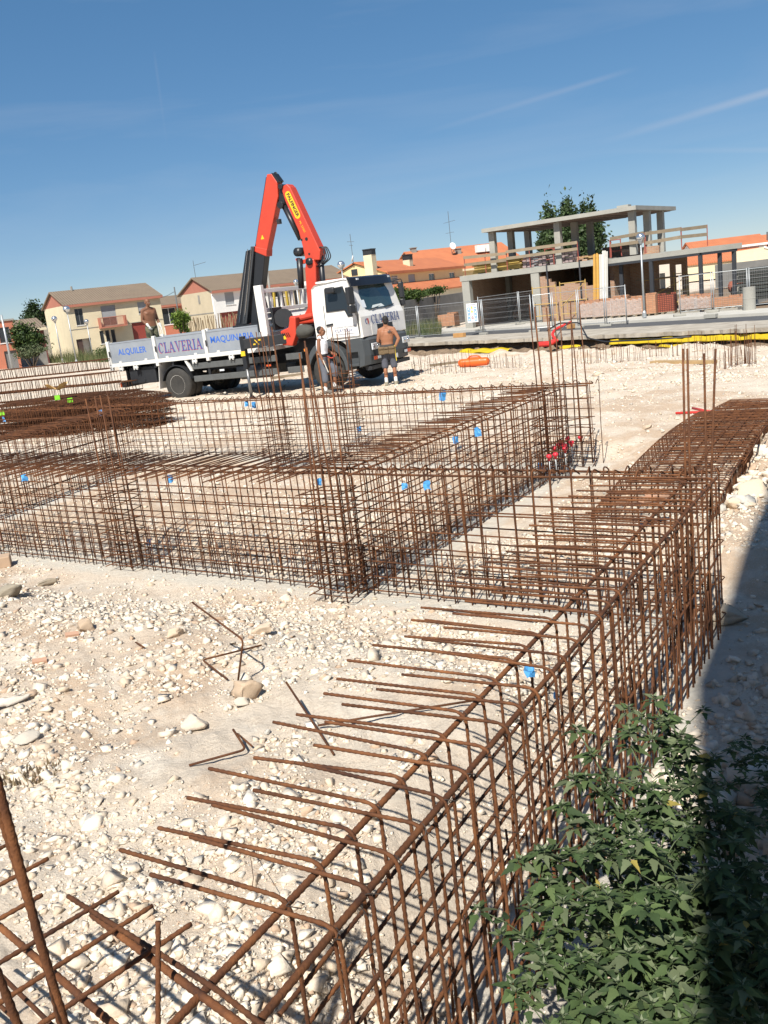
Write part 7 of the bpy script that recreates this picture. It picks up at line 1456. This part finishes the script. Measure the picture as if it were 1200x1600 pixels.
# ------------------------------------------------------------------ small things on the site
M_TAGB = mat('blue_tape', (.075, .32, .68), .5, var=.15, scale=20); M_CAP = mat('red_plastic_cap', (.62, .03, .05), .4)
def blue_tag(p, label, s=.05, rz=0.0):
    s *= .8; o = empty('blue_tag', p, rz, label, 'tag', 'blue tape tags tied to the bars'); rg = random.Random(int(p[0]*1000)); V = []
    for i in range(4):
        for j in range(4): V.append(((i/3 - .5)*s*1.2 + rg.uniform(-.2, .2)*s, s*(.12*math.sin(i*1.7 + j*1.1) + rg.uniform(-.1, .1)), -(j/3)*s*1.5 + rg.uniform(-.2, .2)*s))
    f = [(4*i+j, 4*i+j+1, 4*i+j+5, 4*i+j+4) for i in range(3) for j in range(3)]; t = MB(); t.add(V, f); tt = t.build('tape', M_TAGB, o, False, fix=False); tt.modifiers.new('s', 'SOLIDIFY').thickness = .002
def tagp(px, py, z): return g(px, py, z)
for (px, py, z, lb, s) in ((828, 1040, .99, 'blue tag on the near cage beside the bar tips', .04), (868, 1082, .9, 'narrow blue tag hanging inside the near cage', .022), (498, 748, 1.0, 'blue tag on the long cage left of the middle starters', .05), (632, 755, .98, 'thin blue tag left of the brightest one', .04), (666, 752, 1.0, 'bright blue tag on the long cage at the middle', .055), (711, 682, .95, 'dark blue tag inside the middle cage', .06), (745, 668, 1.0, 'bright blue tag on the middle cage', .07), (265, 742, .98, 'blue tag on the long cage at the left', .06), (36, 740, .98, 'blue tag on the long cage near the left edge', .07), (232, 842, .25, 'blue tag low among the left starter bars', .06), (384, 627, .98, 'left one of two blue tags below the outrigger foot', .07), (396, 628, .98, 'right one of two blue tags below the outrigger foot', .08), (690, 612, 1.0, 'crumpled blue tag on the farthest cage', .10), (561, 666, .5, 'blue tag among the hooped starters', .07), (844, 723, .2, 'blue tag at the foot of the middle cage end', .07), (157, 641, .7, 'blue tag on the dark heap of cages', .09), (5, 652, .7, 'blue tag on the heap at the left edge', .09)):
    p = tagp(px, py, z); blue_tag((p.x, p.y, p.z), lb, s, jit(.6))
for i, (px, py) in enumerate(((866, 703), (877, 693), (887, 688), (873, 698), (882, 699), (893, 694), (907, 686), (858, 716), (868, 713), (883, 704))):
    ord_ = ['first', 'second', 'third', 'fourth', 'fifth', 'sixth', 'seventh', 'eighth', 'ninth', 'tenth'][i]; p = g(px, py, .33); b = (p.x, p.y, gz(p.x, p.y))
    o = empty('capped_bar', b, 0, f'{["bar with a red cap left of the middle of the cluster", "bar with a red cap at the upper middle of the cluster", "topmost red capped bar in the middle", "red capped bar just below the middle", "red capped bar at the centre right", "red capped bar right of the centre", "rightmost red capped bar by the cage end", "lowest left red capped bar", "low red capped bar right of the lowest", "red capped bar at the lower right"][i]}', 'capped bar', 'upright bars with red safety caps'); h = .33 - b[2]
    MB().cyl((0, 0, -.05), (0, 0, h), .006, 6).build('bar', M_POLE, o, True); MB().lathe([(.012, h-.03), (.018, h), (.032, h+.01), (.034, h+.03), (.02, h+.045)], 12).build('cap', M_CAP, o, True)
# orange bricks on the lying cage, brick block at the left edge, chips
M_CLAY = mat('clay_brick', (.50, .30, .20), .9, var=.15, scale=9)
for (px, py, z, lb, rz) in ((1028, 776, .43, 'right piece of orange brick on the lying cage', .5), (1008, 783, .43, 'left piece of orange brick on the lying cage', .7)):
    p = g(px, py, z); o = link('brick', MB().bx(-.11, .11, -.055, .055, 0, .03).mesh('brick', M_CLAY), None, p, (.1, .15, rz)); tag(o, lb, 'brick', 'orange brick pieces'); b = o.modifiers.new('b', 'BEVEL'); b.width = .006
p = gp(5, 885); o = empty('brick_block', p, .3, 'pale hollow brick block cut by the left edge', 'brick'); MB().bx(-.25, .09, -.1, .1, 0, .12).build('block', mat('pale_clay', (.45, .32, .22), .9, var=.2, scale=8), o, bevel=.01)
for (px, py, lb) in ((62, 1036, 'pinkish brick chip lying on the stones at the left'), (113, 995, 'orange brick chip beside the brown rock')): 
    p = gp(px, py); o = link('brick_chip', MB().bx(-.045, .045, -.025, .025, 0, .025).mesh('brick_chip', M_CLAY), None, p, (.15, .1, .4)); tag(o, lb, 'brick chip', 'orange brick pieces')
# bolt cutter behind the corner starters
p0, p1, p2 = gp(1056, 651), gp(1118, 649), gp(1134, 651); o = empty('bolt_cutter', p0, 0, 'red bolt cutter lying on the soil behind the corner starter bars', 'bolt cutter'); mr_ = mat('red_handle', (.60, .045, .035), .45)
d = p1 - p0; n_ = Vector((-d.y, d.x, 0)).normalized()
MB().tube([(0, 0, .05), d * .75 + n_ * .03 + Vector((0, 0, .05)), d + Vector((0, 0, .05))], .020, 8).build('handle', mr_, o, True); MB().tube([n_ * .42 + d * .25 + Vector((0, 0, .05)), d * .8 - n_ * -.06 + Vector((0, 0, .05)), d + Vector((0, 0, .05))], .020, 8).build('handle', mr_, o, True); q = p2 - p0; MB().beam(d + Vector((0, 0, .05)), q + Vector((0, 0, .05)), .09, .05).build('jaws', M_GUARD, o, bevel=.01)
# orange plastic barrier, planks, pipes and tarps by the cut
def near_cut(px, py):
    return gp(px, py)
p = near_cut(741, 573); o = empty('orange_float', p, R(-20), 'orange plastic canister lying on the pale ground below the cut', 'canister'); M_OR = mat('orange_plastic', (.75, .13, .02), .4, var=.15, scale=5)
mb = MB(); mb.cyl((-.38, 0, .14), (.38, 0, .14), .13, 16); mb.sphere((-.38, 0, .14), .13, 14, 10); mb.sphere((.38, 0, .14), .13, 14, 10); mb.bx(-.12, .2, -.1, .1, .2, .3); remeshed(mb, .02, 'body', M_OR, o, 2); MB().tube(arc_path([(-.2, 0, .25), (-.1, 0, .34), (.15, 0, .34), (.25, 0, .25)], .05, 3), .022, 6).build('handle', M_OR, o, True)
for (a, b, w, lb) in (((1020, 567), (1116, 567), .24, 'pale plank lying flat at the right behind the starter bars'), ((672, 573), (726, 571), .2, 'weathered plank beside the orange canister'), ((424, 592), (474, 586), .2, 'wooden beam lying on the ground under the truck')):
    p, q = near_cut(*a), near_cut(*b); c = (p + q) / 2; d = q - p; o = empty('plank', (c.x, c.y, max(p.z, q.z)), math.atan2(d.y, d.x), lb, 'plank', 'planks on the ground'); MB().bx(-d.length/2, d.length/2, -w/2, w/2, .0, .07).build('plank', M_WOODP if 'pale' in lb else M_WOODG, o)
M_TARP = mat('yellow_tarpaulin', (.56, .40, .015), .45, var=.2, scale=3)
def tarp(t0, t1, s0, s1, z0, z1, label, waves=.05):
    n = max(8, int((t1 - t0) * 8)); V = []; Fq = []; rg = random.Random(int(t0 * 10)); m = 7
    for i in range(n + 1):
        t = t0 + (t1 - t0) * i / n; w = waves * (math.sin(t * 3.1) + .6 * math.sin(t * 7.7 + 1) + rg.uniform(-.5, .5))
        for j in range(m): f = j / (m - 1); V.append(bk(t, s0 + (s1 - s0) * f + w * (.4 + .6 * f) * .8, z0 + (z1 - z0) * f + w * .5 * (1 - abs(2*f-1)) + waves * .8 * math.sin(t * 5 + j)))
    for i in range(n):
        for j in range(m - 1): a = i*m + j; Fq.append((a, a+1, a+m+1, a+m))
    o = MB().add(V, Fq).build('tarpaulin', M_TARP, None, True, fix=False); o.modifiers.new('s', 'SOLIDIFY').thickness = .012; return tag(o, label, 'tarpaulin', 'yellow plastic sheets in the cut')
tarp(14.8, 30.0, .22, .34, -.79, -1.0, 'long yellow plastic sheet hanging along the cut at the right', .016); tarp(5.0, 8.7, .35, .8, -.98, -1.14, 'bunched yellow sheet in the cut left of the red pipe', .04); tarp(12.0, 13.2, .4, .6, -.98, -1.06, 'short yellow sheet end right of the red pipe', .05); tarp(17.8, 19.6, .7, .95, -1.06, -1.12, 'small yellow sheet strip below the long one', .04)
def hose(name, pts, r, m, label, cat, corr=False):
    p0 = Vector(pts[0]); o = empty(name, p0, 0, label, cat); P = arc_path([Vector(p) - p0 for p in pts], .25, 6)
    if corr:
        Q = []; rs = []
        for a, b in zip(P[:-1], P[1:]):
            k = max(1, int((b - a).length / .03))
            for i in range(k): Q.append(a.lerp(b, i/k)); rs.append(r * (1.0 if len(Q) % 2 else .86))
        Q.append(P[-1]); rs.append(r); MB().tube(Q, rs, 10).build('pipe', m, o, True)
    else: MB().tube(P, r, 8).build('hose', m, o, True)
M_RPIPE = mat('red_corrugated_pipe', (.62, .035, .03), .45)
def cutp(px, py, s): # a pixel on the vertical sheet s metres out from the kerb edge
    d = ray(px, py); n = Vector((BK_N[0], BK_N[1], 0)); p0 = Vector(bk(0, s, 0)); t = (p0 - Vector((0, 0, H))).dot(n) / d.dot(n); return Vector((0, 0, H)) + d * t
hose('corrugated_pipe', [cutp(843, 538, .9), cutp(860, 537, .85), cutp(866, 533, .6)], .13, M_RPIPE, 'short fat red corrugated pipe end sticking out of the cut', 'pipe', True)
hose('corrugated_pipe', [cutp(871, 533, .5), cutp(862, 523, .35), cutp(868, 514, -.3), cutp(893, 503, -1.2)], .07, M_RPIPE, 'red corrugated pipe arching over the broken edge', 'pipe', True)
hose('black_hose', [cutp(855, 517, -.6), cutp(872, 505, -.8), cutp(905, 504, -.9), cutp(918, 528, .5), cutp(945, 534, .75), cutp(1010, 531, .8), cutp(1080, 526, .8)], .035, M_BLACK, 'black hose hanging out of the cut and running right', 'hose')
hose('black_hose', [cutp(868, 528, .4), cutp(880, 512, -.2), cutp(886, 506, -.6)], .03, M_GUARD, 'grey cable stub beside the red pipe', 'hose')
# rows of short dowels in the far trenches
def dowel_row(a, b, n, h, label, up_=0.0):
    p, q = gp(*a), gp(*b); o = empty('dowel_row', p, 0, label, 'rebar', 'rows of short dowels in the far trenches'); o.location.z = p.z
    for k in range(n):
        w = p.lerp(q, (k + .5) / n) - p + Vector((jit(.05), jit(.12), 0)); z = gz(p.x + w.x, p.y + w.y) - p.z; hh = h * random.uniform(.7, 1.15); MB().tube([(w.x, w.y, z - .05), (w.x + jit(.03), w.y, z + hh)], .0055, 4).build('dowel', M_RUST, o)
dowel_row((642, 584), (735, 582), 26, .45, 'row of dowels left of the orange canister'); dowel_row((762, 577), (815, 574), 16, .4, 'row of dowels right of the orange canister'); dowel_row((655, 562), (740, 558), 24, .4, 'back row of dowels below the broken edge')
dowel_row((905, 569), (1010, 562), 34, .5, 'row of dowels in the middle of the far trench'); dowel_row((1012, 556), (1070, 552), 26, .55, 'dense row of dowels above the pale plank'); dowel_row((1122, 577), (1185, 571), 24, .45, 'row of dowels right of the pale plank'); dowel_row((1140, 572), (1178, 568), 22, .8, 'taller dark cluster of dowels at the right'); dowel_row((1085, 548), (1200, 541), 26, .5, 'back row of dowels at the right edge'); dowel_row((1068, 566), (1120, 562), 10, .7, 'sparse dowels behind the pale plank')
# paper bag and green labels on the dark heap
p = at(90, 612, 22.6); o = empty('paper_bag', p, 0, 'crumpled orange paper lying on top of the dark heap', 'paper'); V = [(jit(.02) + (i/4 - .5)*.5, jit(.02) + (j/3 - .5)*.25, .05 + jit(.07) + .08*abs(i-2)) for i in range(5) for j in range(4)]
MB().add(V, [(4*i+j, 4*i+j+1, 4*i+j+5, 4*i+j+4) for i in range(4) for j in range(3)]).build('sheet', mat('orange_paper', (.62, .40, .16), .8), o, False, fix=False)
for (px, py, lb) in ((89, 619, 'green label under the orange paper'), (109, 623, 'green label right of the orange paper'), (2, 643, 'green label at the left edge of the heap')):
    p = at(px, py, 22.4); o = empty('green_label', p, .3, lb, 'label', 'bright green labels on the heap'); MB().bx(-.06, .06, -.004, .004, -.09, .02).build('label', mat('bright_green', (.22, .62, .03), .5), o)
